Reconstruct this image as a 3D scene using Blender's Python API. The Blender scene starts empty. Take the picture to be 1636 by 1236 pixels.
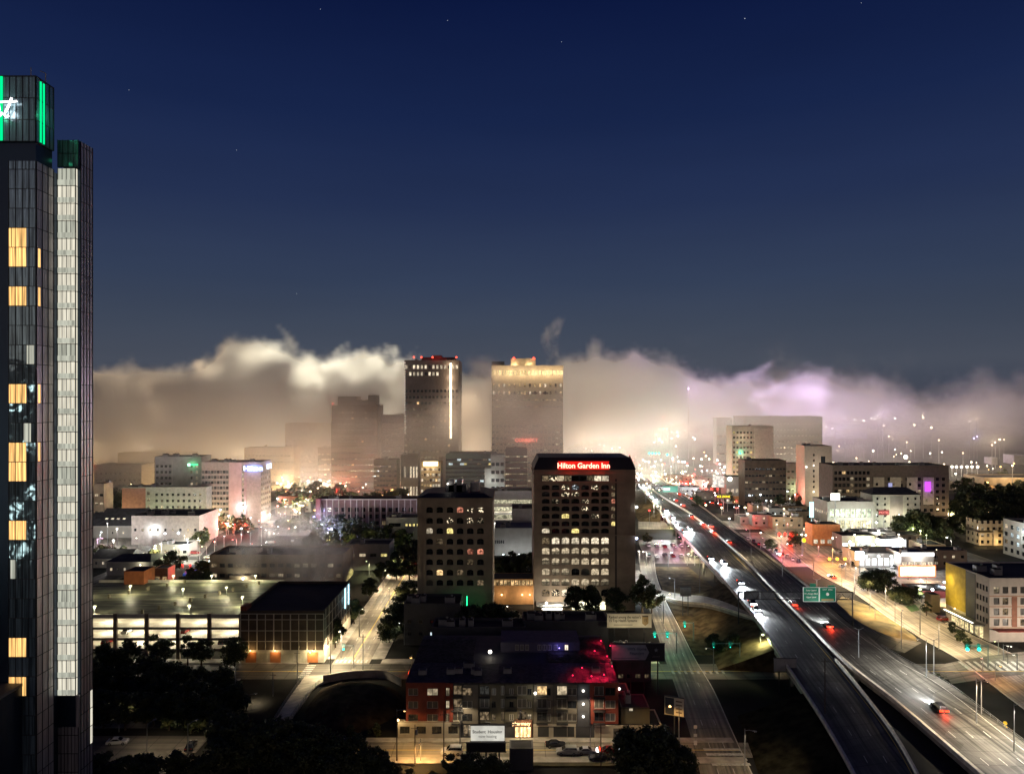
import bpy, bmesh, math, random
from mathutils import Vector, Matrix
S = bpy.context.scene
R = math.radians
# ------------------------------------------------------------------ camera
F_PX, CXP, HYP, CAMH = 1150.0, 818.0, 640.0, 80.0
cd = bpy.data.cameras.new("camera"); cam = bpy.data.objects.new("camera", cd)
S.collection.objects.link(cam)
cam.location = (0, 0, CAMH); cam.rotation_euler = (R(90), 0, 0)
cd.sensor_width = 36; cd.lens = 36 * F_PX / 1636; cd.shift_y = 22 / 1636
cd.clip_start = 1; cd.clip_end = 20000
S.camera = cam
# ------------------------------------------------------------------ render settings
S.render.engine = 'CYCLES'
S.view_settings.view_transform = 'Standard'; S.view_settings.look = 'None'
S.view_settings.exposure = 0; S.view_settings.gamma = 1
c = S.cycles
c.use_denoising = True
try: c.denoiser = 'OPENIMAGEDENOISE'
except Exception: pass
c.max_bounces = 5; c.diffuse_bounces = 2; c.glossy_bounces = 3; c.transmission_bounces = 3
c.volume_bounces = 2; c.transparent_max_bounces = 8
c.sample_clamp_indirect = 2.0; c.sample_clamp_direct = 0
c.volume_step_rate = 2.0; c.volume_max_steps = 512
c.caustics_reflective = False; c.caustics_refractive = False
# ------------------------------------------------------------------ world: night sky, deep blue above, glow added low behind the viewer
W = bpy.data.worlds.new("World"); S.world = W; W.use_nodes = True
nt = W.node_tree; nt.nodes.clear()
def nn(tree, typ, **kw):
    n = tree.nodes.new(typ)
    for k, v in kw.items(): setattr(n, k, v)
    return n
out = nn(nt, 'ShaderNodeOutputWorld'); bg = nn(nt, 'ShaderNodeBackground')
tc = nn(nt, 'ShaderNodeTexCoord'); sp = nn(nt, 'ShaderNodeSeparateXYZ')
nt.links.new(tc.outputs['Generated'], sp.inputs[0])
rp = nn(nt, 'ShaderNodeValToRGB'); nt.links.new(sp.outputs['Z'], rp.inputs[0])
def srgb(h):
    h = h.lstrip('#'); v = [int(h[i:i+2], 16) / 255 for i in (0, 2, 4)]
    return tuple((x / 12.92 if x <= .04045 else ((x + .055) / 1.055) ** 2.4) for x in v) + (1,)
st = [(0.0, '#3b4150'), (0.05, '#474d5a'), (0.10, '#3e4758'), (0.16, '#333f57'), (0.26, '#243152'), (0.36, '#17254a'), (0.50, '#0a163d'), (1.0, '#030a2c')]
e = rp.color_ramp.elements
while len(e) > 1: e.remove(e[0])
e[0].position = st[0][0]; e[0].color = srgb(st[0][1])
for p_, h_ in st[1:]:
    k = e.new(p_); k.color = srgb(h_)
nz = nn(nt, 'ShaderNodeTexNoise'); nz.inputs['Scale'].default_value = 2.2; nz.inputs['Detail'].default_value = 3
mp = nn(nt, 'ShaderNodeMapping'); mp.inputs['Scale'].default_value = (1, 1, 6)
nt.links.new(tc.outputs['Generated'], mp.inputs[0]); nt.links.new(mp.outputs[0], nz.inputs['Vector'])
mr = nn(nt, 'ShaderNodeMapRange'); mr.inputs[3].default_value = .88; mr.inputs[4].default_value = 1.12
nt.links.new(nz.outputs[0], mr.inputs[0])
mul = nn(nt, 'ShaderNodeMix', data_type='RGBA', blend_type='MULTIPLY'); mul.inputs[0].default_value = 1
nt.links.new(rp.outputs[0], mul.inputs[6])
cmb = nn(nt, 'ShaderNodeCombineColor')
for i in range(3): nt.links.new(mr.outputs[0], cmb.inputs[i])
nt.links.new(cmb.outputs[0], mul.inputs[7])
# skyglow added low in the sky behind the viewer, to light the facades
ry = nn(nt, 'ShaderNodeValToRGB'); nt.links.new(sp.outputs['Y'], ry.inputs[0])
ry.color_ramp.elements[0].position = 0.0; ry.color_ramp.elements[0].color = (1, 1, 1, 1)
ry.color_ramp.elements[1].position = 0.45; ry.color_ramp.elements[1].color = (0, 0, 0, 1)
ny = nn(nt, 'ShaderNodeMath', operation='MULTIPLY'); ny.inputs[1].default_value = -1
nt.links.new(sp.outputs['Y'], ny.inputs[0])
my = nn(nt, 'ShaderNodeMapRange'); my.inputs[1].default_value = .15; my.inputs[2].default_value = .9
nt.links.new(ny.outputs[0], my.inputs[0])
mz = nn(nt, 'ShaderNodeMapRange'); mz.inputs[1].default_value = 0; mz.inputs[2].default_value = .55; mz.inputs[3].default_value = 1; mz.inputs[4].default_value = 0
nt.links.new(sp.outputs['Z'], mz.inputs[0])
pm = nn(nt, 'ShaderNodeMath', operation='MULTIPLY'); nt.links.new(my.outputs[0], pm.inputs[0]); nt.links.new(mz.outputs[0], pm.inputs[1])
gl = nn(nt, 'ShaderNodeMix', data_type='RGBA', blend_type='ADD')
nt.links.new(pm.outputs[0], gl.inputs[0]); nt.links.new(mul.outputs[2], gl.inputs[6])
FACADE_GLOW = 0.33
gl.inputs[7].default_value = (FACADE_GLOW * 1.0, FACADE_GLOW * .70, FACADE_GLOW * .45, 1)
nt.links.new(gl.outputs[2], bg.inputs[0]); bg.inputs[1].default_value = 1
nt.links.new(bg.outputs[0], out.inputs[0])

# ------------------------------------------------------------------ pixel helpers (reference photograph's pixels)
def GP(px, py, z=0.0):
    D = (CAMH - z) * F_PX / (py - HYP)
    return Vector(((px - CXP) / F_PX * D, D, z))
def AT(px, py, D):
    return Vector(((px - CXP) / F_PX * D, D, CAMH - (py - HYP) / F_PX * D))
# ------------------------------------------------------------------ materials
MATS = {}
def mat(name, col, rough=.7, metal=0., var=.15, scale=.6, emis=None, estr=0., bump=0., spec=None, alpha=None):
    if name in MATS: return MATS[name]
    m = bpy.data.materials.new(name); m.use_nodes = True; t = m.node_tree
    b = t.nodes['Principled BSDF']; b.inputs['Roughness'].default_value = rough; b.inputs['Metallic'].default_value = metal
    if isinstance(col, str): col = srgb(col)
    col = tuple(col[:3]) + (1,)
    b.inputs['Base Color'].default_value = col
    if var > 0:
        tcn = t.nodes.new('ShaderNodeTexCoord'); nz = t.nodes.new('ShaderNodeTexNoise'); nz.inputs['Scale'].default_value = scale
        nz.inputs['Detail'].default_value = 5
        t.links.new(tcn.outputs['Object'], nz.inputs['Vector'])
        mx = t.nodes.new('ShaderNodeMix'); mx.data_type = 'RGBA'
        mx.inputs[6].default_value = tuple(x * (1 - var) for x in col[:3]) + (1,)
        mx.inputs[7].default_value = tuple(min(1, x * (1 + var)) for x in col[:3]) + (1,)
        mr = t.nodes.new('ShaderNodeMapRange'); mr.inputs[1].default_value = .35; mr.inputs[2].default_value = .65
        t.links.new(nz.outputs[0], mr.inputs[0]); t.links.new(mr.outputs[0], mx.inputs[0]); t.links.new(mx.outputs[2], b.inputs['Base Color'])
        if bump:
            bp = t.nodes.new('ShaderNodeBump'); bp.inputs['Strength'].default_value = bump; bp.inputs['Distance'].default_value = .3
            t.links.new(nz.outputs[0], bp.inputs['Height']); t.links.new(bp.outputs[0], b.inputs['Normal'])
    if emis is not None:
        if isinstance(emis, str): emis = srgb(emis)
        b.inputs['Emission Color'].default_value = tuple(emis[:3]) + (1,); b.inputs['Emission Strength'].default_value = estr
        try: m.cycles.emission_sampling = 'NONE'
        except Exception: pass
    if spec is not None: b.inputs['Specular IOR Level'].default_value = spec
    MATS[name] = m; return m
def emit(name, col, s):
    """something that gives off light: a lamp lens, a sign's letters"""
    if name in MATS: return MATS[name]
    m = bpy.data.materials.new(name); m.use_nodes = True; t = m.node_tree; t.nodes.clear()
    o = t.nodes.new('ShaderNodeOutputMaterial'); e_ = t.nodes.new('ShaderNodeEmission')
    if isinstance(col, str): col = srgb(col)
    e_.inputs[0].default_value = tuple(col[:3]) + (1,); e_.inputs[1].default_value = s
    t.links.new(e_.outputs[0], o.inputs[0])
    m.cycles.emission_sampling = 'NONE'
    MATS[name] = m; return m
def litroom(name, col, s, blotch=.6, sc=1.3, blind=False):
    """a lit room seen through its window: curtain bands, furniture and lamp patches, different in every window"""
    if name in MATS: return MATS[name]
    m = bpy.data.materials.new(name); m.use_nodes = True; t = m.node_tree; t.nodes.clear()
    o = t.nodes.new('ShaderNodeOutputMaterial'); e_ = t.nodes.new('ShaderNodeEmission')
    if isinstance(col, str): col = srgb(col)
    tcn = t.nodes.new('ShaderNodeTexCoord'); oi = t.nodes.new('ShaderNodeObjectInfo')
    sc_ = t.nodes.new('ShaderNodeVectorMath'); sc_.operation = 'SCALE'; sc_.inputs[3].default_value = 97.0
    cb = t.nodes.new('ShaderNodeCombineXYZ')
    for i in range(3): t.links.new(oi.outputs['Random'], cb.inputs[i])
    t.links.new(cb.outputs[0], sc_.inputs[0])
    ad = t.nodes.new('ShaderNodeVectorMath'); ad.operation = 'ADD'
    t.links.new(tcn.outputs['Object'], ad.inputs[0]); t.links.new(sc_.outputs[0], ad.inputs[1])
    nz = t.nodes.new('ShaderNodeTexNoise'); nz.inputs['Scale'].default_value = sc; nz.inputs['Detail'].default_value = 3
    t.links.new(ad.outputs[0], nz.inputs['Vector'])
    mr = t.nodes.new('ShaderNodeMapRange'); mr.inputs[1].default_value = .38; mr.inputs[2].default_value = .62
    mr.inputs[3].default_value = 1 - blotch; mr.inputs[4].default_value = 1.15
    t.links.new(nz.outputs[0], mr.inputs[0])
    mu = t.nodes.new('ShaderNodeMath'); mu.operation = 'MULTIPLY'
    mv = t.nodes.new('ShaderNodeMapRange'); mv.inputs[3].default_value = s * .45; mv.inputs[4].default_value = s * 1.3
    t.links.new(oi.outputs['Random'], mv.inputs[0]); t.links.new(mv.outputs[0], mu.inputs[1])
    t.links.new(mr.outputs[0], mu.inputs[0])
    res = mu.outputs[0]
    if blind:      # a blind or curtain drawn part of the way, at another height in every window
        sz = t.nodes.new('ShaderNodeSeparateXYZ'); t.links.new(tcn.outputs['Object'], sz.inputs[0])
        fr = t.nodes.new('ShaderNodeMath'); fr.operation = 'MULTIPLY_ADD'; fr.inputs[1].default_value = 7.3; fr.inputs[2].default_value = .17; t.links.new(oi.outputs['Random'], fr.inputs[0])
        f2 = t.nodes.new('ShaderNodeMath'); f2.operation = 'FRACT'; t.links.new(fr.outputs[0], f2.inputs[0])
        f3 = t.nodes.new('ShaderNodeMath'); f3.operation = 'MULTIPLY_ADD'; f3.inputs[1].default_value = 2.6; f3.inputs[2].default_value = -.7; t.links.new(f2.outputs[0], f3.inputs[0])
        gt = t.nodes.new('ShaderNodeMath'); gt.operation = 'GREATER_THAN'; t.links.new(sz.outputs['Z'], gt.inputs[0]); t.links.new(f3.outputs[0], gt.inputs[1])
        m4 = t.nodes.new('ShaderNodeMapRange'); m4.inputs[3].default_value = .28; t.links.new(gt.outputs[0], m4.inputs[0])
        m5 = t.nodes.new('ShaderNodeMath'); m5.operation = 'MULTIPLY'; t.links.new(res, m5.inputs[0]); t.links.new(m4.outputs[0], m5.inputs[1]); res = m5.outputs[0]
    e_.inputs[0].default_value = tuple(col[:3]) + (1,); t.links.new(res, e_.inputs[1])
    t.links.new(e_.outputs[0], o.inputs[0]); m.cycles.emission_sampling = 'NONE'
    MATS[name] = m; return m
# ------------------------------------------------------------------ object helpers
COL = S.collection
def tag(o, label=None, cat=None, group=None, kind=None):
    if label: o['label'] = label
    if cat: o['category'] = cat
    if group: o['group'] = group
    if kind: o['kind'] = kind
    return o
def empty(name, loc, rz=0, label=None, cat=None, group=None):
    o = bpy.data.objects.new(name, None); COL.objects.link(o); o.location = loc; o.rotation_euler = (0, 0, rz)
    o.empty_display_size = .5
    return tag(o, label, cat, group)
class MB:
    def __init__(s): s.v = []; s.f = []; s.m = []; s.mats = []; s.smooth = False
    def mi(s, m):
        if m not in s.mats: s.mats.append(m)
        return s.mats.index(m)
    def poly(s, pts, m):
        b = len(s.v); s.v += [tuple(p) for p in pts]; s.f.append(tuple(range(b, b + len(pts)))); s.m.append(s.mi(m)); return s
    def box(s, x0, x1, y0, y1, z0, z1, m, bottom=True):
        b = len(s.v); k = s.mi(m)
        s.v += [(x0,y0,z0),(x1,y0,z0),(x1,y1,z0),(x0,y1,z0),(x0,y0,z1),(x1,y0,z1),(x1,y1,z1),(x0,y1,z1)]
        fs = [(0,1,5,4),(1,2,6,5),(2,3,7,6),(3,0,4,7),(4,5,6,7)] + ([(3,2,1,0)] if bottom else [])
        for f in fs: s.f.append(tuple(b + i for i in f)); s.m.append(k)
        return s
    def prism(s, pts, z0, z1, m, mtop=None):
        """pts: ccw xy outline"""
        n = len(pts); b = len(s.v); k = s.mi(m); kt = s.mi(mtop or m)
        s.v += [(p[0], p[1], z0) for p in pts] + [(p[0], p[1], z1) for p in pts]
        for i in range(n):
            j = (i + 1) % n; s.f.append((b+i, b+j, b+n+j, b+n+i)); s.m.append(k)
        s.f.append(tuple(b + n + i for i in range(n))); s.m.append(kt)
        s.f.append(tuple(b + n - 1 - i for i in range(n))); s.m.append(k)
        return s
    def tube(s, pts, rad, m, n=8, cap=True):
        pts = [Vector(p) for p in pts]; k = s.mi(m)
        rs = rad if isinstance(rad, (list, tuple)) else [rad] * len(pts)
        b = len(s.v); up = Vector((0, 0, 1))
        for i, p in enumerate(pts):
            d = (pts[min(i + 1, len(pts) - 1)] - pts[max(i - 1, 0)]).normalized()
            a = d.cross(up) if abs(d.z) < .95 else d.cross(Vector((1, 0, 0)))
            a.normalize(); c_ = d.cross(a).normalized()
            for j in range(n):
                t = 2 * math.pi * j / n; s.v.append(tuple(p + (a * math.cos(t) + c_ * math.sin(t)) * rs[i]))
        for i in range(len(pts) - 1):
            for j in range(n):
                q = (j + 1) % n; s.f.append((b+i*n+j, b+(i+1)*n+j, b+(i+1)*n+q, b+i*n+q)); s.m.append(k)
        if cap:
            s.f.append(tuple(b + j for j in range(n))); s.m.append(k)
            e0 = b + (len(pts) - 1) * n; s.f.append(tuple(e0 + n - 1 - j for j in range(n))); s.m.append(k)
        return s
    def ball(s, c_, r, m, n=8, sq=1.0):
        k = s.mi(m); b = len(s.v); h = n // 2
        for i in range(h + 1):
            ph = math.pi * i / h
            for j in range(n):
                t = 2 * math.pi * j / n
                s.v.append((c_[0] + r * math.sin(ph) * math.cos(t), c_[1] + r * math.sin(ph) * math.sin(t), c_[2] + r * sq * math.cos(ph)))
        for i in range(h):
            for j in range(n):
                q = (j + 1) % n; s.f.append((b+i*n+j, b+(i+1)*n+j, b+(i+1)*n+q, b+i*n+q)); s.m.append(k)
        return s
    def data(s, name):
        me = bpy.data.meshes.new(name); me.from_pydata(s.v, [], s.f)
        for m in s.mats: me.materials.append(m)
        me.polygons.foreach_set('material_index', s.m)
        if s.smooth: me.polygons.foreach_set('use_smooth', [True] * len(s.f))
        me.update(); return me
    def build(s, name, parent=None, loc=(0, 0, 0), rz=0):
        o = bpy.data.objects.new(name, s.data(name)); COL.objects.link(o)
        o.location = loc; o.rotation_euler = (0, 0, rz)
        if parent: o.parent = parent
        return o
def put(name, me, parent=None, loc=(0, 0, 0), rz=0):
    o = bpy.data.objects.new(name, me); COL.objects.link(o); o.location = loc; o.rotation_euler = (0, 0, rz)
    if parent: o.parent = parent
    return o
def light(kind, parent, loc, col, power, size=.3, rot=None, cone=None, blend=.5, name='lamp_light'):
    ld = bpy.data.lights.new(name, kind); ld.color = col[:3]; ld.energy = power
    if kind in ('POINT', 'SPOT'): ld.shadow_soft_size = size
    if kind == 'SPOT': ld.spot_size = cone or R(140); ld.spot_blend = blend
    o = bpy.data.objects.new(name, ld); COL.objects.link(o); o.location = loc
    if rot: o.rotation_euler = rot
    if parent: o.parent = parent
    return o
def copy_tree(o, loc, rz=None, label=None, parent=None):
    c_ = o.copy(); COL.objects.link(c_)
    if parent: c_.parent = parent
    else:
        c_.location = loc
        if rz is not None: c_.rotation_euler = (0, 0, rz)
        if label: c_['label'] = label
    for ch in o.children:
        copy_tree(ch, None, parent=c_)
    return c_
rnd = random.Random(7)
# ------------------------------------------------------------------ fog bank over the far districts (a real volume, lit by added mast lights and the far lamps)
def fog_volume(name, x0, x1, y0, y1, z0, z1, res, label, build_density, dens=1.0, aniso=.2, col=(.95, .93, .9)):
    m = MB(); mm = bpy.data.materials.new(name + "_air"); mm.use_nodes = True; t = mm.node_tree; t.nodes.clear()
    o_ = t.nodes.new('ShaderNodeOutputMaterial'); pv = t.nodes.new('ShaderNodeVolumePrincipled')
    pv.inputs['Color'].default_value = tuple(col) + (1,); pv.inputs['Density'].default_value = dens
    pv.inputs['Anisotropy'].default_value = aniso
    t.links.new(pv.outputs[0], o_.inputs['Volume'])
    m.box(x0, x1, y0, y1, z0, z1, mm)
    ob = m.build(name); tag(ob, label, 'fog', kind='stuff')
    g = bpy.data.node_groups.new(name, 'GeometryNodeTree')
    g.interface.new_socket('Geometry', in_out='INPUT', socket_type='NodeSocketGeometry')
    g.interface.new_socket('Geometry', in_out='OUTPUT', socket_type='NodeSocketGeometry')
    go = g.nodes.new('NodeGroupOutput')
    vc = g.nodes.new('GeometryNodeVolumeCube')
    vc.inputs['Min'].default_value = (x0, y0, z0); vc.inputs['Max'].default_value = (x1, y1, z1)
    for k, n_ in zip(('Resolution X', 'Resolution Y', 'Resolution Z'), res): vc.inputs[k].default_value = n_
    sm = g.nodes.new('GeometryNodeSetMaterial'); sm.inputs['Material'].default_value = mm
    g.links.new(vc.outputs[0], sm.inputs[0]); g.links.new(sm.outputs[0], go.inputs[0])
    build_density(g, vc.inputs['Density'])
    md = ob.modifiers.new('fog', 'NODES'); md.node_group = g
    return ob
class GM:
    """tiny expression helper for geometry-node maths"""
    def __init__(s, g): s.g = g
    def L(s, a, sock):
        if isinstance(a, (int, float)): sock.default_value = a
        else: s.g.links.new(a, sock)
    def m(s, op, a, b=0., c_=None, clamp=False):
        n = s.g.nodes.new('ShaderNodeMath'); n.operation = op; n.use_clamp = clamp
        s.L(a, n.inputs[0]); s.L(b, n.inputs[1])
        if c_ is not None: s.L(c_, n.inputs[2])
        return n.outputs[0]
    def rng(s, v, a, b, c_, d, kind='LINEAR'):
        n = s.g.nodes.new('ShaderNodeMapRange'); n.interpolation_type = kind
        s.L(v, n.inputs[0])
        for i, q in enumerate((a, b, c_, d)): s.L(q, n.inputs[1 + i])
        return n.outputs[0]
    def noise(s, vec, scale, detail=4, rough=.5, dist=0.):
        n = s.g.nodes.new('ShaderNodeTexNoise'); s.g.links.new(vec, n.inputs['Vector'])
        n.inputs['Scale'].default_value = scale; n.inputs['Detail'].default_value = detail
        n.inputs['Roughness'].default_value = rough; n.inputs['Distortion'].default_value = dist
        return n.outputs[0]
    def curve(s, v, a, b, pts, lo, hi):
        t = s.rng(v, a, b, 0., 1.)
        n = s.g.nodes.new('ShaderNodeFloatCurve'); cu = n.mapping.curves[0]
        P_ = [((p[0] - a) / (b - a), (p[1] - lo) / (hi - lo)) for p in pts]
        cu.points[0].location = P_[0]; cu.points[1].location = P_[-1]
        for p in P_[1:-1]: cu.points.new(*p)
        n.mapping.update(); s.g.links.new(t, n.inputs['Value'])
        return s.rng(n.outputs[0], 0., 1., lo, hi)
FY0, FY1 = 370, 1700
def bank(g, sock):
    q = GM(g); pos = g.nodes.new('GeometryNodeInputPosition').outputs[0]
    sx = g.nodes.new('ShaderNodeSeparateXYZ'); g.links.new(pos, sx.inputs[0]); X, Y, Z = sx.outputs
    ang = q.m('DIVIDE', X, Y)                                     # bearing of the column of air
    # height the cloud tops reach, by bearing: the bank billows higher north-west, sags to the east
    tops = [(-.62, 108), (-.50, 110), (-.42, 118), (-.37, 154), (-.33, 152), (-.28, 138), (-.22, 136), (-.15, 134), (-.06, 112), (.04, 118), (.10, 136), (.17, 124),
            (.25, 120), (.31, 106), (.40, 102), (.50, 92), (.56, 70), (.61, 72), (.66, 92), (.72, 84)]
    T = q.curve(ang, -.75, .75, [(-.75, 106)] + tops + [(.75, 82)], 60, 180)
    near = q.rng(Y, 600., 1000., 0., 1.)
    Tn = q.m('MULTIPLY_ADD', near, q.m('SUBTRACT', T, 90.), 90.)
    sq = g.nodes.new('ShaderNodeVectorMath'); sq.operation = 'MULTIPLY'; g.links.new(pos, sq.inputs[0]); sq.inputs[1].default_value = (1, 1, .85)
    n1 = q.noise(sq.outputs[0], 1 / 105., 8, .6, 1.1)
    n2 = q.noise(pos, 1 / 300., 3, .5)
    n3 = q.noise(pos, 1 / 38., 6, .6, .6)
    Tw = q.m('MULTIPLY_ADD', q.m('SUBTRACT', n1, .5), 165., Tn)
    Tw = q.m('MULTIPLY_ADD', q.m('SUBTRACT', n2, .5), 40., Tw)
    Tw = q.m('MULTIPLY_ADD', q.m('SUBTRACT', n3, .5), 62., Tw)
    up = q.rng(q.m('SUBTRACT', Tw, Z), 0., 17., 0., 1., 'SMOOTHSTEP')
    # the bank hangs above the ground; thinner air below it, most of all on the east side
    bz = q.rng(Y, 560., 1000., 34., 6.)
    bz = q.m('MULTIPLY_ADD', q.rng(ang, .02, .12, 0., 1.), 30., bz)
    bz = q.m('MULTIPLY_ADD', q.m('SUBTRACT', n1, .5), 120., bz)
    lo = q.rng(q.m('SUBTRACT', Z, bz), -30., 34., .17, 1., 'SMOOTHSTEP')
    yr = q.rng(q.m('MULTIPLY_ADD', q.m('SUBTRACT', n2, .5), 200., Y), 505., 640., 0., 1., 'SMOOTHSTEP')
    yr = q.m('ADD', q.m('MULTIPLY', yr, .9), q.rng(Y, 380., 600., .05, .24))
    east = q.rng(ang, .08, .30, 1., .40, 'SMOOTHSTEP')
    east2 = q.rng(ang, .36, .58, 1., .5, 'SMOOTHSTEP')
    tear = q.rng(n1, .36, .66, .08, 2.0)
    tear = q.m('MULTIPLY', tear, q.rng(n3, .34, .66, .3, 1.7))
    d = q.m('MULTIPLY', q.m('MULTIPLY', up, lo), q.m('MULTIPLY', yr, tear))
    d = q.m('MULTIPLY', d, q.m('MULTIPLY', east, east2))
    d = q.m('MULTIPLY', d, .0135)
    d = q.m('MULTIPLY', d, q.m('GREATER_THAN', d, .00003))        # keep the grid sparse where there is no fog
    g.links.new(d, sock)
fog_volume('fog_bank', -1150, 1350, FY0, FY1, 0, 196, (500, 266, 50), 'pale fog bank lying over the far districts and round the two tall towers', bank)
# ------------------------------------------------------------------ made-up mast lights, added in and under the fog to light it
WARM = (1, .74, .46); CREAM = (1, .93, .72); COOL = (.8, .92, 1); PURP = (.80, .58, 1); SOD = (1, .56, .2)
pole_m = mat('galvanised_pole', (.25, .25, .25), .5, .4)
def mast(px, D, z, colname, col, power, label, group, r=.8, soft=0):
    X = (px - CXP) / F_PX * D
    e = empty('floodlight_or_added_light', (X, D, 0), 0, label, 'floodlight', group)
    MB().tube([(0, 0, 0), (0, 0, z)], [.35, .2], pole_m, 6).build('pole', e)
    MB().ball((0, 0, z + r), r, emit('lamp_' + colname, col, 6)).build('lamp_head', e)
    light('POINT', e, (0, 0, z + r), col, power, size=soft or r * 1.2)
    return e
FP = 2.2
FOG_LIGHTS = [  # px, D, height, colour, kilowatts
    (150, 800, 28, WARM, 60), (235, 760, 25, WARM, 50), (300, 820, 25, WARM, 60), (380, 760, 25, WARM, 50), (470, 900, 78, CREAM, 240), (540, 930, 100, CREAM, 280),
    (440, 1000, 104, CREAM, 260), (590, 1020, 104, CREAM, 300), (630, 900, 92, CREAM, 240), (520, 1050, 110, CREAM, 260), (620, 760, 60, CREAM, 120), (610, 720, 30, WARM, 50), (330, 1000, 85, WARM, 240), (200, 1000, 75, WARM, 240), (260, 800, 70, WARM, 120),
    (760, 760, 40, WARM, 90), (745, 700, 30, WARM, 60), (690, 900, 50, WARM, 120), (850, 820, 50, WARM, 110), (930, 800, 40, WARM, 100), (990, 760, 30, CREAM, 70),
    (960, 1050, 60, WARM, 200), (1080, 1000, 50, WARM, 90), (1080, 780, 30, CREAM, 60), (1150, 1050, 50, WARM, 90), (1255, 1060, 84, PURP, 330), (1305, 1070, 80, PURP, 330), (1205, 1060, 80, PURP, 130), (1350, 1080, 74, PURP, 170), (1410, 1060, 62, PURP, 120), (1170, 1000, 78, PURP, 110), (1270, 900, 60, PURP, 160), (1150, 980, 82, PURP, 70), (1100, 950, 96, PURP, 50), (960, 950, 95, WARM, 90), (820, 900, 80, WARM, 90), (740, 700, 70, WARM, 40), (760, 800, 85, WARM, 80),
    (1200, 860, 30, WARM, 50), (1420, 1000, 30, WARM, 50), (1500, 900, 30, WARM, 45), (1590, 850, 30, WARM, 45), (1560, 1150, 50, WARM, 90), (780, 1200, 60, WARM, 200)]
r12 = random.Random(3)
for k in range(40):
    px = 130 + k * 38 + r12.uniform(-18, 18); D = r12.choice([700, 860, 1000, 1180, 1350]) + r12.uniform(-60, 60)
    w = 1.0 if px < 1000 else .45
    FOG_LIGHTS.append((px, D, r12.uniform(14, 34), WARM if px < 1080 or px > 1180 else WARM, 105 * w * (D / 900)))
for px, D, z, col, kw in FOG_LIGHTS:
    cn = {WARM: 'warm', CREAM: 'cream', PURP: 'violet'}[col]
    mast(px, D, z, cn, col, kw * 1000 * FP, 'added %s light on a high mast inside the fog bank' % cn, cn + ' lights added in the fog', soft=22 if cn == 'violet' and kw > 140 else (24 if kw > 200 else 0))
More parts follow.
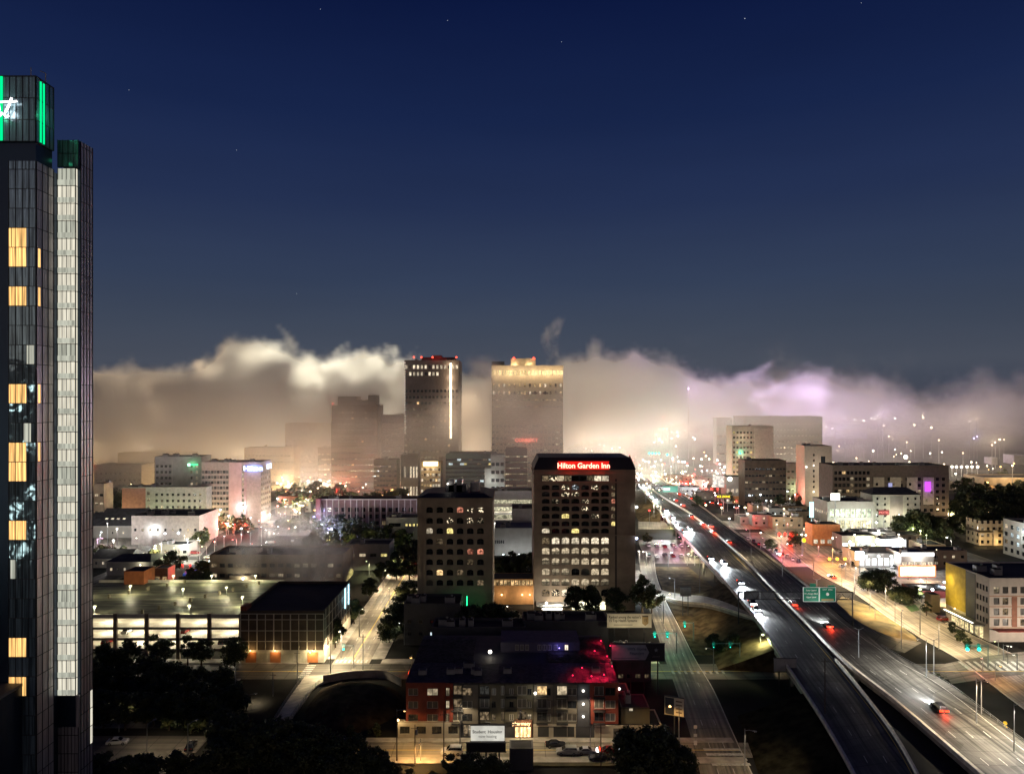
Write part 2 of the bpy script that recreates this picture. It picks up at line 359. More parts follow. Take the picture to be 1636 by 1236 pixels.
# ------------------------------------------------------------------ ground, roads, embankments
def roadmat(name, base, streak=.35, rot=0., rough=.55, along=(.02, .9)):
    """worn concrete or asphalt: long streaks of wear and, on the highway deck, of headlight light, blotches, joints"""
    if name in MATS: return MATS[name]
    m = bpy.data.materials.new(name); m.use_nodes = True; t = m.node_tree; b = t.nodes['Principled BSDF']
    g = t.nodes.new('ShaderNodeTexCoord'); mp = t.nodes.new('ShaderNodeMapping'); mp.inputs['Scale'].default_value = (along[1], along[0], 1)
    t.links.new(g.outputs['UV'], mp.inputs[0])
    n1 = t.nodes.new('ShaderNodeTexNoise'); n1.inputs['Scale'].default_value = 1.; n1.inputs['Detail'].default_value = 6; t.links.new(mp.outputs[0], n1.inputs['Vector'])
    n2 = t.nodes.new('ShaderNodeTexNoise'); n2.inputs['Scale'].default_value = .12; n2.inputs['Detail'].default_value = 6; t.links.new(g.outputs['Object'], n2.inputs['Vector'])
    r1 = t.nodes.new('ShaderNodeMapRange'); r1.inputs[1].default_value = .35; r1.inputs[2].default_value = .65; r1.inputs[3].default_value = 1 - streak; r1.inputs[4].default_value = 1 + streak
    r2 = t.nodes.new('ShaderNodeMapRange'); r2.inputs[1].default_value = .3; r2.inputs[2].default_value = .7; r2.inputs[3].default_value = .7; r2.inputs[4].default_value = 1.25
    t.links.new(n1.outputs[0], r1.inputs[0]); t.links.new(n2.outputs[0], r2.inputs[0])
    mu = t.nodes.new('ShaderNodeMath'); mu.operation = 'MULTIPLY'; t.links.new(r1.outputs[0], mu.inputs[0]); t.links.new(r2.outputs[0], mu.inputs[1])
    vm = t.nodes.new('ShaderNodeVectorMath'); vm.operation = 'SCALE'; vm.inputs[0].default_value = base[:3]
    sx_ = t.nodes.new('ShaderNodeSeparateXYZ'); t.links.new(g.outputs['UV'], sx_.inputs[0])      # expansion joints and tar patches
    pp = t.nodes.new('ShaderNodeMath'); pp.operation = 'PINGPONG'; pp.inputs[1].default_value = 2.9; t.links.new(sx_.outputs['Y'], pp.inputs[0])
    jj = t.nodes.new('ShaderNodeMapRange'); jj.inputs[1].default_value = .06; jj.inputs[2].default_value = .14; jj.inputs[3].default_value = .55; t.links.new(pp.outputs[0], jj.inputs[0])
    n3_ = t.nodes.new('ShaderNodeTexVoronoi'); n3_.inputs['Scale'].default_value = .11; t.links.new(g.outputs['Object'], n3_.inputs['Vector'])
    sc3 = t.nodes.new('ShaderNodeSeparateXYZ'); t.links.new(n3_.outputs['Color'], sc3.inputs[0])
    pt = t.nodes.new('ShaderNodeMapRange'); pt.inputs[1].default_value = .1; pt.inputs[2].default_value = .9; pt.inputs[3].default_value = .78; pt.inputs[4].default_value = 1.15; t.links.new(sc3.outputs[0], pt.inputs[0])
    m2 = t.nodes.new('ShaderNodeMath'); m2.operation = 'MULTIPLY'; t.links.new(mu.outputs[0], m2.inputs[0]); t.links.new(jj.outputs[0], m2.inputs[1])
    m3 = t.nodes.new('ShaderNodeMath'); m3.operation = 'MULTIPLY'; t.links.new(m2.outputs[0], m3.inputs[0]); t.links.new(pt.outputs[0], m3.inputs[1]); t.links.new(m3.outputs[0], vm.inputs[3])
    t.links.new(vm.outputs[0], b.inputs['Base Color'])
    b.inputs['Roughness'].default_value = rough; b.inputs['Specular IOR Level'].default_value = .12
    rr = t.nodes.new('ShaderNodeMapRange'); rr.inputs[3].default_value = rough - .12; rr.inputs[4].default_value = rough + .15
    t.links.new(n1.outputs[0], rr.inputs[0]); t.links.new(rr.outputs[0], b.inputs['Roughness'])
    MATS[name] = m; return m
def catmull(pts, n=6):
    P_ = [Vector(p) for p in pts]; o = []
    for i in range(len(P_) - 1):
        a, b, c_, d = P_[max(i-1, 0)], P_[i], P_[i+1], P_[min(i+2, len(P_)-1)]
        for k in range(n):
            t = k / n
            o.append(.5 * ((2*b) + (c_-a)*t + (2*a-5*b+4*c_-d)*t*t + (3*b-a-3*c_+d)*t**3))
    o.append(P_[-1]); return o
def strip_mesh(name, Lp, Rp, m, thick=0., kind='structure', fm=None, label=None, cat=None, build=True):
    n = min(len(Lp), len(Rp)); v = []; f = []; uv = []
    s = 0.
    for i in range(n):
        if i: s += ((Lp[i] + Rp[i]) / 2 - (Lp[i-1] + Rp[i-1]) / 2).length
        v += [tuple(Lp[i]), tuple(Rp[i])]; w = (Rp[i] - Lp[i]).length; uv += [(0, s), (w, s)]
    for i in range(n - 1): f.append((2*i, 2*i+1, 2*i+3, 2*i+2))
    me = bpy.data.meshes.new(name)
    nt_ = len(f)
    if thick:
        b = len(v)
        for i in range(n): v += [tuple(Lp[i] - Vector((0, 0, thick))), tuple(Rp[i] - Vector((0, 0, thick)))]; uv += [uv[2*i], uv[2*i+1]]
        for i in range(n - 1):
            f += [(b+2*i, b+2*i+2, b+2*i+3, b+2*i+1), (2*i, 2*i+2, b+2*i+2, b+2*i), (2*i+1, b+2*i+1, b+2*i+3, 2*i+3)]
        f += [(0, b, b+1, 1), (2*n-2, 2*n-1, b+2*n-1, b+2*n-2)]
    me.from_pydata(v, [], f); ul = me.uv_layers.new(name='UVMap')
    for l in me.loops: ul.data[l.index].uv = uv[l.vertex_index]
    me.materials.append(m)
    if fm:
        me.materials.append(fm)
        for i, p in enumerate(me.polygons): p.material_index = 0 if i < nt_ else 1
    o = bpy.data.objects.new(name, me); COL.objects.link(o); tag(o, label, cat, kind=kind)
    return o
def road(name, Lpx, Rpx, z, m, thick=0., fm=None, n=6):
    zz = z if callable(z) else (lambda py: z)
    return strip_mesh(name, catmull([GP(x, y, zz(y)) for x, y in Lpx], n), catmull([GP(x, y, zz(y)) for x, y in Rpx], n), m, thick, fm=fm)
def ribbon(name, pts, w, m, dash=None, z=.012, kind='structure', parent=None):
    """painted line along a 3D polyline; dash = (on, off)"""
    mb = MB(); acc = 0.
    for a, b in zip(pts, pts[1:]):
        d = (b - a); L_ = d.length
        if L_ < 1e-6: continue
        t = d / L_; nrm = Vector((t.y, -t.x, 0)).normalized() * (w / 2)
        if dash:
            q = 0.
            while q < L_:
                ph = (acc + q) % (dash[0] + dash[1]); rem = (dash[0] - ph) if ph < dash[0] else 0
                if rem > 0:
                    e_ = min(L_, q + rem); p, r = a + t * q, a + t * e_
                    mb.poly([p - nrm + Vector((0,0,z)), p + nrm + Vector((0,0,z)), r + nrm + Vector((0,0,z)), r - nrm + Vector((0,0,z))], m); q = e_ + .001
                else: q += (dash[0] + dash[1]) - ph + .001
        else: mb.poly([a - nrm + Vector((0,0,z)), a + nrm + Vector((0,0,z)), b + nrm + Vector((0,0,z)), b - nrm + Vector((0,0,z))], m)
        acc += L_
    o = mb.build(name, parent)
    if kind: o['kind'] = kind
    return o
m_ground = mat('dark_city_ground', (.022, .021, .018), .95, var=.5, scale=.05, spec=.08)
m_conc = roadmat('pale_concrete_road', (.24, .215, .17), .3)
m_asph = roadmat('worn_asphalt_road', (.13, .12, .10), .45)
m_deck = roadmat('highway_concrete', (.10, .095, .085), .75, along=(.015, 1.1), rough=.6)  # strong streaks paint headlight light along the lanes, over the wear
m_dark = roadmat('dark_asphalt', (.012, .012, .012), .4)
m_lot = roadmat('parking_lot_asphalt', (.15, .135, .115), .3)
m_side = mat('concrete_wall', (.34, .31, .26), .8, var=.25, scale=.4)
m_kerb = mat('kerb_stone', (.45, .42, .36), .7, var=.15)
m_paint = mat('road_paint', (.42, .41, .37), .7, var=.3, scale=1.5)
m_ypaint = mat('yellow_paint', (.65, .45, .06), .6, var=.1)
m_grass = mat('dry_grass', (.06, .05, .02), .95, var=.55, scale=.25)
m_green = mat('green_grass', (.05, .10, .025), .95, var=.4, scale=.5)
m_dirt = mat('bare_earth', (.06, .042, .024), .95, var=.5, scale=.35, bump=.8, spec=.05)
# ground sheet with the creek cut left out as a lower floor, rising to low hills far off
def hill(x, y):
    t = max(0., min(1., (y - 900) / 700)); t = t * t * (3 - 2 * t)
    return t * (42 + 14 * math.sin(x / 700. + 1) + 6 * math.sin(x / 260.))
CREEK = (-150, -78, 176, 206.5)      # x0, x1, y0, y1
def ground():
    xs = [-6000, -3500, -2200, -1500, -1000, -700, -450, -300, -200, CREEK[0], -110, CREEK[1], -40, 40, 130, 250, 400, 600, 900, 1300, 2000, 3500, 6000]
    ys = [-300, 0, 90, CREEK[2], CREEK[3], 300, 420, 600, 900, 1200, 1500, 1700, 1900, 2100, 2400, 2700, 3000, 4000, 6000, 9000]
    v = [(x, y, hill(x, y)) for y in ys for x in xs]; nx = len(xs); f = []
    for j in range(len(ys) - 1):
        for i in range(nx - 1):
            if ys[j] == CREEK[2] and CREEK[0] <= xs[i] and xs[i+1] <= CREEK[1]: continue
            f.append((j*nx+i, j*nx+i+1, (j+1)*nx+i+1, (j+1)*nx+i))
    me = bpy.data.meshes.new('ground'); me.from_pydata(v, [], f); me.materials.append(m_ground)
    o = bpy.data.objects.new('ground', me); COL.objects.link(o); o['kind'] = 'structure'
ground()
cx0, cx1, cy0, cy1 = CREEK
mb = MB(); zc = -5.
mb.poly([(cx0, cy0, 0), (cx1, cy0, 0), (cx1 - 8, cy0 + 8, zc), (cx0, cy0 + 8, zc)], m_dirt)
mb.poly([(cx0, cy1, 0), (cx1, cy1, 0), (cx1 - 8, cy1 - .5, zc), (cx0, cy1 - .5, zc)], m_side)
mb.poly([(cx1, cy0, 0), (cx1, cy1, 0), (cx1 - 8, cy1 - .5, zc), (cx1 - 8, cy0 + 8, zc)], m_dirt)
mb.poly([(cx0, cy0 + 8, zc), (cx1 - 8, cy0 + 8, zc), (cx1 - 8, cy1 - .5, zc), (cx0, cy1 - .5, zc)], m_ground)
mb.build('creek_bed')['kind'] = 'structure'
mb = MB(); mw = mat('creek_water', (.01, .012, .012), .08, var=0)
mb.poly([(cx0, cy0 + 12, zc + .3), (cx1 - 12, cy0 + 12, zc + .3), (cx1 - 12, cy1 - 3, zc + .3), (cx0, cy1 - 3, zc + .3)], mw)
mb.build('creek_water')['kind'] = 'structure'
# long street running away to the north, just right of the panelled hall
V = Vector
def rect_road(name, x0, x1, y0, y1, m, z=.01):
    n = max(2, int(max(abs(y1 - y0), abs(x1 - x0)) / 12))
    if y1 - y0 > x1 - x0:
        return strip_mesh(name, [V((x0, y0 + (y1-y0)*i/n, z)) for i in range(n+1)], [V((x1, y0 + (y1-y0)*i/n, z)) for i in range(n+1)], m)
    return strip_mesh(name, [V((x0 + (x1-x0)*i/n, y0, z)) for i in range(n+1)], [V((x0 + (x1-x0)*i/n, y1, z)) for i in range(n+1)], m)
rect_road('north_street', -54.8, -43.5, 219.5, 1000, m_conc, .016)
ribbon('street_lines', [V((-49.2, 222, .02)), V((-49.2, 600, .02))], .3, m_ypaint)
ribbon('street_lines', [V((-46.4, 232, .02)), V((-46.4, 600, .02))], .2, m_paint, dash=(3, 6))
ribbon('street_lines', [V((-52, 222, .02)), V((-52, 600, .02))], .2, m_paint, dash=(3, 6))
# cross street along the creek, running under the highway
rect_road('cross_street', -170, 330, 207, 219, m_asph, .012)
ribbon('street_lines', [V((-160, 213, .02)), V((-62, 213, .02))], .25, m_ypaint)
ribbon('street_lines', [V((-40, 213, .02)), V((300, 213, .02))], .25, m_ypaint)
mb = MB()
mb.box(-170, -62, 219, 223, 0, .15, m_side); mb.box(-54.8, -43.5, 219, 219.3, 0, .02, m_kerb)
mb.build('pavement')['kind'] = 'structure'
mb = MB(); mb.box(-57.3, -54.8, 223, 420, 0, .15, m_side); mb.build('pavement')['kind'] = 'structure'
mb = MB(); mb.box(-43.5, -39.5, 223, 420, 0, .15, m_side); mb.build('pavement')['kind'] = 'structure'
mb = MB(); mb.box(-40, 45, 219, 223, 0, .15, m_side); mb.build('pavement')['kind'] = 'structure'
mb = MB(); mb.box(-168, -78, 204.6, 207, 0, .15, m_kerb); mb.build('pavement')['kind'] = 'structure'
# crosswalk bars
def zebra(x0, x1, y0, y1, n, along_x=True, z=.022):
    mb = MB()
    for i in range(n):
        if along_x: a = x0 + (x1 - x0) * (i + .2) / n; mb.poly([(a, y0, z), (a + (x1-x0)/n*.5, y0, z), (a + (x1-x0)/n*.5, y1, z), (a, y1, z)], m_paint)
        else: a = y0 + (y1 - y0) * (i + .2) / n; mb.poly([(x0, a, z), (x1, a, z), (x1, a + (y1-y0)/n*.5, z), (x0, a + (y1-y0)/n*.5, z)], m_paint)
    mb.build('crossing')['kind'] = 'structure'
zebra(-54.4, -44, 220, 222.6, 8); zebra(-62, -59.3, 208, 218.5, 7, False)
# front street with the apartment block
rect_road('front_street', -62, 62, 161.5, 168.6, m_conc, .014)
ribbon('street_lines', [V((-60, 165, .02)), V((52, 165, .02))], .2, m_ypaint)
mb = MB(); mb.box(-40, 52, 168.6, 170.8, 0, .15, m_side); mb.build('pavement')['kind'] = 'structure'
mb = MB(); mb.box(-40, 52, 158.9, 161.5, 0, .15, m_side); mb.build('pavement')['kind'] = 'structure'
mb = MB(); mb.box(-2, 34, 157.3, 158.9, 0, .3, m_grass); mb.build('planting_strip')['kind'] = 'structure'
zebra(44, 52.5, 157.5, 166.5, 4, False, z=.03)
# car park under the trees, lower left
rect_road('parking_lot', -165, -72, 148, 172, m_lot, .012)
rect_road('parking_lot', -116, -78, 178.5, 190, m_lot, -4.4)
# footpath bridge over the creek
Lp = [(488, 1078), (470, 1103), (452, 1129), (438, 1152), (422, 1180)]; Rp = [(560, 1078), (510, 1092), (487, 1118), (466, 1146), (446, 1180)]
o = strip_mesh('footbridge', catmull([GP(x, y, .5) for x, y in Lp]), catmull([GP(x, y, .5) for x, y in Rp]), roadmat('bridge_concrete', (.60, .55, .44), .2, along=(.6, .3)), .7, kind=None, label='pale concrete footbridge running down beside the creek from the street corner', cat='footbridge')

def railing(pts, h=1.1, gap=2.0, name='railing', label='', cat='railing', m=None, group=None, bars=3):
    m = m or mat('steel_rail', (.2, .2, .19), .5, .5)
    e = empty(name, pts[0], 0, label, cat, group); o0 = Vector(pts[0]); mb = MB()
    for k in range(bars): mb.tube([Vector(p) - o0 + V((0, 0, h * (k + 1) / bars)) for p in pts], .05, m, 5)
    mb.build('rail', e)
    mb = MB(); acc = 0.
    for a, b in zip(pts, pts[1:]):
        a, b = Vector(a), Vector(b); L_ = (b - a).length; q = (-acc) % gap
        while q < L_:
            p = a + (b - a) * (q / L_) - o0; mb.tube([p, p + V((0, 0, h))], .05, m, 5); q += gap
        acc += L_
    mb.build('post', e)['kind'] = 'stuff'
    return e
railing(catmull([GP(x, y, .5) for x, y in Lp], 3), label='steel railing on the creek side of the pale footbridge', group='railings by the creek')
railing(catmull([GP(x, y, .5) for x, y in Rp], 3), label='steel railing on the earth-bank side of the pale footbridge', group='railings by the creek')
railing([(-160, 204.8, .15), (-78, 204.8, .15)], label='long steel railing between the cross street and the dark creek', group='railings by the creek')
railing([(-40, 206.6, 0), (-2, 206.6, 0)], label='steel railing along the cross street above the earth bank', group='railings by the creek')
# earth bank right of the footbridge, with a curved retaining wall
mb = MB(); ctr = [(505, 1130), (540, 1118), (580, 1112), (620, 1118), (640, 1125)]
def mound(name, outline, z, m, inset=.35, zb=0.):
    c_ = sum((Vector(p) for p in outline), V((0, 0, 0))) / len(outline); mb = MB(); n = len(outline); rings = []
    for k in range(5):
        t = k / 4; s = 1 - t * (1 - inset)
        rings.append([c_ + (Vector(p) - c_) * s + V((0, 0, zb + z * math.sin(t * math.pi / 2) + rnd.uniform(-.15, .15) * (k > 0))) for p in outline])
    for a, b in zip(rings, rings[1:]):
        for i in range(n): mb.poly([a[i], a[(i+1) % n], b[(i+1) % n], b[i]], m)
    mb.poly(rings[-1], m); mb.smooth = True
    o = mb.build(name); o['kind'] = 'structure'; return o
out = catmull([GP(x, y) for x, y in [(492, 1128), (515, 1100), (560, 1090), (610, 1094), (640, 1108), (643, 1135), (600, 1160), (545, 1175), (500, 1160), (488, 1140), (492, 1128)]], 5)[:-1]
mound('earth_bank', out, 3.2, m_dirt)
wp = catmull([GP(x, y) for x, y in [(516, 1091), (560, 1084), (610, 1083), (641, 1096)]], 8)
wo = [p + V((0, .5, 0)) for p in wp]
o = strip_mesh('retaining_wall', [p + V((0, 0, 2.2)) for p in wp], [p + V((0, 0, 2.2)) for p in wo], m_side, 2.2, kind=None, label='low curved concrete retaining wall above the earth bank', cat='wall')

# ------------------------------------------------------------------ the elevated highway
def zdeck(py): return 7.0 if py > 830 else 7.0 - 3.5 * min(1, (830 - py) / 60.)
SBL = [(1008, 758), (1020, 775), (1033, 792), (1055, 818), (1085, 850), (1135, 905), (1176, 952), (1213, 1000), (1250, 1056), (1300, 1130), (1342, 1200), (1375, 1262)]
SBR = [(1020, 758), (1034, 774), (1052, 791), (1096, 818), (1133, 847), (1180, 890), (1232, 944), (1284, 998), (1335, 1055), (1392, 1125), (1434, 1183), (1478, 1262)]
NBL = [(1022, 758), (1036, 774), (1054, 791), (1099, 818), (1137, 847), (1185, 890), (1238, 944), (1291, 998), (1352, 1060), (1425, 1118), (1500, 1182), (1592, 1262)]
NBR = [(1048, 758), (1070, 774), (1092, 791), (1124, 812), (1163, 842), (1222, 885), (1286, 934), (1352, 992), (1440, 1050), (1513, 1090), (1640, 1186), (1740, 1262)]
def pl(px, z=None): return catmull([GP(x, y, zdeck(y) if z is None else z) for x, y in px], 6)
sbl, sbr, nbl, nbr = pl(SBL), pl(SBR), pl(NBL), pl(NBR)
strip_mesh('highway_southbound', sbl, sbr, m_deck, 1.4, fm=m_side)
strip_mesh('highway_northbound', nbl, nbr, m_deck, 1.4, fm=m_side)
def lerp_line(a, b, t): return [p + (q - p) * t for p, q in zip(a, b)]
for t in (.33, .63): ribbon('lane_lines', lerp_line(sbl, sbr, t), .16, m_paint, dash=(3, 9))
for t in (.24, .45, .66): ribbon('lane_lines', lerp_line(nbl, nbr, t), .16, m_paint, dash=(3, 9))
for l_, t in ((lerp_line(sbl, sbr, .06), 0), (lerp_line(sbl, sbr, .93), 1), (lerp_line(nbl, nbr, .05), 1), (lerp_line(nbl, nbr, .86), 0)):
    ribbon('edge_line', l_, .18, m_ypaint if t else m_paint)
def barrier(name, pts, w, h, label, m=None):
    L_ = []; R_ = []
    for i, p in enumerate(pts):
        d = (pts[min(i+1, len(pts)-1)] - pts[max(i-1, 0)]); nrm = V((d.y, -d.x, 0)).normalized() * (w / 2)
        L_.append(p - nrm + V((0, 0, h))); R_.append(p + nrm + V((0, 0, h)))
    return strip_mesh(name, L_, R_, m or m_side, h + .02, kind=None, label=label, cat='barrier')
m_bar = mat('barrier_concrete', (.78, .72, .58), .75, var=.2, scale=.5)
barrier('crash_barrier', lerp_line(nbl, nbr, -.006), .7, 1.0, 'long pale concrete median barrier between the two highway decks', m_bar)
barrier('crash_barrier', lerp_line(sbl, sbr, .004), .4, .9, 'concrete parapet on the outer edge of the southbound deck', m_bar)
barrier('crash_barrier', lerp_line(sbl, sbr, .996)[48:], .4, .9, 'concrete parapet along the inner edge of the dark lower southbound lanes', m_bar)
barrier('crash_barrier', lerp_line(nbl, nbr, .996)[:40], .4, .9, 'concrete parapet on the outer edge of the northbound deck')
# guard rail on the lower right
gr = lerp_line(nbl, nbr, .97)[46:]
railing(gr, .75, 3.0, 'guard_rail', 'steel guard rail beside the brightly lit northbound lanes', 'guard rail', bars=2)
# embankments under the deck (open where streets pass below)
def embank(side, idx0, idx1, w, m, name='embankment'):
    mb = MB(); rows = []
    for i in range(idx0, idx1 + 1):
        p = side[i]; d = side[min(i+1, len(side)-1)] - side[max(i-1, 0)]
        nrm = V((-d.y, d.x, 0)).normalized() if w > 0 else V((d.y, -d.x, 0)).normalized()
        if (nrm.x > 0) != (w < 0): nrm = -nrm
        k = abs(w); rows.append([V((p.x, p.y, p.z - .5)), V((p.x, p.y, p.z - .55)) + nrm * .6, V((p.x, p.y, 0)) + nrm * (k * .55) + V((0, 0, (p.z) * .42)), V((p.x, p.y, 0)) + nrm * k + V((0, 0, .03))])
    for a, b in zip(rows, rows[1:]):
        for j in range(3): mb.poly([a[j], a[j+1], b[j+1], b[j]], m)
    for r_ in (rows[0], rows[-1]): mb.poly([r_[0], r_[1], r_[2], r_[3], V((r_[0].x, r_[0].y, 0))], m)
    o = mb.build(name); o['kind'] = 'structure'; return o
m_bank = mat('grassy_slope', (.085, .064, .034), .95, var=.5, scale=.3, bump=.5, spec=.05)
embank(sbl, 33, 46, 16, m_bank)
embank(sbl, 52, 66, 16, mat('slope_grass_shade_in_colour', (.016, .014, .008), .95, var=.7, scale=.4, bump=.6, spec=.03))  # slope grass again, darkened in colour for the unlit end
embank(nbr, 33, 66, -9, m_bank)
embank(sbl, 8, 18, 14, m_bank)
embank(nbr, 2, 14, -14, m_bank)
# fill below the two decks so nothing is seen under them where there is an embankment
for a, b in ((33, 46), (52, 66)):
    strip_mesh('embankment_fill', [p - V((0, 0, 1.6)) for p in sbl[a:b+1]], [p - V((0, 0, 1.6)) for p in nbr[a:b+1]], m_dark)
# piers of the viaduct
e0 = empty('viaduct_piers', (0, 0, 0))
COL.objects.unlink(e0); bpy.data.objects.remove(e0)
pier_me = None
for i in list(range(18, 33, 1)) + [48, 50]:
    if i % 2 and i < 40: continue
    a, b = sbl[i], nbr[i]; mid = (a + b) / 2; e = empty('bridge_pier', (mid.x, mid.y, 0), 0, 'concrete bridge pier with round columns under the highway deck', 'bridge pier', 'bridge piers under the highway')
    n = 4
    mb = MB(); da, db = a - mid, b - mid; z = a.z - 1.4
    mb.tube([(da.x*.9, da.y*.9, z - .6), (db.x*.9, db.y*.9, z - .6)], .6, m_side, 6); mb.build('cross_beam', e)
    for k in range(n + 1):
        t = .08 + .84 * k / n; q = da + (db - da) * t
        MB().tube([(q.x, q.y, 0), (q.x, q.y, z - .5)], .5, m_side, 8).build('column', e)
# ------------------------------------------------------------------ frontage roads, ramps, lots
FRL = [(1018, 880), (1024, 915), (1032, 955), (1046, 1000), (1062, 1050), (1080, 1100), (1102, 1170), (1120, 1240)]
FRR = [(1046, 880), (1048, 915), (1062, 955), (1085, 1000), (1110, 1050), (1140, 1100), (1172, 1170), (1205, 1240)]
road('frontage_road', FRL, FRR, .02, roadmat('frontage_concrete', (.15, .135, .105), .5, along=(.02, 1.3)))
frl, frr = catmull([GP(x, y, .02) for x, y in FRL]), catmull([GP(x, y, .02) for x, y in FRR])
for t in (.35, .66): ribbon('lane_lines', lerp_line(frl, frr, t), .15, m_paint, dash=(3, 9))
ribbon('edge_line', lerp_line(frl, frr, .98), .2, m_kerb)
# gore between frontage road and deck, and the on-ramp
strip_mesh('verge', catmull([GP(x, y, .03) for x, y in [(1046, 905), (1062, 950), (1086, 1000), (1110, 1046)]]), catmull([GP(x, y, .03) for x, y in [(1100, 905), (1160, 955), (1222, 1008), (1236, 1046)]]), m_bank)
RL = [(1040, 938), (1085, 948), (1125, 952), (1160, 962), (1192, 976)]; RR = [(1046, 950), (1085, 962), (1125, 966), (1158, 974), (1206, 990)]
rz = [.3, 1.2, 3.0, 5.2, 7.03]
rl = catmull([GP(x, y, z) for (x, y), z in zip(RL, rz)]); rr_ = catmull([GP(x, y, z) for (x, y), z in zip(RR, rz)])
strip_mesh('on_ramp', rl, rr_, m_conc, 1.0, fm=m_side)
barrier('crash_barrier', rr_, .35, .8, 'curved pale parapet of the ramp joining the southbound deck', m_bar)
# far lots under the viaduct
road('parking_lot', [(1020, 862), (1022, 872), (1028, 885), (1034, 900)], [(1130, 862), (1150, 872), (1170, 885), (1190, 900)], .015, m_lot)
road('parking_lot', [(1180, 850), (1200, 862), (1225, 878), (1255, 905)], [(1250, 850), (1270, 862), (1290, 878), (1315, 905)], .015, m_lot)
road('far_street', [(1020, 832), (1020, 838), (1020, 845)], [(1290, 832), (1300, 838), (1310, 845)], .017, m_conc)
for k in range(12):
    y = 866 + k * 2.9
    ribbon('parking_lines', [GP(1032 + k, y, .02), GP(1096 + k * 4, y, .02)], .2, m_paint)
# northbound frontage road on the right
NFL = [(1215, 845), (1240, 862), (1268, 885), (1306, 915), (1362, 945), (1418, 985), (1470, 1018), (1530, 1052), (1600, 1105), (1700, 1180)]
NFR = [(1300, 845), (1330, 862), (1352, 885), (1392, 915), (1448, 945), (1500, 985), (1548, 1012), (1612, 1042), (1690, 1085), (1800, 1150)]
road('frontage_road', NFL, NFR, .02, roadmat('frontage_concrete_east', (.27, .235, .185), .45, along=(.02, 1.0)))
nfl, nfr = catmull([GP(x, y, .02) for x, y in NFL]), catmull([GP(x, y, .02) for x, y in NFR])
for t in (.33, .66): ribbon('lane_lines', lerp_line(nfl, nfr, t), .15, m_paint, dash=(3, 9))
barrier('kerb', nfl, .3, .14, 'kerb along the left side of the northbound frontage road', m_kerb)
barrier('kerb', nfr[:44], .3, .14, 'kerb along the right side of the northbound frontage road', m_kerb)
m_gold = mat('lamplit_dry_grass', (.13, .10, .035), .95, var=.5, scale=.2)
out = catmull([GP(x, y, .0) for x, y in [(1345, 952), (1390, 968), (1440, 1000), (1466, 1022), (1440, 1026), (1400, 1012), (1362, 990), (1335, 968), (1345, 952)]], 4)[:-1]
mound('grass_island', out, .9, m_gold, .5)
# exit ramp curling to the frontage road
XL = [(1300, 948), (1346, 985), (1400, 1026), (1445, 1042)]; XR = [(1318, 942), (1362, 985), (1412, 1012), (1472, 1026)]
xz = [6.9, 5, 2.4, .1]
strip_mesh('exit_ramp', catmull([GP(x, y, z) for (x, y), z in zip(XL, xz)]), catmull([GP(x, y, z) for (x, y), z in zip(XR, xz)]), m_asph, .8)
# right-hand cross street and its crossing
road('cross_street_east', [(1500, 1062), (1560, 1050), (1640, 1040), (1760, 1030)], [(1520, 1092), (1590, 1082), (1680, 1072), (1800, 1062)], .03, m_asph)
mb = MB()
for k in range(9):
    x = 1530 + k * 12
    mb.poly([GP(x, 1056, .05), GP(x + 5, 1056, .05), GP(x + 26, 1071, .05), GP(x + 19, 1071, .05)], m_paint)
mb.build('crossing')['kind'] = 'structure'
mb = MB()
for k in range(9):
    x = 1072 + k * 10
    mb.poly([GP(x, 1071, .04), GP(x + 4, 1071, .04), GP(x + 7, 1076, .04), GP(x + 3, 1076, .04)], mat('worn_paint', (.3, .29, .25), .7))
mb.build('crossing')['kind'] = 'structure'
road('side_street', [(1400, 868), (1440, 878), (1490, 888)], [(1500, 868), (1560, 886), (1640, 915)], .012, m_asph)
mb = MB(); mb.poly([GP(1446, 968, .04), GP(1462, 965, .04), GP(1470, 974, .04), GP(1456, 977, .04)], m_green); mb.build('lawn')['kind'] = 'structure'
road('forecourt', [(1345, 862), (1368, 880), (1400, 905), (1440, 935)], [(1470, 862), (1490, 880), (1515, 905), (1545, 935)], .013, roadmat('forecourt_concrete', (.28, .27, .24), .2))
road('forecourt', [(1350, 935), (1410, 945), (1450, 962)], [(1540, 935), (1550, 955), (1560, 975)], .018, roadmat('forecourt_concrete', (.28, .27, .24), .2))
# west streets
rect_road('west_street', -230, -44, 352, 362, m_asph, .014)
rect_road('west_street', -330, -44, 470, 482, m_asph, .014)
rect_road('avenue', -190, -176, 300, 900, m_asph, .018)
road('west_parking_lot', [(150, 838), (150, 850), (150, 870), (150, 888)], [(330, 838), (345, 850), (335, 870), (320, 888)], .012, m_lot)
rect_road('hospital_drive', -40, 60, 300, 340, m_conc, .011)
rect_road('red_river_lanes', -120, -104, 380, 900, m_asph, .02)
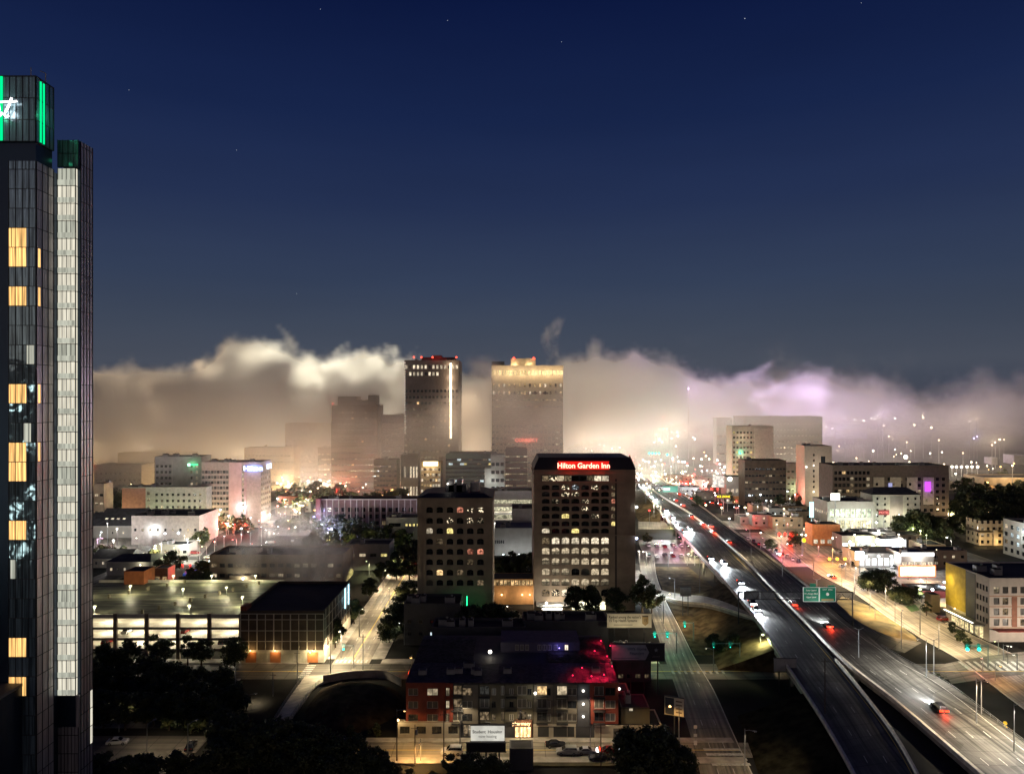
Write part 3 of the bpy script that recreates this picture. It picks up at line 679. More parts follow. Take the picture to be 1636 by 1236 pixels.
# ------------------------------------------------------------------ building kit
def pane(name, tint, rough=.08, wob=.15):
    if name in MATS: return MATS[name]
    m = bpy.data.materials.new(name); m.use_nodes = True; t = m.node_tree; b = t.nodes['Principled BSDF']
    b.inputs['Base Color'].default_value = tuple(tint[:3]) + (1,); b.inputs['Roughness'].default_value = rough
    b.inputs['Specular IOR Level'].default_value = .9
    tcn = t.nodes.new('ShaderNodeTexCoord'); nz = t.nodes.new('ShaderNodeTexNoise'); nz.inputs['Scale'].default_value = .9; nz.inputs['Detail'].default_value = 1
    oi = t.nodes.new('ShaderNodeObjectInfo'); ad = t.nodes.new('ShaderNodeVectorMath'); ad.operation = 'ADD'
    cb = t.nodes.new('ShaderNodeCombineXYZ'); mu = t.nodes.new('ShaderNodeMath'); mu.operation = 'MULTIPLY'; mu.inputs[1].default_value = 57
    t.links.new(oi.outputs['Random'], mu.inputs[0]); t.links.new(mu.outputs[0], cb.inputs[0]); t.links.new(mu.outputs[0], cb.inputs[2])
    t.links.new(tcn.outputs['Object'], ad.inputs[0]); t.links.new(cb.outputs[0], ad.inputs[1]); t.links.new(ad.outputs[0], nz.inputs['Vector'])
    bp = t.nodes.new('ShaderNodeBump'); bp.inputs['Strength'].default_value = wob; bp.inputs['Distance'].default_value = .4
    t.links.new(nz.outputs[0], bp.inputs['Height']); t.links.new(bp.outputs[0], b.inputs['Normal'])
    MATS[name] = m; return m
P_DARK = pane('dark_window_glass', (.012, .014, .018))
P_CURT = pane('curtained_window_glass', (.05, .045, .038), .35, .05)
P_BLUE = pane('bluish_window_glass', (.02, .03, .04))
R_WARM = litroom('warm_lit_room', (1, .66, .30), 1.1, .7, 1.3, True)
R_WHITE = litroom('white_lit_room', (1, .84, .60), 1.15, .65)
R_CREAM = litroom('cream_lit_room', (1, .80, .52), .66, .6, 1.1, True)
R_DIM = litroom('dim_lit_room', (1, .72, .42), .22, .9)
R_COOL = litroom('cool_lit_room', (.80, .95, 1), 1.1, .7)
R_PINK = litroom('pink_lit_room', (1, .35, .22), .8, .8)
R_YEL = litroom('yellow_lit_room', (1, .80, .28), 1.2, .6)
R_SPARK = litroom('painted_reflections_of_lamps', (1, .80, .52), 1.7, 1.0, 1.7)  # glowing blotches painted for city lights mirrored in the panes
_m = R_SPARK.node_tree.nodes
for n_ in _m:
    if n_.type == 'MAP_RANGE': n_.inputs[1].default_value = .55; n_.inputs[2].default_value = .66; n_.inputs[3].default_value = .012
R_SPARKC = litroom('painted_reflections_of_cool_lamps', (.85, .95, 1), 1.6, 1.0, 2.4)
for n_ in R_SPARKC.node_tree.nodes:
    if n_.type == 'MAP_RANGE': n_.inputs[1].default_value = .57; n_.inputs[2].default_value = .67; n_.inputs[3].default_value = .012
FR_DARK = mat('dark_window_frame', (.03, .03, .03), .5, var=0)
FR_LIGHT = mat('light_window_frame', (.5, .48, .43), .5, var=0)
FR_BROWN = mat('brown_window_frame', (.08, .05, .035), .5, var=0)
M_ROOF = mat('dark_roof_felt', (.012, .012, .014), .9, var=.4, scale=.3)
M_ROOFG = mat('grey_roof_gravel', (.05, .05, .053), .9, var=.3, scale=.4)
M_METAL = mat('rooftop_metal', (.28, .28, .28), .5, .5)
WM = {}
def window_mb(w, h, pm, fm, style, arch=False, fw=.09):
    mb = MB(); rise = min(w / 2, .35 * h) if arch else 0
    if arch:
        pts = [(-w/2, 0, 0), (w/2, 0, 0)] + [(w/2 * math.cos(a), 0, h - rise + rise * math.sin(a)) for a in [math.pi * i / 8 for i in range(9)]]
        mb.poly(pts, pm)
    else: mb.poly([(-w/2, 0, 0), (w/2, 0, 0), (w/2, 0, h), (-w/2, 0, h)], pm)
    mb.box(-w/2, w/2, -.06, -.005, 0, fw, fm); mb.box(-w/2, -w/2 + fw, -.06, -.005, fw, h - rise, fm); mb.box(w/2 - fw, w/2, -.06, -.005, fw, h - rise, fm)
    if not arch: mb.box(-w/2 + fw, w/2 - fw, -.06, -.005, h - fw, h, fm)
    if style in ('double', 'grid', 'arch'): mb.box(-fw/2, fw/2, -.055, -.006, fw, h - fw, fm)
    if style in ('sash', 'grid', 'arch'): mb.box(-w/2 + fw, w/2 - fw, -.05, -.007, h * .48, h * .48 + fw * .8, fm)
    if style == 'triple':
        for q in (-w/6, w/6): mb.box(q - fw/2, q + fw/2, -.055, -.006, fw, h - fw, fm)
    return mb
def window_mesh(w, h, pm, fm, style, arch=False):
    k = (round(w, 2), round(h, 2), pm.name, fm.name, style, arch)
    if k not in WM: WM[k] = window_mb(w, h, pm, fm, style, arch).data('window')
    return WM[k]
def facade(mb, mp, u0, u1, z0, z1, holes, rec, m, arch=False):
    us = sorted({u0, u1} | {round(q, 4) for h in holes for q in h[:2]}); zs = sorted({z0, z1} | {round(q, 4) for h in holes for q in h[2:]})
    hs = set()
    ui = {q: i for i, q in enumerate(us)}; zi = {q: i for i, q in enumerate(zs)}
    for a, b, c_, d in holes:
        for i in range(ui[round(a, 4)], ui[round(b, 4)]):
            for j in range(zi[round(c_, 4)], zi[round(d, 4)]): hs.add((i, j))
    for j in range(len(zs) - 1):
        i = 0
        while i < len(us) - 1:
            if (i, j) in hs: i += 1; continue
            k = i
            while k < len(us) - 1 and (k, j) not in hs: k += 1
            mb.poly([mp(us[i], 0, zs[j]), mp(us[k], 0, zs[j]), mp(us[k], 0, zs[j+1]), mp(us[i], 0, zs[j+1])], m); i = k
    for a, b, c_, d in holes:
        for (p, q) in (((a, c_), (b, c_)), ((b, c_), (b, d)), ((b, d), (a, d)), ((a, d), (a, c_))):
            mb.poly([mp(p[0], 0, p[1]), mp(q[0], 0, q[1]), mp(q[0], rec, q[1]), mp(p[0], rec, p[1])], m)
        if arch:
            w, h = b - a, d - c_; rise = min(w / 2, .35 * h); cx = (a + b) / 2
            arc = [(cx + w/2 * math.cos(t), d - rise + rise * math.sin(t)) for t in [math.pi * i / 8 for i in range(9)]]
            for dep in (0,):
                R_ = [(b, d)] + arc[:5][::-1]; L_ = [(a, d)] + arc[4:]
                mb.poly([mp(p[0], dep, p[1]) for p in R_], m); mb.poly([mp(p[0], dep, p[1]) for p in L_], m)
            for p, q in zip(arc, arc[1:]): mb.poly([mp(p[0], 0, p[1]), mp(q[0], 0, q[1]), mp(q[0], rec, q[1]), mp(p[0], rec, p[1])], m)
def wins(nx, nz, w, h, z0, dz, mx=None, pick=None, style='double', arch=False, rec=.25, fm=None, xs=None, zs=None):
    return dict(nx=nx, nz=nz, w=w, h=h, z0=z0, dz=dz, mx=mx, pick=pick, style=style, arch=arch, rec=rec, fm=fm or FR_DARK, xs=xs, zs=zs)
def lit(p, mats, dark=None, seed=1, over=None):
    rr = random.Random(seed); cache = {}
    def f(r, c_):
        if over and (r, c_) in over: return over[(r, c_)]
        if (r, c_) not in cache: cache[(r, c_)] = rr.choice(mats) if rr.random() < p else (dark or P_DARK)
        return cache[(r, c_)]
    return f
def building(name, label, cat, x0, x1, y0, y1, H, wall, faces=None, roof=M_ROOF, parapet=.9, units=3, group=None, seed=1, z0=0, ledge=None, ledgem=None, rz=0):
    cx = (x0 + x1) / 2; W_ = x1 - x0; Dp = y1 - y0; rr = random.Random(seed); faces = faces or {}
    e = empty(name, (cx, y0, z0), rz, label, cat, group)
    mb = MB()
    maps = {'S': (W_, lambda u, w, z: (u, w, z), 0, (0, 0)), 'W': (Dp, lambda u, w, z: (-W_/2 + w, Dp/2 - u, z), -math.pi/2, None), 'E': (Dp, lambda u, w, z: (W_/2 - w, Dp/2 + u, z), math.pi/2, None)}
    allw = []
    for k in ('S', 'W', 'E'):
        L_, mp, rot, _ = maps[k]; specs = faces.get(k) or []
        if isinstance(specs, dict): specs = [specs]
        holes = []
        for s in specs:
            mx = s['mx'] if s['mx'] is not None else (L_ / s['nx'] - s['w']) / 2
            xs = s['xs'] or [(-L_/2 + mx + s['w']/2 + i * ((L_ - 2*mx - s['w']) / max(1, s['nx'] - 1))) for i in range(s['nx'])]
            zz = s['zs'] or [s['z0'] + j * s['dz'] for j in range(s['nz'])]
            for j, z in enumerate(zz):
                for i, u in enumerate(xs):
                    pm = s['pick'](j, i) if s['pick'] else P_DARK
                    if pm is None: continue
                    holes.append((u - s['w']/2, u + s['w']/2, z, z + s['h']))
                    allw.append((0 if pm.name.find('lit') >= 0 or pm.name.find('lamps') >= 0 else 1, k, u, z, s, pm, mp, rot))
        arch = any(s['arch'] for s in specs); rec = max([s['rec'] for s in specs] or [.2])
        facade(mb, mp, -L_/2, L_/2, 0, H, holes, rec, wall, arch)
    mb.poly([(-W_/2, Dp, 0), (W_/2, Dp, 0), (W_/2, Dp, H), (-W_/2, Dp, H)], wall)
    # parapet round the flat roof
    t = .35; hp = H + parapet
    mb.box(-W_/2, W_/2, 0, t, H, hp, wall); mb.box(-W_/2, W_/2, Dp - t, Dp, H, hp, wall); mb.box(-W_/2, -W_/2 + t, t, Dp - t, H, hp, wall); mb.box(W_/2 - t, W_/2, t, Dp - t, H, hp, wall)
    for (za, zb, pr) in (ledge or []): mb.box(-W_/2 - pr, W_/2 + pr, -pr, -.003, za, zb, ledgem or wall); mb.box(-W_/2 - pr, -W_/2 - .003, -.003, Dp, za, zb, ledgem or wall); mb.box(W_/2 + .003, W_/2 + pr, -.003, Dp, za, zb, ledgem or wall)
    mb.build('wall', e)
    mb = MB(); mb.poly([(-W_/2 + t, t, H + .05), (W_/2 - t, t, H + .05), (W_/2 - t, Dp - t, H + .05), (-W_/2 + t, Dp - t, H + .05)], roof)
    ro = mb.build('roof', e)
    for i in range(units):
        w, d, h = rr.uniform(1.5, 4) * min(1, W_/16 + .3), rr.uniform(1.5, 3), rr.uniform(1., 2.2)
        ux, uy = rr.uniform(-W_*.38, W_*.38), rr.uniform(Dp*.25, Dp*.75)
        u = MB(); u.box(-w/2, w/2, -d/2, d/2, 0, h, M_METAL); u.box(-w/2 + .2, w/2 - .2, -d/2 + .2, d/2 - .2, h + .01, h + .3, M_ROOF)
        u.tube([(w*.2, 0, h + .3), (w*.2, 0, h + .7)], .35, M_METAL, 8)
        u.build('rooftop_unit', ro, (ux, uy, H + .06))
    allw.sort(key=lambda a: a[0])
    rest = MB()
    for n, (_, k, u, z, s, pm, mp, rot) in enumerate(allw):
        p = mp(u, s['rec'], z)
        if n < 100: put('window', window_mesh(s['w'], s['h'], pm, s['fm'], s['style'], s['arch']), e, p, rot)
        else:
            q = window_mb(s['w'], s['h'], pm, s['fm'], s['style'], s['arch']); M_ = Matrix.Translation(p) @ Matrix.Rotation(rot, 4, 'Z'); b = len(rest.v)
            rest.v += [tuple(M_ @ Vector(v)) for v in q.v]; rest.f += [tuple(b + i for i in f) for f in q.f]
            rest.m += [rest.mi(q.mats[i]) for i in q.m]
    if rest.v: rest.build('window', e)['kind'] = 'stuff'
    return e
def X_(px, D): return (px - CXP) / F_PX * D
def H_(py, D): return CAMH - (py - HYP) / F_PX * D
def text(name, parent, s, loc, size, m, rot=(math.pi/2, 0, 0), align='CENTER', ext=.05, shear=0, sx=1.0, spacing=1.0, bold=0.0):
    cu = bpy.data.curves.new(name, 'FONT'); cu.body = s; cu.size = size; cu.align_x = align; cu.align_y = 'CENTER'; cu.extrude = ext; cu.shear = shear; cu.space_character = spacing
    cu.offset = bold; cu.resolution_u = 3; cu.materials.append(m)
    t_ = bpy.data.objects.new(name, cu); me = bpy.data.meshes.new_from_object(t_); bpy.data.objects.remove(t_); bpy.data.curves.remove(cu)
    me.transform(Matrix.Diagonal((sx, 1, 1, 1)))
    if not me.materials: me.materials.append(m)
    o = bpy.data.objects.new(name, me); COL.objects.link(o); o.location = loc; o.rotation_euler = rot
    if parent: o.parent = parent
    return o
def lamp_dot(parent, loc, r, m, name='lamp'):
    mb = MB(); mb.ball((0, 0, 0), r, m, 8); return mb.build(name, parent, loc)
def wall_pack(parent, loc, col, power, cname, r=.3, size=.4):
    """a small wall or rooftop lamp, part of its building, with its real light"""
    lamp_dot(parent, loc, r, emit('lamp_' + cname, col, 6), 'wall_lamp')
    light('POINT', parent, (loc[0], loc[1] - .6, loc[2]), col, power, size)
# ------------------------------------------------------------------ the glass tower at the left edge
def curtainglass(name, tint, rough, band, es=0, ecol=(1, 1, 1), vs=3.0, met=0.):
    if name in MATS: return MATS[name]
    m = bpy.data.materials.new(name); m.use_nodes = True; t = m.node_tree; b = t.nodes['Principled BSDF']
    g = t.nodes.new('ShaderNodeTexCoord'); oi = t.nodes.new('ShaderNodeObjectInfo')
    cb = t.nodes.new('ShaderNodeCombineXYZ'); mu = t.nodes.new('ShaderNodeMath'); mu.operation = 'MULTIPLY'; mu.inputs[1].default_value = 31
    t.links.new(oi.outputs['Random'], mu.inputs[0]); t.links.new(mu.outputs[0], cb.inputs[0]); t.links.new(mu.outputs[0], cb.inputs[1]); t.links.new(mu.outputs[0], cb.inputs[2])
    ad = t.nodes.new('ShaderNodeVectorMath'); ad.operation = 'ADD'; t.links.new(g.outputs['Object'], ad.inputs[0]); t.links.new(cb.outputs[0], ad.inputs[1])
    mp = t.nodes.new('ShaderNodeMapping'); mp.inputs['Scale'].default_value = (vs, vs, .12); t.links.new(ad.outputs[0], mp.inputs[0])
    nz = t.nodes.new('ShaderNodeTexNoise'); nz.inputs['Scale'].default_value = 1.; nz.inputs['Detail'].default_value = 3; t.links.new(mp.outputs[0], nz.inputs['Vector'])
    r = t.nodes.new('ShaderNodeMapRange'); r.inputs[1].default_value = .35; r.inputs[2].default_value = .65; r.inputs[3].default_value = 1 - band; r.inputs[4].default_value = 1 + band
    t.links.new(nz.outputs[0], r.inputs[0])
    vm = t.nodes.new('ShaderNodeVectorMath'); vm.operation = 'SCALE'; vm.inputs[0].default_value = tint[:3]; t.links.new(r.outputs[0], vm.inputs[3])
    t.links.new(vm.outputs[0], b.inputs['Base Color']); b.inputs['Roughness'].default_value = rough; b.inputs['Specular IOR Level'].default_value = 1.0; b.inputs['Metallic'].default_value = met
    if es:
        b.inputs['Emission Color'].default_value = tuple(ecol[:3]) + (1,)
        ms = t.nodes.new('ShaderNodeMath'); ms.operation = 'MULTIPLY'; ms.inputs[1].default_value = es; t.links.new(r.outputs[0], ms.inputs[0]); t.links.new(ms.outputs[0], b.inputs['Emission Strength'])
        m.cycles.emission_sampling = 'NONE'
    n2 = t.nodes.new('ShaderNodeTexNoise'); n2.inputs['Scale'].default_value = .3; n2.inputs['Detail'].default_value = 2; t.links.new(ad.outputs[0], n2.inputs['Vector'])
    bp = t.nodes.new('ShaderNodeBump'); bp.inputs['Strength'].default_value = .1; bp.inputs['Distance'].default_value = .5
    t.links.new(n2.outputs[0], bp.inputs['Height']); t.links.new(bp.outputs[0], b.inputs['Normal'])
    MATS[name] = m; return m
G_DK = curtainglass('tower_glass', (.26, .38, .44), .05, .6, met=.65)
G_SIDE = curtainglass('tower_side_glass', (.42, .40, .41), .28, .3, met=.4)
G_LIT = curtainglass('tower_lit_strip_glass', (.3, .3, .25), .3, .22, .74, (1, .94, .76), 2.2)
G_LIT2 = curtainglass('tower_lit_strip_glass_dim', (.3, .3, .25), .3, .3, .46, (.95, .97, .80), 2.2)
G_ROOM = curtainglass('tower_lit_curtain', (.3, .2, .1), .4, .6, 1.2, (1, .56, .18), 5)
G_CROWN = curtainglass('tower_crown_glass', (.16, .26, .30), .2, .4, met=.5)
G_GREEN = emit('green_led', (.0, 1, .32), 1.1)
M_MULL = mat('tower_mullion', (.035, .04, .045), .35, .5, var=0)
M_SLOT = mat('tower_dark_slot', (.03, .05, .085), .25, .6, var=0)
tw = empty('glass_tower', (-80, 120, 0), 0, 'tall dark glass tower with a lit vertical strip and a green-lit crown', 'tower')
FH = 3.25
zf = [80 + (640 - 1236) / 1150 * 120 + i * FH for i in range(-5, 40)]
z_top = 134.0; z_cr = 123.2
# local coordinates: x relative to -80, y relative to 120
mb = MB(); mb.box(-70, .62, .15, 4.6, 0, 120.0, M_SLOT); mb.box(-70, .40, .3, 4.6, 120.0, z_cr, M_SLOT)
mb.box(-70, -.2, 4.5, 11.2, 0, 120, M_SLOT)
mb.box(.5, 3.5, 7.16, 11.2, 0, 28, G_SIDE); mb.box(.5, 3.5, 7.16, 11.2, 121.3, 125.9, M_SLOT); mb.box(.5, 3.5, 7.62, 11.2, 28, 121.3, M_SLOT)
mb.build('core', tw)
def bays(x0, x1, y, z0, z1, litf, m, axis='x', zfl=None, mull=4, name='window', p=.06):
    """one bay of glass per floor on a face; axis 'x': faces the camera; 'y': faces the east"""
    zfl = zfl or zf; mid = MB()
    for a, b in zip(zfl, zfl[1:]):
        if b <= z0 or a >= z1: continue
        za, zb = max(a, z0), min(b, z1)
        k = litf(za, zb) if litf else None
        segs = [(x0, x1, m)] if k is None else k
        for (s0, s1, mm) in segs:
            q = MB()
            if axis == 'x': q.poly([(s0, y, za + .06), (s1, y, za + .06), (s1, y, zb - .06), (s0, y, zb - .06)], mm)
            else: q.poly([(y, s0, za + .06), (y, s1, za + .06), (y, s1, zb - .06), (y, s0, zb - .06)], mm)
            q.build(name, tw)
        if axis == 'x': mid.box(x0, x1, y - p, y + .1, za - .05, za + .05, M_MULL)
        else: mid.box(y - .1, y + p, x0, x1, za - .05, za + .05, M_MULL)
    for i in range(mull + 1):
        u = x0 + (x1 - x0) * i / mull
        if axis == 'x': mid.box(u - .035, u + .035, y - p - .03, y - .002, z0, z1, M_MULL)
        else: mid.box(y + .002, y + p + .03, u - .035, u + .035, z0, z1, M_MULL)
    mid.build('mullions', tw)
litpy = [395, 425, 487, 640, 731, 762, 855, 1040, 1101]
W2 = {700: (-1.4, -.2), 900: (-3.6, -2.7), 560: (-.9, .3)}
def zof(py, D): return 80 - (py - 640) / 1150 * D
def front(za, zb):
    c_ = (za + zb) / 2
    for py in litpy:
        if abs(zof(py, 120) - c_) < FH / 2: return [(-3.9, -1.0, G_ROOM), (-1.0, .6, G_DK)]
    for py, (u, v) in W2.items():
        if abs(zof(py, 120) - c_) < FH / 2: return [(-3.9, u, G_DK), (u, v, G_LIT2), (v, .6, G_DK)]
    return None
bays(-3.9, .6, 0, 2, 120.0, front, G_DK)
bays(-8.2, -4.1, .9, 2, 120.0, None, G_DK, mull=4)
def sideC(za, zb):
    c_ = (za + zb) / 2
    for py in (425, 487, 640, 731):
        if abs(zof(py, 120) - c_) < FH / 2: return [(.1, .5, G_SIDE), (.5, 1.1, G_ROOM), (1.1, 4.6, G_SIDE)]
    return None
bays(.1, 4.6, .66, 2, 120.0, sideC, G_SIDE, axis='y', mull=3)
# crown above a dark recessed joint
crz = [z_cr, z_cr + 3.6, z_cr + 7.2, z_top]
bays(-8, .6, -.1, z_cr, z_top, None, G_CROWN, zfl=crz, mull=8, name='crown_panel')
bays(.0, 4.6, .66, z_cr, z_top, None, G_CROWN, axis='y', zfl=crz, mull=4, name='crown_panel')
mb = MB(); mb.box(-40, .62, 0, 4.7, z_cr, z_top - .1, M_SLOT); mb.box(-8, .7, -.1, 4.7, z_top - .1, z_top + .15, M_MULL); mb.build('crown', tw)
MB().box(-9.2, -4.75, -.32, -.14, z_cr + .1, z_top - .1, G_GREEN).build('green_light_strip', tw)
for y_ in (.95, 1.75): MB().box(.70, .80, y_, y_ + .28, z_cr + .2, z_top - .4, G_GREEN).build('green_light_strip', tw)
light('POINT', tw, (-6.5, -2.5, z_cr + 5), (.1, 1, .45), 250, .6)
light('POINT', tw, (2.2, 1.5, z_cr + 5), (.1, 1, .45), 120, .3)
# cursive white letters, cut by the frame
WL = emit('white_sign_letters', (1, .97, 1), 3.2)
def stroke(pts, r=.17): 
    q = MB(); q.tube([(x, -.75, z) for x, z in pts], r, WL, 6); q.smooth = True; return q.build('sign_letter', tw)
zs_ = z_cr + 5.2
for ox in (-6.3,):
    stroke([(ox, zs_ - 1.3), (ox + .35, zs_ + .35), (ox + .5, zs_ + .5), (ox + .62, zs_ - .1), (ox + .55, zs_ - .7), (ox + 1.0, zs_ + .3), (ox + 1.3, zs_ + .45), (ox + 1.35, zs_), (ox + 1.25, zs_ - .9), (ox + 1.5, zs_ - 1.2), (ox + 1.9, zs_ - .7)])
stroke([(-2.9, zs_ + 1.75), (-3.3, zs_ + .6), (-3.9, zs_ - .6), (-4.05, zs_ - 1.15), (-3.8, zs_ - 1.45), (-3.4, zs_ - 1.2)])
stroke([(-7.2, zs_ + .98), (-4.6, zs_ + 1.05), (-2.5, zs_ + 1.12), (-2.05, zs_ + 1.2)], .15)
stroke([(-7.2, zs_ - 1.2), (-6.9, zs_ - .2), (-6.6, zs_ - .4), (-6.3, zs_ - 1.2)])
light('POINT', tw, (-4.5, -2.0, zs_), (1, .97, 1), 160, .6)
# roof masts
MB().tube([(-2.2, 3, z_top), (-2.2, 3, z_top + 2.9)], .07, M_METAL, 6).tube([(-1.6, 3, z_top), (-1.6, 3, z_top + .5)], .25, M_METAL, 6).build('aerial', tw)
MB().tube([(.3, 3, z_top), (.3, 3, z_top + 1.9), (-.6, 3, z_top + 2.3)], .09, M_METAL, 6).build('crane_arm', tw)
# lit strip bay
zB = [28.0 + i * 3.1 for i in range(31)]
def stripf(za, zb):
    i = int(round((za - 28) / 3.1)); h = (zb - za)
    return [(.06 - .2, 2.95, G_LIT2 if i % 7 == 5 or i > 28 and i % 2 else G_LIT)]
bays(-.14, 2.95, 7, 28, 121, stripf, G_LIT, zfl=zB, mull=4, p=.03)
mb = MB()
for i, a in enumerate(zB[:-1]): mb.box(-.14, 2.95, 6.93, 6.995, a + .15, a + 1.05, G_LIT2)
mb.build('spandrel', tw)
bays(7.0, 7.6, 3.0, 28, 121, lambda a, b: [(7.0, 7.6, G_LIT)], G_LIT, axis='y', zfl=zB, mull=1, p=.03)
mb = MB(); mb.box(-.14, 2.95, 7.05, 7.15, 22.5, 28, M_SLOT); mb.build('dark_opening', tw)  # dark sheet standing in for the shaded opening under the strip
bays(-.14, 3.5, 7.0, 2, 22.5, None, G_SIDE, mull=6)
def sideE(za, zb):
    c_ = (za + zb) / 2
    if 18 < c_ < 27: return [(7.6, 10.4, G_SIDE), (10.4, 11.2, G_LIT)]
    return None
bays(7.6, 11.2, 3.55, 2, 126, sideE, G_SIDE, axis='y', mull=4)
bays(-.14, 3.5, 7.0, 121.2, 126, None, G_CROWN, zfl=[121.2, 123.6, 126], mull=4, name='crown_panel')
light('POINT', tw, (1.5, 6.0, 122), (.1, 1, .45), 4, .3)
# podium at the bottom left
mb = MB(); mb.box(-30, -1.6, -6, -.2, 0, 32.5, M_SLOT); mb.box(-30.1, -1.5, -6.1, -.1, 32.5, 33.0, mat('podium_edge', (.10, .10, .10), .6)); mb.build('podium', tw)
q = MB(); q.box(-3.6, -2.7, -6.15, -6.05, 25, 26.2, R_WARM); q.build('window', tw)
# ------------------------------------------------------------------ the buildings
W_BEIGE = mat('beige_stone', (.27, .20, .135), .85, var=.2, scale=.2)
W_TAN = mat('tan_stucco', (.33, .25, .165), .85, var=.2, scale=.2)
W_BRICK = mat('red_brick', (.16, .028, .015), .85, var=.2, scale=.5)
W_BROWN = mat('brown_panel', (.07, .05, .032), .8, var=.25, scale=.3)
W_WHITE = mat('white_stucco', (.30, .285, .25), .8, var=.1, scale=.3)
W_GREY = mat('grey_stucco', (.26, .25, .24), .8, var=.12, scale=.3)
W_DARK = mat('charcoal_panel', (.05, .05, .055), .7, var=.2, scale=.3)
W_PINK = mat('pinkish_render', (.42, .28, .27), .8, var=.1, scale=.3)
W_OLIVE = mat('olive_stucco', (.10, .09, .06), .85, var=.12, scale=.3)
W_TAUPE = mat('taupe_stucco', (.12, .105, .082), .85, var=.12, scale=.3)
M_LINE = mat('pale_trim', (.5, .45, .36), .7, var=.05)

# --- hotel with the red roof sign
D = 275; x0, x1 = X_(853, D), X_(1015, D); cx = (x0 + x1) / 2; Hh = H_(752, D)
colx = [X_(871.9 + 15.8 * i, D) - cx for i in range(7)]
small = [H_(y + 3.4, D) for y in (848.4, 836.8, 824.8, 812.8, 800.8, 789.7, 779)]
big = [H_(y + 5, D) for y in (947, 930, 913.5, 897, 880.5, 864)]
f_big = lit(.5, [R_WHITE], P_DARK, 3, {**{(r, c_): R_CREAM for r in (1, 2, 3, 4, 5) for c_ in range(7)}, **{(5, c_): R_WHITE for c_ in range(1, 7)}, (2, 3): P_DARK, (2, 4): P_CURT, (0, 3): P_DARK, (0, 4): P_DARK, (0, 5): P_DARK, (0, 6): P_DARK, (5, 0): R_DIM, (0, 0): R_DIM, (0, 1): R_SPARK})
f_small = lit(.62, [R_SPARK, R_SPARK, R_SPARK, R_SPARKC], P_DARK, 5, {(0, 0): R_WHITE, (0, 3): R_YEL, (2, 2): R_YEL, (1, 4): P_DARK, (1, 5): P_DARK, (0, 4): P_DARK, (0, 5): P_DARK})
hotel = building('hotel', 'tan twelve-storey hotel with arched windows and a glowing red sign on its black roof', 'hotel', x0, x1, D, D + 26, Hh, W_BEIGE,
    {'S': [wins(7, 7, 3.0, 1.9, 0, 0, pick=f_small, style='arch', arch=True, rec=.5, xs=colx, zs=small),
           wins(7, 6, 3.0, 2.6, 0, 0, pick=f_big, style='arch', arch=True, rec=.5, xs=colx, zs=big),
           wins(1, 1, 1.6, 1.8, 0, 0, pick=lambda r, c_: R_YEL if r == 0 else (R_PINK if r == 3 else R_DIM), rec=.5, arch=False, xs=[X_(980, D) - cx], zs=[H_(y + 3.4, D) for y in (836.8, 824.8, 812.8, 800.8, 789.7, 779)])]},
    units=0, parapet=.5, ledge=[(H_(758, D), H_(755.5, D), .35), (H_(771, D), H_(769, D), .25), (H_(855, D), H_(854, D), .2)], ledgem=W_BEIGE)
W_ = x1 - x0
mb = MB()
mb.box(colx[0] - 1.6, colx[6] + 1.6, -.06, .0, H_(768.5, D), H_(759.5, D), M_SLOT); mb.build('penthouse_wall', hotel)
for i in range(9):
    w = (colx[6] - colx[0] + 3) / 9; a = colx[0] - 1.5 + i * w
    MB().poly([(a + .12, -.1, H_(768, D)), (a + w - .12, -.1, H_(768, D)), (a + w - .12, -.1, H_(760, D)), (a + .12, -.1, H_(760, D))], [R_DIM, R_SPARK, R_CREAM, R_DIM, R_SPARK, R_SPARK, R_DIM, R_WHITE, R_WHITE][i]).build('window', hotel)
MB().box(X_(984, D) - cx - .35, X_(984, D) - cx + .35, -.04, .01, .3, Hh - 3, mat('painted_recess_shade', (.06, .045, .035), .8)).build('recess_strip', hotel)  # flat strip coloured dark for the shade of a recess
MB().box(-W_/2 + .05, -W_/2 + 1.3, -.25, -.01, .1, Hh - 4.5, W_BEIGE).build('corner_pilaster', hotel)
ht = H_(731, D); M_MANS = mat('black_mansard_roof', (.012, .011, .013), .6, var=.2)
mb = MB(); a, b = W_/2 + .3, W_/2 - 1.9; h0 = Hh + .52
lo_, hi_ = [(-a, -.3), (a, -.3), (a, 26.3), (-a, 26.3)], [(-b, 1.8), (b, 1.8), (b, 24), (-b, 24)]
for i in range(4):
    j = (i + 1) % 4; mb.poly([(*lo_[i], h0), (*lo_[j], h0), (*hi_[j], ht), (*hi_[i], ht)], M_MANS)
mb.poly([(*p, ht) for p in hi_], M_MANS); mb.poly([(*p, h0) for p in lo_], M_MANS)
rf = mb.build('mansard_roof', hotel)
for px in (911, 945, 949, 964): MB().tube([(X_(px, D + 4) - cx, 6, ht), (X_(px, D + 4) - cx, 6, ht + (1.8 if px != 945 else 2.6))], .06, M_METAL, 5).build('aerial', rf)
MB().poly([(a - .4, -.2, h0), (a, -.25, h0), (b, 1.7, ht + 1.2), (b - .3, 1.7, ht)], M_MANS).build('roof_horn', rf)
sg = empty('red_roof_sign', (X_(932, D), D - .9, 0), 0, 'line of glowing red letters on the black mansard roof of the tan hotel', 'sign')
RED = emit('red_sign_letters', (1, .16, .035), 2.6); REDG = emit('red_sign_tube', (1, .02, .01), 1.6)
zc = H_(743, D)
MB().box(-9.6, 9.6, .02, .25, zc - 1.4, zc + 1.4, mat('red_halo_panel', (.3, .02, .02), .6, var=0, emis=(1, .01, .008), estr=.5)).build('back_panel', sg)  # panel glows red to stand in for the halo round the letters
text('sign_letters', sg, 'Hilton Garden Inn', (0, -.3, zc - .1), 2.8, emit('pink_sign_letters', (1, .36, .24), 4), ext=.1, sx=.97, bold=.045)
mb = MB()
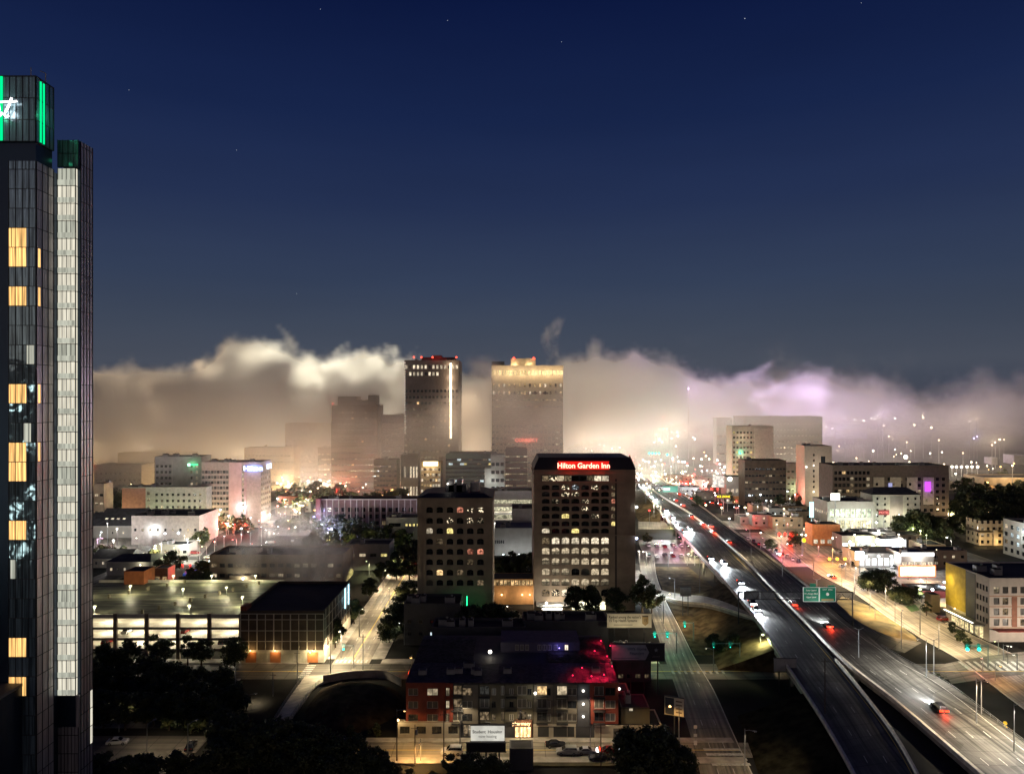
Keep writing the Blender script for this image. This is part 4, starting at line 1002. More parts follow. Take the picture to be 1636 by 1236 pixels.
for z_ in (zc - 1.5, zc + 1.4): mb.box(-9.8, 9.8, -.1, .02, z_, z_ + .14, REDG)
mb.build('neon_border', sg)
light('POINT', sg, (-5, -1.6, zc), (1, .05, .02), 500, .5); light('POINT', sg, (5, -1.6, zc), (1, .05, .02), 500, .5)
# entrance level
q = MB(); q.box(X_(868, D) - cx, X_(898, D) - cx, -.3, -.05, .2, H_(962, D), emit('lobby_glass', (1, .93, .78), 5)); q.build('lobby_window', hotel)
for i in range(5):
    a = X_(914 + i * 11, D) - cx; MB().box(a, a + 2.2, -.25, -.05, .3, 3.4, emit('ground_floor_light', (1, .95, .62), 2.2)).build('shop_window', hotel)
q = MB(); q.box(X_(856, D) - cx, X_(910, D) - cx, -6, -.1, H_(963, D), H_(961, D), W_WHITE); q.build('canopy', hotel)
wall_pack(hotel, (X_(872, D) - cx, -5, 4.2), (1, .93, .8), 1800, 'white', .5, .6); wall_pack(hotel, (X_(930, D) - cx, -4, 3.8), (1, .95, .7), 900, 'white', .35)
light('POINT', hotel, (X_(890, D) - cx, -5, 3.9), (1, .93, .8), 2200, .6)
for (px, py, n_) in ((1017, 810, 'cool'), (1016, 860, 'blue')):
    c0 = (.85, .95, 1) if n_ == 'cool' else (.55, .65, 1)
    wall_pack(hotel, (W_/2 + .6, .5, H_(py, D)), c0, 350, n_, .5)

# --- beige arched-window tower left of the hotel
D = 256; x0, x1 = X_(667, D), X_(787, D); cx = (x0 + x1) / 2
colx = [X_(686.3 + 16.24 * i, D) - cx for i in range(6)]; zs = [H_(y + 4.7, D) for y in (930.5, 914.3, 897.6, 881, 864.8, 847.9, 831.5, 814.3)]
fo = lit(.12, [R_DIM], P_DARK, 9, {(5, 0): R_WHITE, (5, 2): R_YEL, (5, 5): R_SPARK, (3, 4): R_PINK, (3, 5): R_PINK, (1, 1): R_WARM, (1, 2): R_SPARK, **{(7, c_): R_SPARK for c_ in range(6)}, (7, 3): R_PINK, **{(6, c_): R_SPARK for c_ in range(5)}, (6, 5): R_SPARK, (6, 4): R_SPARK, (0, 0): P_CURT})
office = building('arched_tower', 'tan eight-storey block with rows of small arched windows beside the hotel', 'building', x0, x1, D, D + 24, H_(797, D), W_TAN,
    {'S': wins(6, 8, 2.35, 2.1, 0, 0, pick=fo, style='arch', arch=True, rec=.45, xs=colx, zs=zs)}, units=0, parapet=.4, ledge=[(H_(799, D), H_(797.5, D), .3)], ledgem=W_TAN)
for s_ in (-1, 1):
    for k in (1.0, 2.6): MB().box(s_ * ((x1-x0)/2 - k) - .35, s_ * ((x1-x0)/2 - k) + .35, -.22, -.01, .1, H_(800, D), W_TAN).build('pilaster', office)
mb = MB(); a = (x1 - x0) / 2; h0, h1 = H_(797, D) + .42, H_(789, D)
lo_, hi_ = [(-a - .2, -.2), (a + .2, -.2), (a + .2, 24.2), (-a - .2, 24.2)], [(-a + 3.4, 3), (a - 3.4, 3), (a - 3.4, 21), (-a + 3.4, 21)]
for i in range(4): mb.poly([(*lo_[i], h0), (*lo_[(i+1) % 4], h0), (*hi_[(i+1) % 4], h1), (*hi_[i], h1)], M_MANS)
mb.poly([(*p, h1) for p in hi_], M_MANS); rf = mb.build('hipped_roof', office)
for (u0, u1, hh, n_) in ((-4, 3.5, 2.4, 'plant_room'), (5, 8.4, 3.2, 'water_tank'), (-3, -1, 4, 'cooling_unit'), (0, 2, 4.2, 'cooling_unit')):
    q = MB()
    if n_ == 'water_tank': q.tube([(6.7, 9, h1), (6.7, 9, h1 + hh)], 1.8, mat('tank_steel', (.28, .27, .25), .5, .3), 14)
    else: q.box(u0, u1, 7, 13, h1, h1 + hh, W_DARK if n_ == 'plant_room' else M_METAL)
    q.build(n_, rf)
wall_pack(office, (-3.2, 6.6, h1 + 2.9), (1, .95, .85), 60, 'white', .3)

# --- panelled hall in front of the car park
D = 220; x0, x1, Hh = -83, -57.5, 15.9; cx = (x0 + x1) / 2
hall = building('panelled_hall', 'big brown panelled hall with a flat black roof at the street corner', 'building', x0, x1, D, D + 36, Hh - .9, W_BROWN, {}, units=0, parapet=.9, ledge=[(0.1, 3.9, .12)], ledgem=mat('plaster_base', (.5, .46, .36), .8))
W_ = x1 - x0; mb = MB()
for i in range(11): u = -W_/2 + W_ * i / 10; mb.box(u - (.10 if i % 2 else .16), u + (.10 if i % 2 else .16), -.16, -.01, 3.9, Hh - .9, M_LINE)
for z in (6.6, 9.8, 13.2, Hh - .95): mb.box(-W_/2, W_/2, -.13, -.01, z - .1, z + .1, M_LINE)
for i in range(9): v = 36 * (i + .5) / 9; mb.box(W_/2 + .01, W_/2 + .16, v - .15, v + .15, 3.9, Hh, M_LINE)
for z in (6.6, 9.8, 13.2): mb.box(W_/2 + .01, W_/2 + .13, 0, 36, z - .1, z + .1, M_LINE)
mb.build('trim_grid', hall)
MB().box(-W_/2 - .01, -W_/2 + 1.9, -.1, 4, Hh, Hh + 1.3, W_BRICK).build('stair_head', hall)
for k, u in enumerate((-9.5, -2.0, 9.4)):
    MB().box(u - 1.6, u + 1.6, -.22, -.13, .16, 3.3, mat('orange_door', (.55, .20, .07), .6)).build('door', hall)
    wall_pack(hall, (u, -.6, 3.9), (1, .62, .25) if k != 1 else (1, .7, .35), 220, 'amber', .22, .3)
for u in (-6, 2, 6): MB().box(u - 1.5, u + 1.5, -.2, -.13, .16, 3.2, mat('cream_shutter', (.5, .46, .34), .7)).build('shutter', hall)
wall_pack(hall, (8.8, -.7, 3.4), (1, .85, .5), 500, 'amber', .3); wall_pack(hall, (W_/2 + .5, 2, 4.2), (1, .9, .6), 600, 'white', .35)
for v, c0 in ((26, (.5, .85, 1)), (31, (.7, 1, .95))):
    MB().box(W_/2 + .3, W_/2 + .5, v, v + 1, 9, Hh, emit('cyan_tube', c0, 2.5)).build('light_tube', hall); light('POINT', hall, (W_/2 + 1.2, v + .5, 12), c0, 260, .6)

# --- multi-storey car park with lit decks
D = 223; x0, x1 = -152, -84.0; cx = (x0 + x1) / 2; Wg = x1 - x0; Hg = 13.2
gar = empty('parking_garage', (cx, D, 0), 0, 'brightly lit multi-storey car park with an open olive-lit roof deck', 'car park')
m_gc = mat('garage_concrete', (.50, .46, .38), .8, var=.15, scale=.4); m_gd = roadmat('garage_deck', (.17, .165, .115), .7, along=(.45, .05)); m_gb = mat('garage_brown', (.16, .12, .09), .8)
mb = MB()
for k in range(4):
    z = 3.35 * (k + 1) - .25 if k < 3 else Hg - .35
    if k < 3: mb.box(-Wg/2, Wg/2, 0.02, 42, z - .35, z, m_gc)
mb.box(-Wg/2, Wg/2, 41.5, 42, 0, Hg, m_gc); mb.box(-Wg/2, -Wg/2 + .3, 0, 42, 0, Hg, m_gc)
mb.build('floor_slabs', gar)
me = strip_mesh('roof_deck', [V((-Wg/2, 42 * i / 10, Hg)) for i in range(11)], [V((Wg/2, 42 * i / 10, Hg)) for i in range(11)], m_gd, .4, kind=None, fm=m_gc); me.parent = gar
for i in range(8):
    u = -Wg/2 + Wg * i / 7.0; MB().box(u - .55, u + .55, -.35, .5, 0, Hg + 1.0, m_gb).build('column', gar)
mb = MB()
for z in (3.1, 6.45, 9.8): mb.box(-Wg/2, Wg/2, -.18, .0, z - .55, z + .15, m_gb)
mb.box(-Wg/2, Wg/2, -.12, .12, Hg - .5, Hg + .75, m_gc); mb.box(-Wg/2, Wg/2, 41.8, 42.1, Hg, Hg + .9, m_gc)
mb.build('spandrel', gar)
mb = MB()
for z in (3.25, 6.6, 9.95):
    for j in range(3): mb.tube([(-Wg/2, .15, z + .35 + j * .35), (Wg/2, .15, z + .35 + j * .35)], .035, M_METAL, 4)
mb.build('cable_rail', gar)
G_L = emit('garage_tube', (1, .93, .72), 5)
for k, z in enumerate((2.6, 5.95, 9.3, 12.6)):
    for i in range(7):
        u = -Wg/2 + Wg * (i + .5) / 7
        q = MB(); q.box(u - 1.6, u + 1.6, 6, 6.3, z - .08, z, G_L); q.box(u - 1.6, u + 1.6, 20, 20.3, z - .08, z, G_L); q.build('ceiling_light', gar)
    for i in range(7): light('POINT', gar, (-Wg/2 + Wg * (i + .5) / 7, 5, z - .35), (1, .90, .66), 1900 if k else 1300, .8)
# inner white wall so the light has something to fall on
mb = MB()
for k in range(4): mb.box(-Wg/2 + .4, Wg/2, 12, 12.2, 3.35 * k + .02, 3.35 * k + 2.7, mat('garage_white_wall', (.7, .67, .58), .8, var=.1))
mb.build('inner_wall', gar)
# planters / bollard lamps in rows across the deck
m_bol = mat('deck_post', (.22, .19, .12), .8, var=0)
for (xa, ya, xb, yb, n) in ((-Wg/2 + 3, 6, -Wg/2 + 32, 41, 8), (2, 3, 26, 39, 9)):
    for i in range(n):
        t = i / (n - 1); MB().box(-.35, .35, -.35, .35, 0, 1.3, m_bol).build('deck_post', gar, (xa + (xb - xa) * t, ya + (yb - ya) * t, Hg + .01))
for (u, v) in ((-22, 40), (-6, 40.6), (8, 40.6), (24, 40.6), (-12, 1.2), (17, 2.2), (-28, 22), (-14, 26), (6, 22), (20, 24), (30, 12)):  # several of these lamps are added to brighten the roof deck
    e2 = MB(); e2.tube([(0, 0, 0), (0, 0, 2.6)], .1, M_METAL, 5); e2.box(-.35, .35, -.35, .35, 2.6, 3.0, emit('deck_lamp_head', (1, .97, .55), 2.5)); e2.build('deck_lamp', gar, (u, v, Hg))
    light('POINT', gar, (u, v - .2, Hg + 2.6), (1, .93, .58), 3600, .4)
building('stair_house', 'small rust-red stair house on the far corner of the car park roof', 'building', X_(198, 262), X_(230, 262), 262, 270, H_(913, 262), mat('rust_render', (.30, .09, .03), .85), {}, units=0, parapet=.2)
# --- brick office behind the car park, half lost in drifting steam
def BX(name, label, cat, px0, px1, D, pyt, depth, wall, faces=None, **k):
    return building(name, label, cat, X_(px0, D), X_(px1, D), D, D + depth, H_(pyt, D), wall, faces, **k)
b = BX('brick_office', 'tan two-storey office with a porch lamp behind the car park', 'building', 335, 548, 312, 889, 20, W_TAN,
   {'S': [wins(16, 2, 2.3, 1.7, 0, 0, pick=lit(.45, [R_CREAM, R_DIM], P_CURT, 4), style='triple', zs=[H_(922, 312), H_(906, 312)])]}, units=5)
wall_pack(b, (-14.0, -1.2, 3.3), (1, .97, .72), 1800, 'white', .6)
MB().box(-20, -8, -.9, -.01, .1, 4.4, W_TAN).build('porch', b)
# --- apartment block at the bottom
D = 171; x0, x1, Ha = X_(648, D), X_(988, D), 12.6; cx = (x0 + x1) / 2
apt = empty('apartment_block', (cx, D, 0), 0, 'four-storey apartment block in red brick and taupe panels with a lit pharmacy-like shop below', 'apartments')
apt['label'] = 'long four-storey apartment block with red brick ends and taupe middle, shops at street level'
secs = [(648, 712, W_BRICK, 0), (712, 724, W_BRICK, -.3), (724, 738, W_DARK, .3), (738, 764, W_TAUPE, 0), (764, 806, W_OLIVE, .25), (806, 852, W_OLIVE, .25), (852, 884, W_TAUPE, 0), (884, 922, W_TAUPE, 0), (922, 942, W_DARK, .3), (942, 988, W_BRICK, 0)]
# white ground floor for the left part
wn = {0: [(660, 2.3, 1.7), (691, 2.6, 1.7)], 1: [(715.5, 1.0, 2.0)], 2: [(731, 2.4, 2.3)], 3: [(746.5, 2.4, 1.8)], 4: [(774, 2.2, 2.2), (789, 1.0, 1.6), (803, 2.2, 2.2)], 5: [(817, 1.0, 1.6), (834, 2.2, 2.2), (846, 1.0, 1.6)], 6: [(866, 2.4, 2.3), (877, .9, 1.8)], 7: [(898, 2.4, 2.3), (914, 2.2, 1.8)], 8: [], 9: [(957, 2.2, 2.2), (975, 2.4, 1.9)]}
mb = MB(); allw = []
pk = {(0, 1, 2): R_CREAM, (1, 0, 2): R_CREAM, (1, 0, 1): R_CREAM, (2, 0, 2): R_DIM, (2, 0, 1): R_DIM, (3, 0, 2): R_DIM, (6, 0, 2): R_WARM, (7, 0, 2): R_CREAM, (4, 0, 0): R_DIM, (5, 1, 0): R_DIM, (5, 2, 0): R_CREAM, (4, 2, 0): R_DIM, (4, 1, 0): R_DIM}
for i, (pa, pb, wm, off) in enumerate(secs):
    a, b_ = X_(pa, D) - cx, X_(pb, D) - cx; holes = []
    for j in range(3):
        z = 3.55 + j * 3.05
        for k, (px, w, h) in enumerate(wn[i]):
            u = X_(px, D) - cx; holes.append((max(a + .05, u - w/2), min(b_ - .05, u + w/2), z + .35, z + .35 + h)); allw.append((u, off + .18, z + .35, min(w, 2*(u-a-.06), 2*(b_-u-.06)), h, pk.get((i, k, j), P_CURT if (i + j + k) % 3 else P_DARK)))
    holes = [(u - w/2, u + w/2, z, z + h) for (u, o_, z, w, h, _) in allw[-len(holes):]] if holes else []
    facade(mb, (lambda o_: (lambda u, w, z: (u, w + o_, z)))(off), a, b_, 3.3, Ha + (.5 if wm is W_BRICK else 0), holes, .18, wm)
    mb.box(a, a + .12, off, 1.2, 3.3, Ha, W_DARK)
mb.box(x0 - cx, x1 - cx, .9, 36, 0.0, Ha - .02, W_DARK)
mb.build('wall', apt)
for (u, y, z, w, h, pm) in allw: put('window', window_mesh(round(w, 1), h, pm, FR_LIGHT if pm in (P_CURT,) else FR_DARK, 'double'), apt, (u, y, z))
for i in (2, 4, 5, 6, 7, 9):
    pa, pb, wm, off = secs[i]
    for j in range(3):
        z = 3.55 + j * 3.05; px = wn[i][0][0] if i != 4 else 774; u = X_(px, D) - cx
        q = MB(); q.box(u - 1.35, u + 1.35, off - 1.1, off - .01, z - .1, z + .05, FR_DARK)
        for t in range(10): q.box(u - 1.35 + t * .29, u - 1.31 + t * .29, off - 1.1, off - 1.05, z + .05, z + 1.0, FR_DARK)
        q.box(u - 1.35, u + 1.35, off - 1.12, off - 1.04, z + 1.0, z + 1.08, FR_DARK); q.build('balcony', apt)
# ground floor
mb = MB(); gw = mat('white_ground_floor', (.42, .37, .28), .8, var=.08)
facade(mb, lambda u, w, z: (u, w - .4, z), X_(636, D) - cx, X_(735, D) - cx, 0, 3.9, [(X_(p, D) - cx - 1.15, X_(p, D) - cx + 1.15, 1.1, 2.9) for p in (647, 673, 698, 724)], .3, gw)
mb.box(X_(636, D) - cx, X_(735, D) - cx, -.1, .9, 3.9, 4.0, gw); mb.box(X_(735, D) - cx - .2, X_(735, D) - cx, -.4, .9, 0, 3.9, gw)
mb.box(X_(852, D) - cx, X_(920, D) - cx, -.05, .3, 0, 3.3, gw); mb.box(X_(735, D) - cx, X_(852, D) - cx, .3, .6, 0, 3.3, W_DARK); mb.box(X_(920, D) - cx, x1 - cx, .3, .6, 0, 3.3, W_DARK)
mb.build('ground_floor_wall', apt)
for p in (647, 673, 698, 724): put('shop_window', window_mesh(2.3, 1.8, P_DARK, FR_DARK, 'double'), apt, (X_(p, D) - cx, -.12, 1.1))
for p in (744, 752): MB().poly([(X_(p, D) - cx - .5, .27, .3), (X_(p, D) - cx + .5, .27, .3), (X_(p, D) - cx + .5, .27, 2.9), (X_(p, D) - cx - .5, .27, 2.9)], R_CREAM if p == 752 else R_DIM).build('door', apt)
MB().box(X_(822, D) - cx, X_(850, D) - cx, -.3, .25, 0, 4.3, mat('shopfront_brown', (.16, .07, .04), .7)).build('shopfront', apt)
for k in range(4): MB().box(X_(823.5 + k * 6.4, D) - cx, X_(828.5 + k * 6.4, D) - cx, -.36, -.31, .35, 2.7, litroom('shopfront_glow', (1, .70, .32), 2.2, .5)).build('shop_window', apt)
text('shop_sign', apt, 'pharmacy', (X_(833, D) - cx, -.42, 3.55), 1.1, emit('orange_sign_letters', (1, .62, .3), 3), bold=.02)
for p, q_ in ((868, 2.6), (895, 3.2), (912, 1.6)): MB().box(X_(p, D) - cx - q_/2, X_(p, D) - cx + q_/2, -.1, -.06, .3, 2.7, FR_DARK).build('garage_door', apt)
light('POINT', apt, (X_(836, D) - cx, -1.6, 2.6), (1, .72, .38), 160, .4)
wall_pack(apt, (X_(855, D) - cx, -.8, 10.9), (1, .93, .72), 120, 'white', .35)
for z in (5.2, 8.2, 11.3): wall_pack(apt, (X_(932, D) - cx, .1, z - .2), (.95, 1, .95), 20, 'white', .28)
wall_pack(apt, (X_(637, D) - cx, -.9, 4.6), (1, .75, .4), 260, 'amber', .3)
wall_pack(apt, (x1 - cx + .3, .6, 11.4), (1, .9, .7), 60, 'white', .3)
# roofs: stepped flat roofs, courtyard and rear wing
M_SEAM = mat('metal_seam_roof', (.045, .04, .042), .75, 0, var=.6, scale=1.2, bump=.6)
mb = MB(); mb.box(x0 - cx - .2, x1 - cx + .2, .6, 13, Ha, Ha + .25, M_SEAM)
mb.box(x0 - cx, X_(760, 200) - cx, 13, 34, Ha, Ha + .2, M_SEAM); mb.box(X_(860, 200) - cx + 2, x1 - cx, 13, 34, Ha, Ha + .22, M_SEAM)
for i in range(26): u = x0 - cx + (x1 - x0) * i / 25; mb.box(u - .05, u + .05, .7, 12.9, Ha + .25, Ha + .38, M_SEAM)
for i in range(18): mb.box(x0 - cx, X_(760, 200) - cx, 14 + i, 14.12 + i, Ha + .2, Ha + .34, M_SEAM)
for i in range(20): mb.box(X_(860, 200) - cx + 2, x1 - cx, 14 + i, 14.14 + i, Ha + .22, Ha + .42, M_SEAM)
rf = mb.build('roof', apt)
for i in range(9): 
    u, v = rnd.uniform(-22, 22), rnd.uniform(3, 11); MB().box(-1, 1, -.8, .8, 0, 1.1, M_METAL).box(-.8, .8, -.6, .6, 1.11, 1.3, W_DARK).build('rooftop_unit', rf, (u, v, Ha + .26))
q = MB(); q.box(X_(800, 195) - cx, X_(925, 195) - cx, 22, 32, Ha, Ha + 2.7, mat('violet_rear_wing', (.07, .065, .10), .8)); q.build('rear_wing_wall', apt)
for k, p in enumerate((826, 834, 842, 862, 870, 878, 888, 905)):
    put('window', window_mesh(1.0, 1.5, P_CURT if k not in (7,) else R_WHITE, FR_LIGHT, 'double'), apt, (X_(p, 193) - cx, 21.95, Ha + .6))
lamp_dot(apt, (X_(783, 190) - cx, 19, Ha + 1.2), .5, emit('lamp_white', (1, .93, .8), 6), 'roof_lamp'); light('POINT', apt, (X_(783, 190) - cx, 18.5, Ha + 1.6), (1, .85, .6), 80, .3)
light('POINT', apt, (X_(893, 193) - cx, 20.4, Ha + 1.6), (.25, .2, 1), 150, .4); lamp_dot(apt, (X_(893, 193) - cx, 20.7, Ha + 1.6), .18, emit('violet_lamp', (.4, .3, 1), 4), 'violet_lamp')
for (px, dy, pw) in ((930, 8, 900), (945, 2.5, 1800), (965, 3.5, 2400), (970, 16, 2400), (960, 28, 1600), (975, 24, 1400), (915, 3, 600), (978, 9, 1600), (950, 20, 1400)):  # red lamps added to make the red glow on the roof
    lamp_dot(apt, (X_(px, D + dy) - cx, dy, Ha + 1.1), .15, emit('added_red_lamp', (1, .02, .08), 5), 'added_red_lamp'); light('SPOT', apt, (X_(px, D + dy) - cx, dy, Ha + 1.9), (1, .015, .07), pw * .42, .3, cone=R(150))
# annexes to the right of the block
BX('annex', 'low taupe annex with one lit window right of the apartment block', 'building', 992, 1038, 172, 1131, 8, W_OLIVE, {'S': wins(1, 1, 1, 1, 0, 0, pick=lambda r, c_: R_WHITE, xs=[-1], zs=[5.8])}, units=1, parapet=.2)
BX('annex', 'rust-brown annex behind the taupe one', 'building', 988, 1006, 184, 1106, 6, mat('rust_panel', (.22, .10, .06), .8), {}, units=0, parapet=.2)
b = BX('garage_row', 'low white garage row with two grey doors on the front street', 'building', 950, 1058, 170.9, 1160, 9, gw, {}, units=0, parapet=.25)
for p in (988, 1007): MB().box(X_(p, 171) - X_(1004, 171) - 1.2, X_(p, 171) - X_(1004, 171) + 1.2, -.06, -.01, .15, 2.3, mat('grey_door', (.10, .09, .08), .7)).build('garage_door', b)
BX('guard_hut', 'small dark hut beside the front street with white signs on it', 'hut', 814, 852, 156, 1196, 4, W_DARK, {}, units=0, parapet=.15)

# --- right-hand white apartment building
x0 = 158.5; D = 239
br = building('corner_apartments', 'white and terracotta six-storey apartment corner on the right edge with a black flat roof', 'apartments', x0, x0 + 34, D, D + 24, H_(925, D), mat('cream_white_render', (.60, .52, .44), .8, var=.06),
   {'S': [wins(8, 4, 1.9, 2.2, 0, 0, pick=lit(.18, [R_DIM, R_CREAM], P_CURT, 8), style='double', xs=[2.4 + 2.95 * i - 17 for i in range(11)], zs=[5.4, 8.9, 12.4, 16.1])],
    'W': [wins(8, 4, 1.0, 1.9, 0, 0, pick=lambda r, c_: P_DARK if c_ not in (0, 1, 2) else None, xs=[-9.5, -7.6, -5.5, 5.9, 7.4, 9.0, 10.6], zs=[5.6, 9.1, 12.6, 16.3])]}, units=4, parapet=.4)
mb = MB(); ter = mat('terracotta_band', (.45, .26, .17), .8)
for z in (4.6, 8.05, 11.55, 15.05): mb.box(-17, 17, -.05, -.01, z, z + .32, ter)
for i in range(5): mb.box(2.4 + 2.95 * (2 * i + 2) - 17 - .9, 2.4 + 2.95 * (2 * i + 2) - 17 + .9, -.07, -.052, 5.0, 15, mat('terracotta_panel', (.30, .13, .08), .8))
mb.build('terracotta_panel', br)
mb = MB(); yl = mat('render_with_yellow_light', (.46, .33, .04), .8, var=.15); mb.box(-17.12, -17.01, 12.4, 23.9, 6, H_(925, D) + .3, yl); mb.box(-17.1, -17.01, 7, 12.3, .1, H_(925, D), W_DARK); mb.build('yellow_wall', br)  # yellow lamp light is put into this wall's colour
light('POINT', br, (-21, 17, 9), (1, .78, .2), 900, .5); lamp_dot(br, (-18.0, 17, 6.2), .3, emit('lamp_amber', (1, .62, .25), 6), 'wall_lamp')
light('POINT', br, (-20, 21, 15), (1, .82, .25), 900, .5)
q = MB(); q.box(-20.5, -17.15, 2, 21, 4.6, 5.0, W_WHITE); q.build('canopy', br)
MB().box(-20.3, -19.7, 4, 20, 5.02, 5.15, emit('canopy_tube', (1, .95, .8), 3.5)).build('light_tube', br)
for k in range(7): MB().box(-17.2, -17.13, 3 + k * 2.6, 4.6 + k * 2.6, .3, 3.9, litroom('street_shop_glow', (1, .82, .42), 1.3, .6)).build('shop_window', br)
light('POINT', br, (-19.5, 8, 3.6), (1, .8, .42), 700, .4); light('POINT', br, (-19.5, 17, 3.6), (1, .8, .42), 700, .4)
MB().box(-16, 17, -3.2, -.1, 4.2, 4.5, mat('dark_red_canopy', (.25, .03, .02), .6)).build('canopy', br)
wall_pack(br, (0.5, -.8, 5.0), (1, .96, .85), 900, 'white', .5)
for u in (-13, -3, 8): light('POINT', br, (u, -11, 5), (1, .84, .68), 3000, .4)  # added lights without fittings, brightening the front wall
# --- two more apartment houses behind it
b = building('white_apartments', 'pale bluish-white apartment building with balconies on the right edge, behind the corner apartments', 'apartments', 258, 285, 352, 378, 17.5, W_WHITE,
   {'W': wins(6, 4, 2.2, 2.2, 1.6, 4.0, pick=lit(.35, [R_COOL, R_DIM, R_CREAM], P_DARK, 5)), 'S': wins(4, 4, 2.2, 2.2, 1.6, 4.0, pick=lit(.3, [R_COOL], P_DARK, 6))}, units=3)
light('POINT', b, (-17, 10, 13), (.85, .97, 1), 2600, .5); lamp_dot(b, (-14.2, 10, 14.2), .5, emit('lamp_cool', (.8, .92, 1), 6), 'wall_lamp')
b = building('cream_apartments', 'stepped cream apartment building with dark balcony bays near the right edge', 'apartments', X_(1565, 398), X_(1602, 398), 398, 410, H_(850, 398), mat('cream_render', (.5, .42, .3), .8),
   {'W': wins(3, 4, 1.6, 1.8, 1.2, 3.6, pick=lit(.2, [R_DIM], P_DARK, 5)), 'S': wins(4, 4, 1.6, 1.8, 1.2, 3.6, pick=lit(.3, [R_DIM, R_CREAM], P_DARK, 2))}, units=1)
MB().box(1.0, 3.2, -.9, -.01, .2, H_(846, 398), mat('cream_render', (.5, .42, .3))).build('stair_tower', b)
light('POINT', b, (-8, -4, 2.5), (1, .68, .3), 1400, .4); light('POINT', b, (3, -4, 2.5), (1, .68, .3), 1200, .4)

# --- left cluster: hotel with blue sign
pn = lit(.06, [R_DIM, R_CREAM], P_DARK, 12)
bh = BX('blue_sign_hotel', 'tall pale hotel with a glowing blue rooftop sign and pinkish end walls', 'hotel', 322, 417, 470, 740, 19, mat('pale_render', (.27, .22, .195), .8),
   {'S': [wins(12, 9, 1.7, 1.9, 5, 3.45, pick=lambda r, c_: (pn(r, c_) if (r + c_) % 2 else P_CURT), xs=[-18.3 + i * 1.95 for i in range(9)]),
          wins(1, 10, 1.3, 1.9, 4, 3.4, pick=lambda r, c_: R_CREAM if r % 2 or 1 else P_DARK, xs=[X_(388, 470) - X_(369.5, 470)])],
    'E': wins(5, 10, 1.4, 1.8, 4, 3.4, pick=lit(.25, [R_DIM, R_COOL], P_DARK, 2))}, units=6)
q = MB(); q.box(X_(366, 470) - X_(369.5, 470), X_(386, 470) - X_(369.5, 470), -.25, -.02, 0, H_(740, 470) + .6, W_PINK); q.box(X_(390, 470) - X_(369.5, 470), X_(394, 470) - X_(369.5, 470), -.25, -.02, 0, H_(740, 470) + .6, mat('mauve_render', (.30, .20, .20), .8)); q.build('pink_wall_panel', bh)
BLU = emit('blue_white_sign', (.62, .72, 1), 3.5); zb = H_(748, 470)
s1 = empty('blue_hotel_sign', (X_(405, 470), 469.4, 0), 0, 'blue-white glowing script sign on the front of the pale hotel', 'sign')
text('sign_letters', s1, 'Hilton', (0, 0, zb), 4.2, BLU, ext=.1, bold=.12, sx=1.2); MB().box(-6, 6, .2, .3, zb - 2.2, zb + 2.2, mat('blue_sign_back', (.25, .3, .6), .6)).build('back_panel', s1)
light('POINT', s1, (0, -2.2, zb), (.35, .45, 1), 2600, .6)
s2 = empty('blue_hotel_sign', (X_(417, 470) + .8, 480, 0), 0, 'small blue-white sign on the east side of the pale hotel roof', 'sign')
MB().box(0, .3, -1, 7, H_(744, 485) - 1.5, H_(744, 485) + 1.7, BLU).build('sign_face', s2); light('POINT', s2, (2, 3, H_(742, 470)), (.35, .45, 1), 900, .5)
light('POINT', bh, (-12, -6, 6), (1, .68, .3), 4600, .5); light('POINT', bh, (10, -8, 10), (1, .6, .55), 1200, .5)
bw = BX('grey_hotel_wing', 'dark grey hotel wing with a green sign, left of the pale hotel', 'hotel', 247, 322, 482, 731, 16, W_GREY,
   {'S': [wins(4, 8, 1.8, 1.7, 8, 3.9, pick=lit(.08, [R_DIM], P_DARK, 4), xs=[-14, -11, -8.2, -5.4]), wins(2, 8, 1.4, 1.8, 8, 3.9, pick=lit(.75, [R_CREAM, R_DIM], P_DARK, 6), xs=[9.0, 12.5])]}, units=5)
MB().box(-15.7, -3.8, -.2, -.02, .1, 6, W_WHITE).box(-15.7, -15.1, -.25, -.02, 6, H_(733, 482), W_WHITE).box(-4.3, -3.8, -.25, -.02, 6, H_(733, 482), W_WHITE).build('white_frame', bw)
q = MB(); q.box(6.6, 13.5, -.5, -.3, H_(742, 482) - .5, H_(742, 482) + .5, emit('green_sign', (.05, 1, .3), 2.2)); q.box(6.6, 8.4, -.6, -.5, H_(742, 482) - .9, H_(742, 482) + .9, emit('pale_green_sign', (.5, 1, .7), 3)); q.build('green_sign', bw)
light('POINT', bw, (10, -2, H_(742, 482)), (.1, 1, .35), 700, .5)
bl = BX('low_hotel_wing', 'low white hotel wing with a brick-red left end', 'hotel', 195, 330, 462, 780, 13, mat('grey_white_render', (.28, .28, .255), .8),
   {'S': [wins(10, 5, 1.6, 1.6, 3, 4.0, pick=lit(.12, [R_CREAM], P_DARK, 14), xs=[-5 + 3.5 * i for i in range(9)]), wins(1, 5, 1.7, 2.0, 2.8, 4.2, pick=lambda r, c_: R_CREAM, xs=[-9.0 - 1.2])]}, units=2)
MB().box(-27.1, -12, -.15, -.02, 0, 24, mat('brick_end_wall', (.25, .10, .08), .85)).build('brick_end', bl)
for (u, z, c0, n_) in ((-8, 3.2, (1, .96, .85), 'white'), (2, 4, (.9, 1, .95), 'cool'), (11, 4, (1, .9, .6), 'white'), (20, 4, (1, .8, .5), 'white')): wall_pack(bl, (u, -2.5, z), c0, 2300, n_, .6, .5)

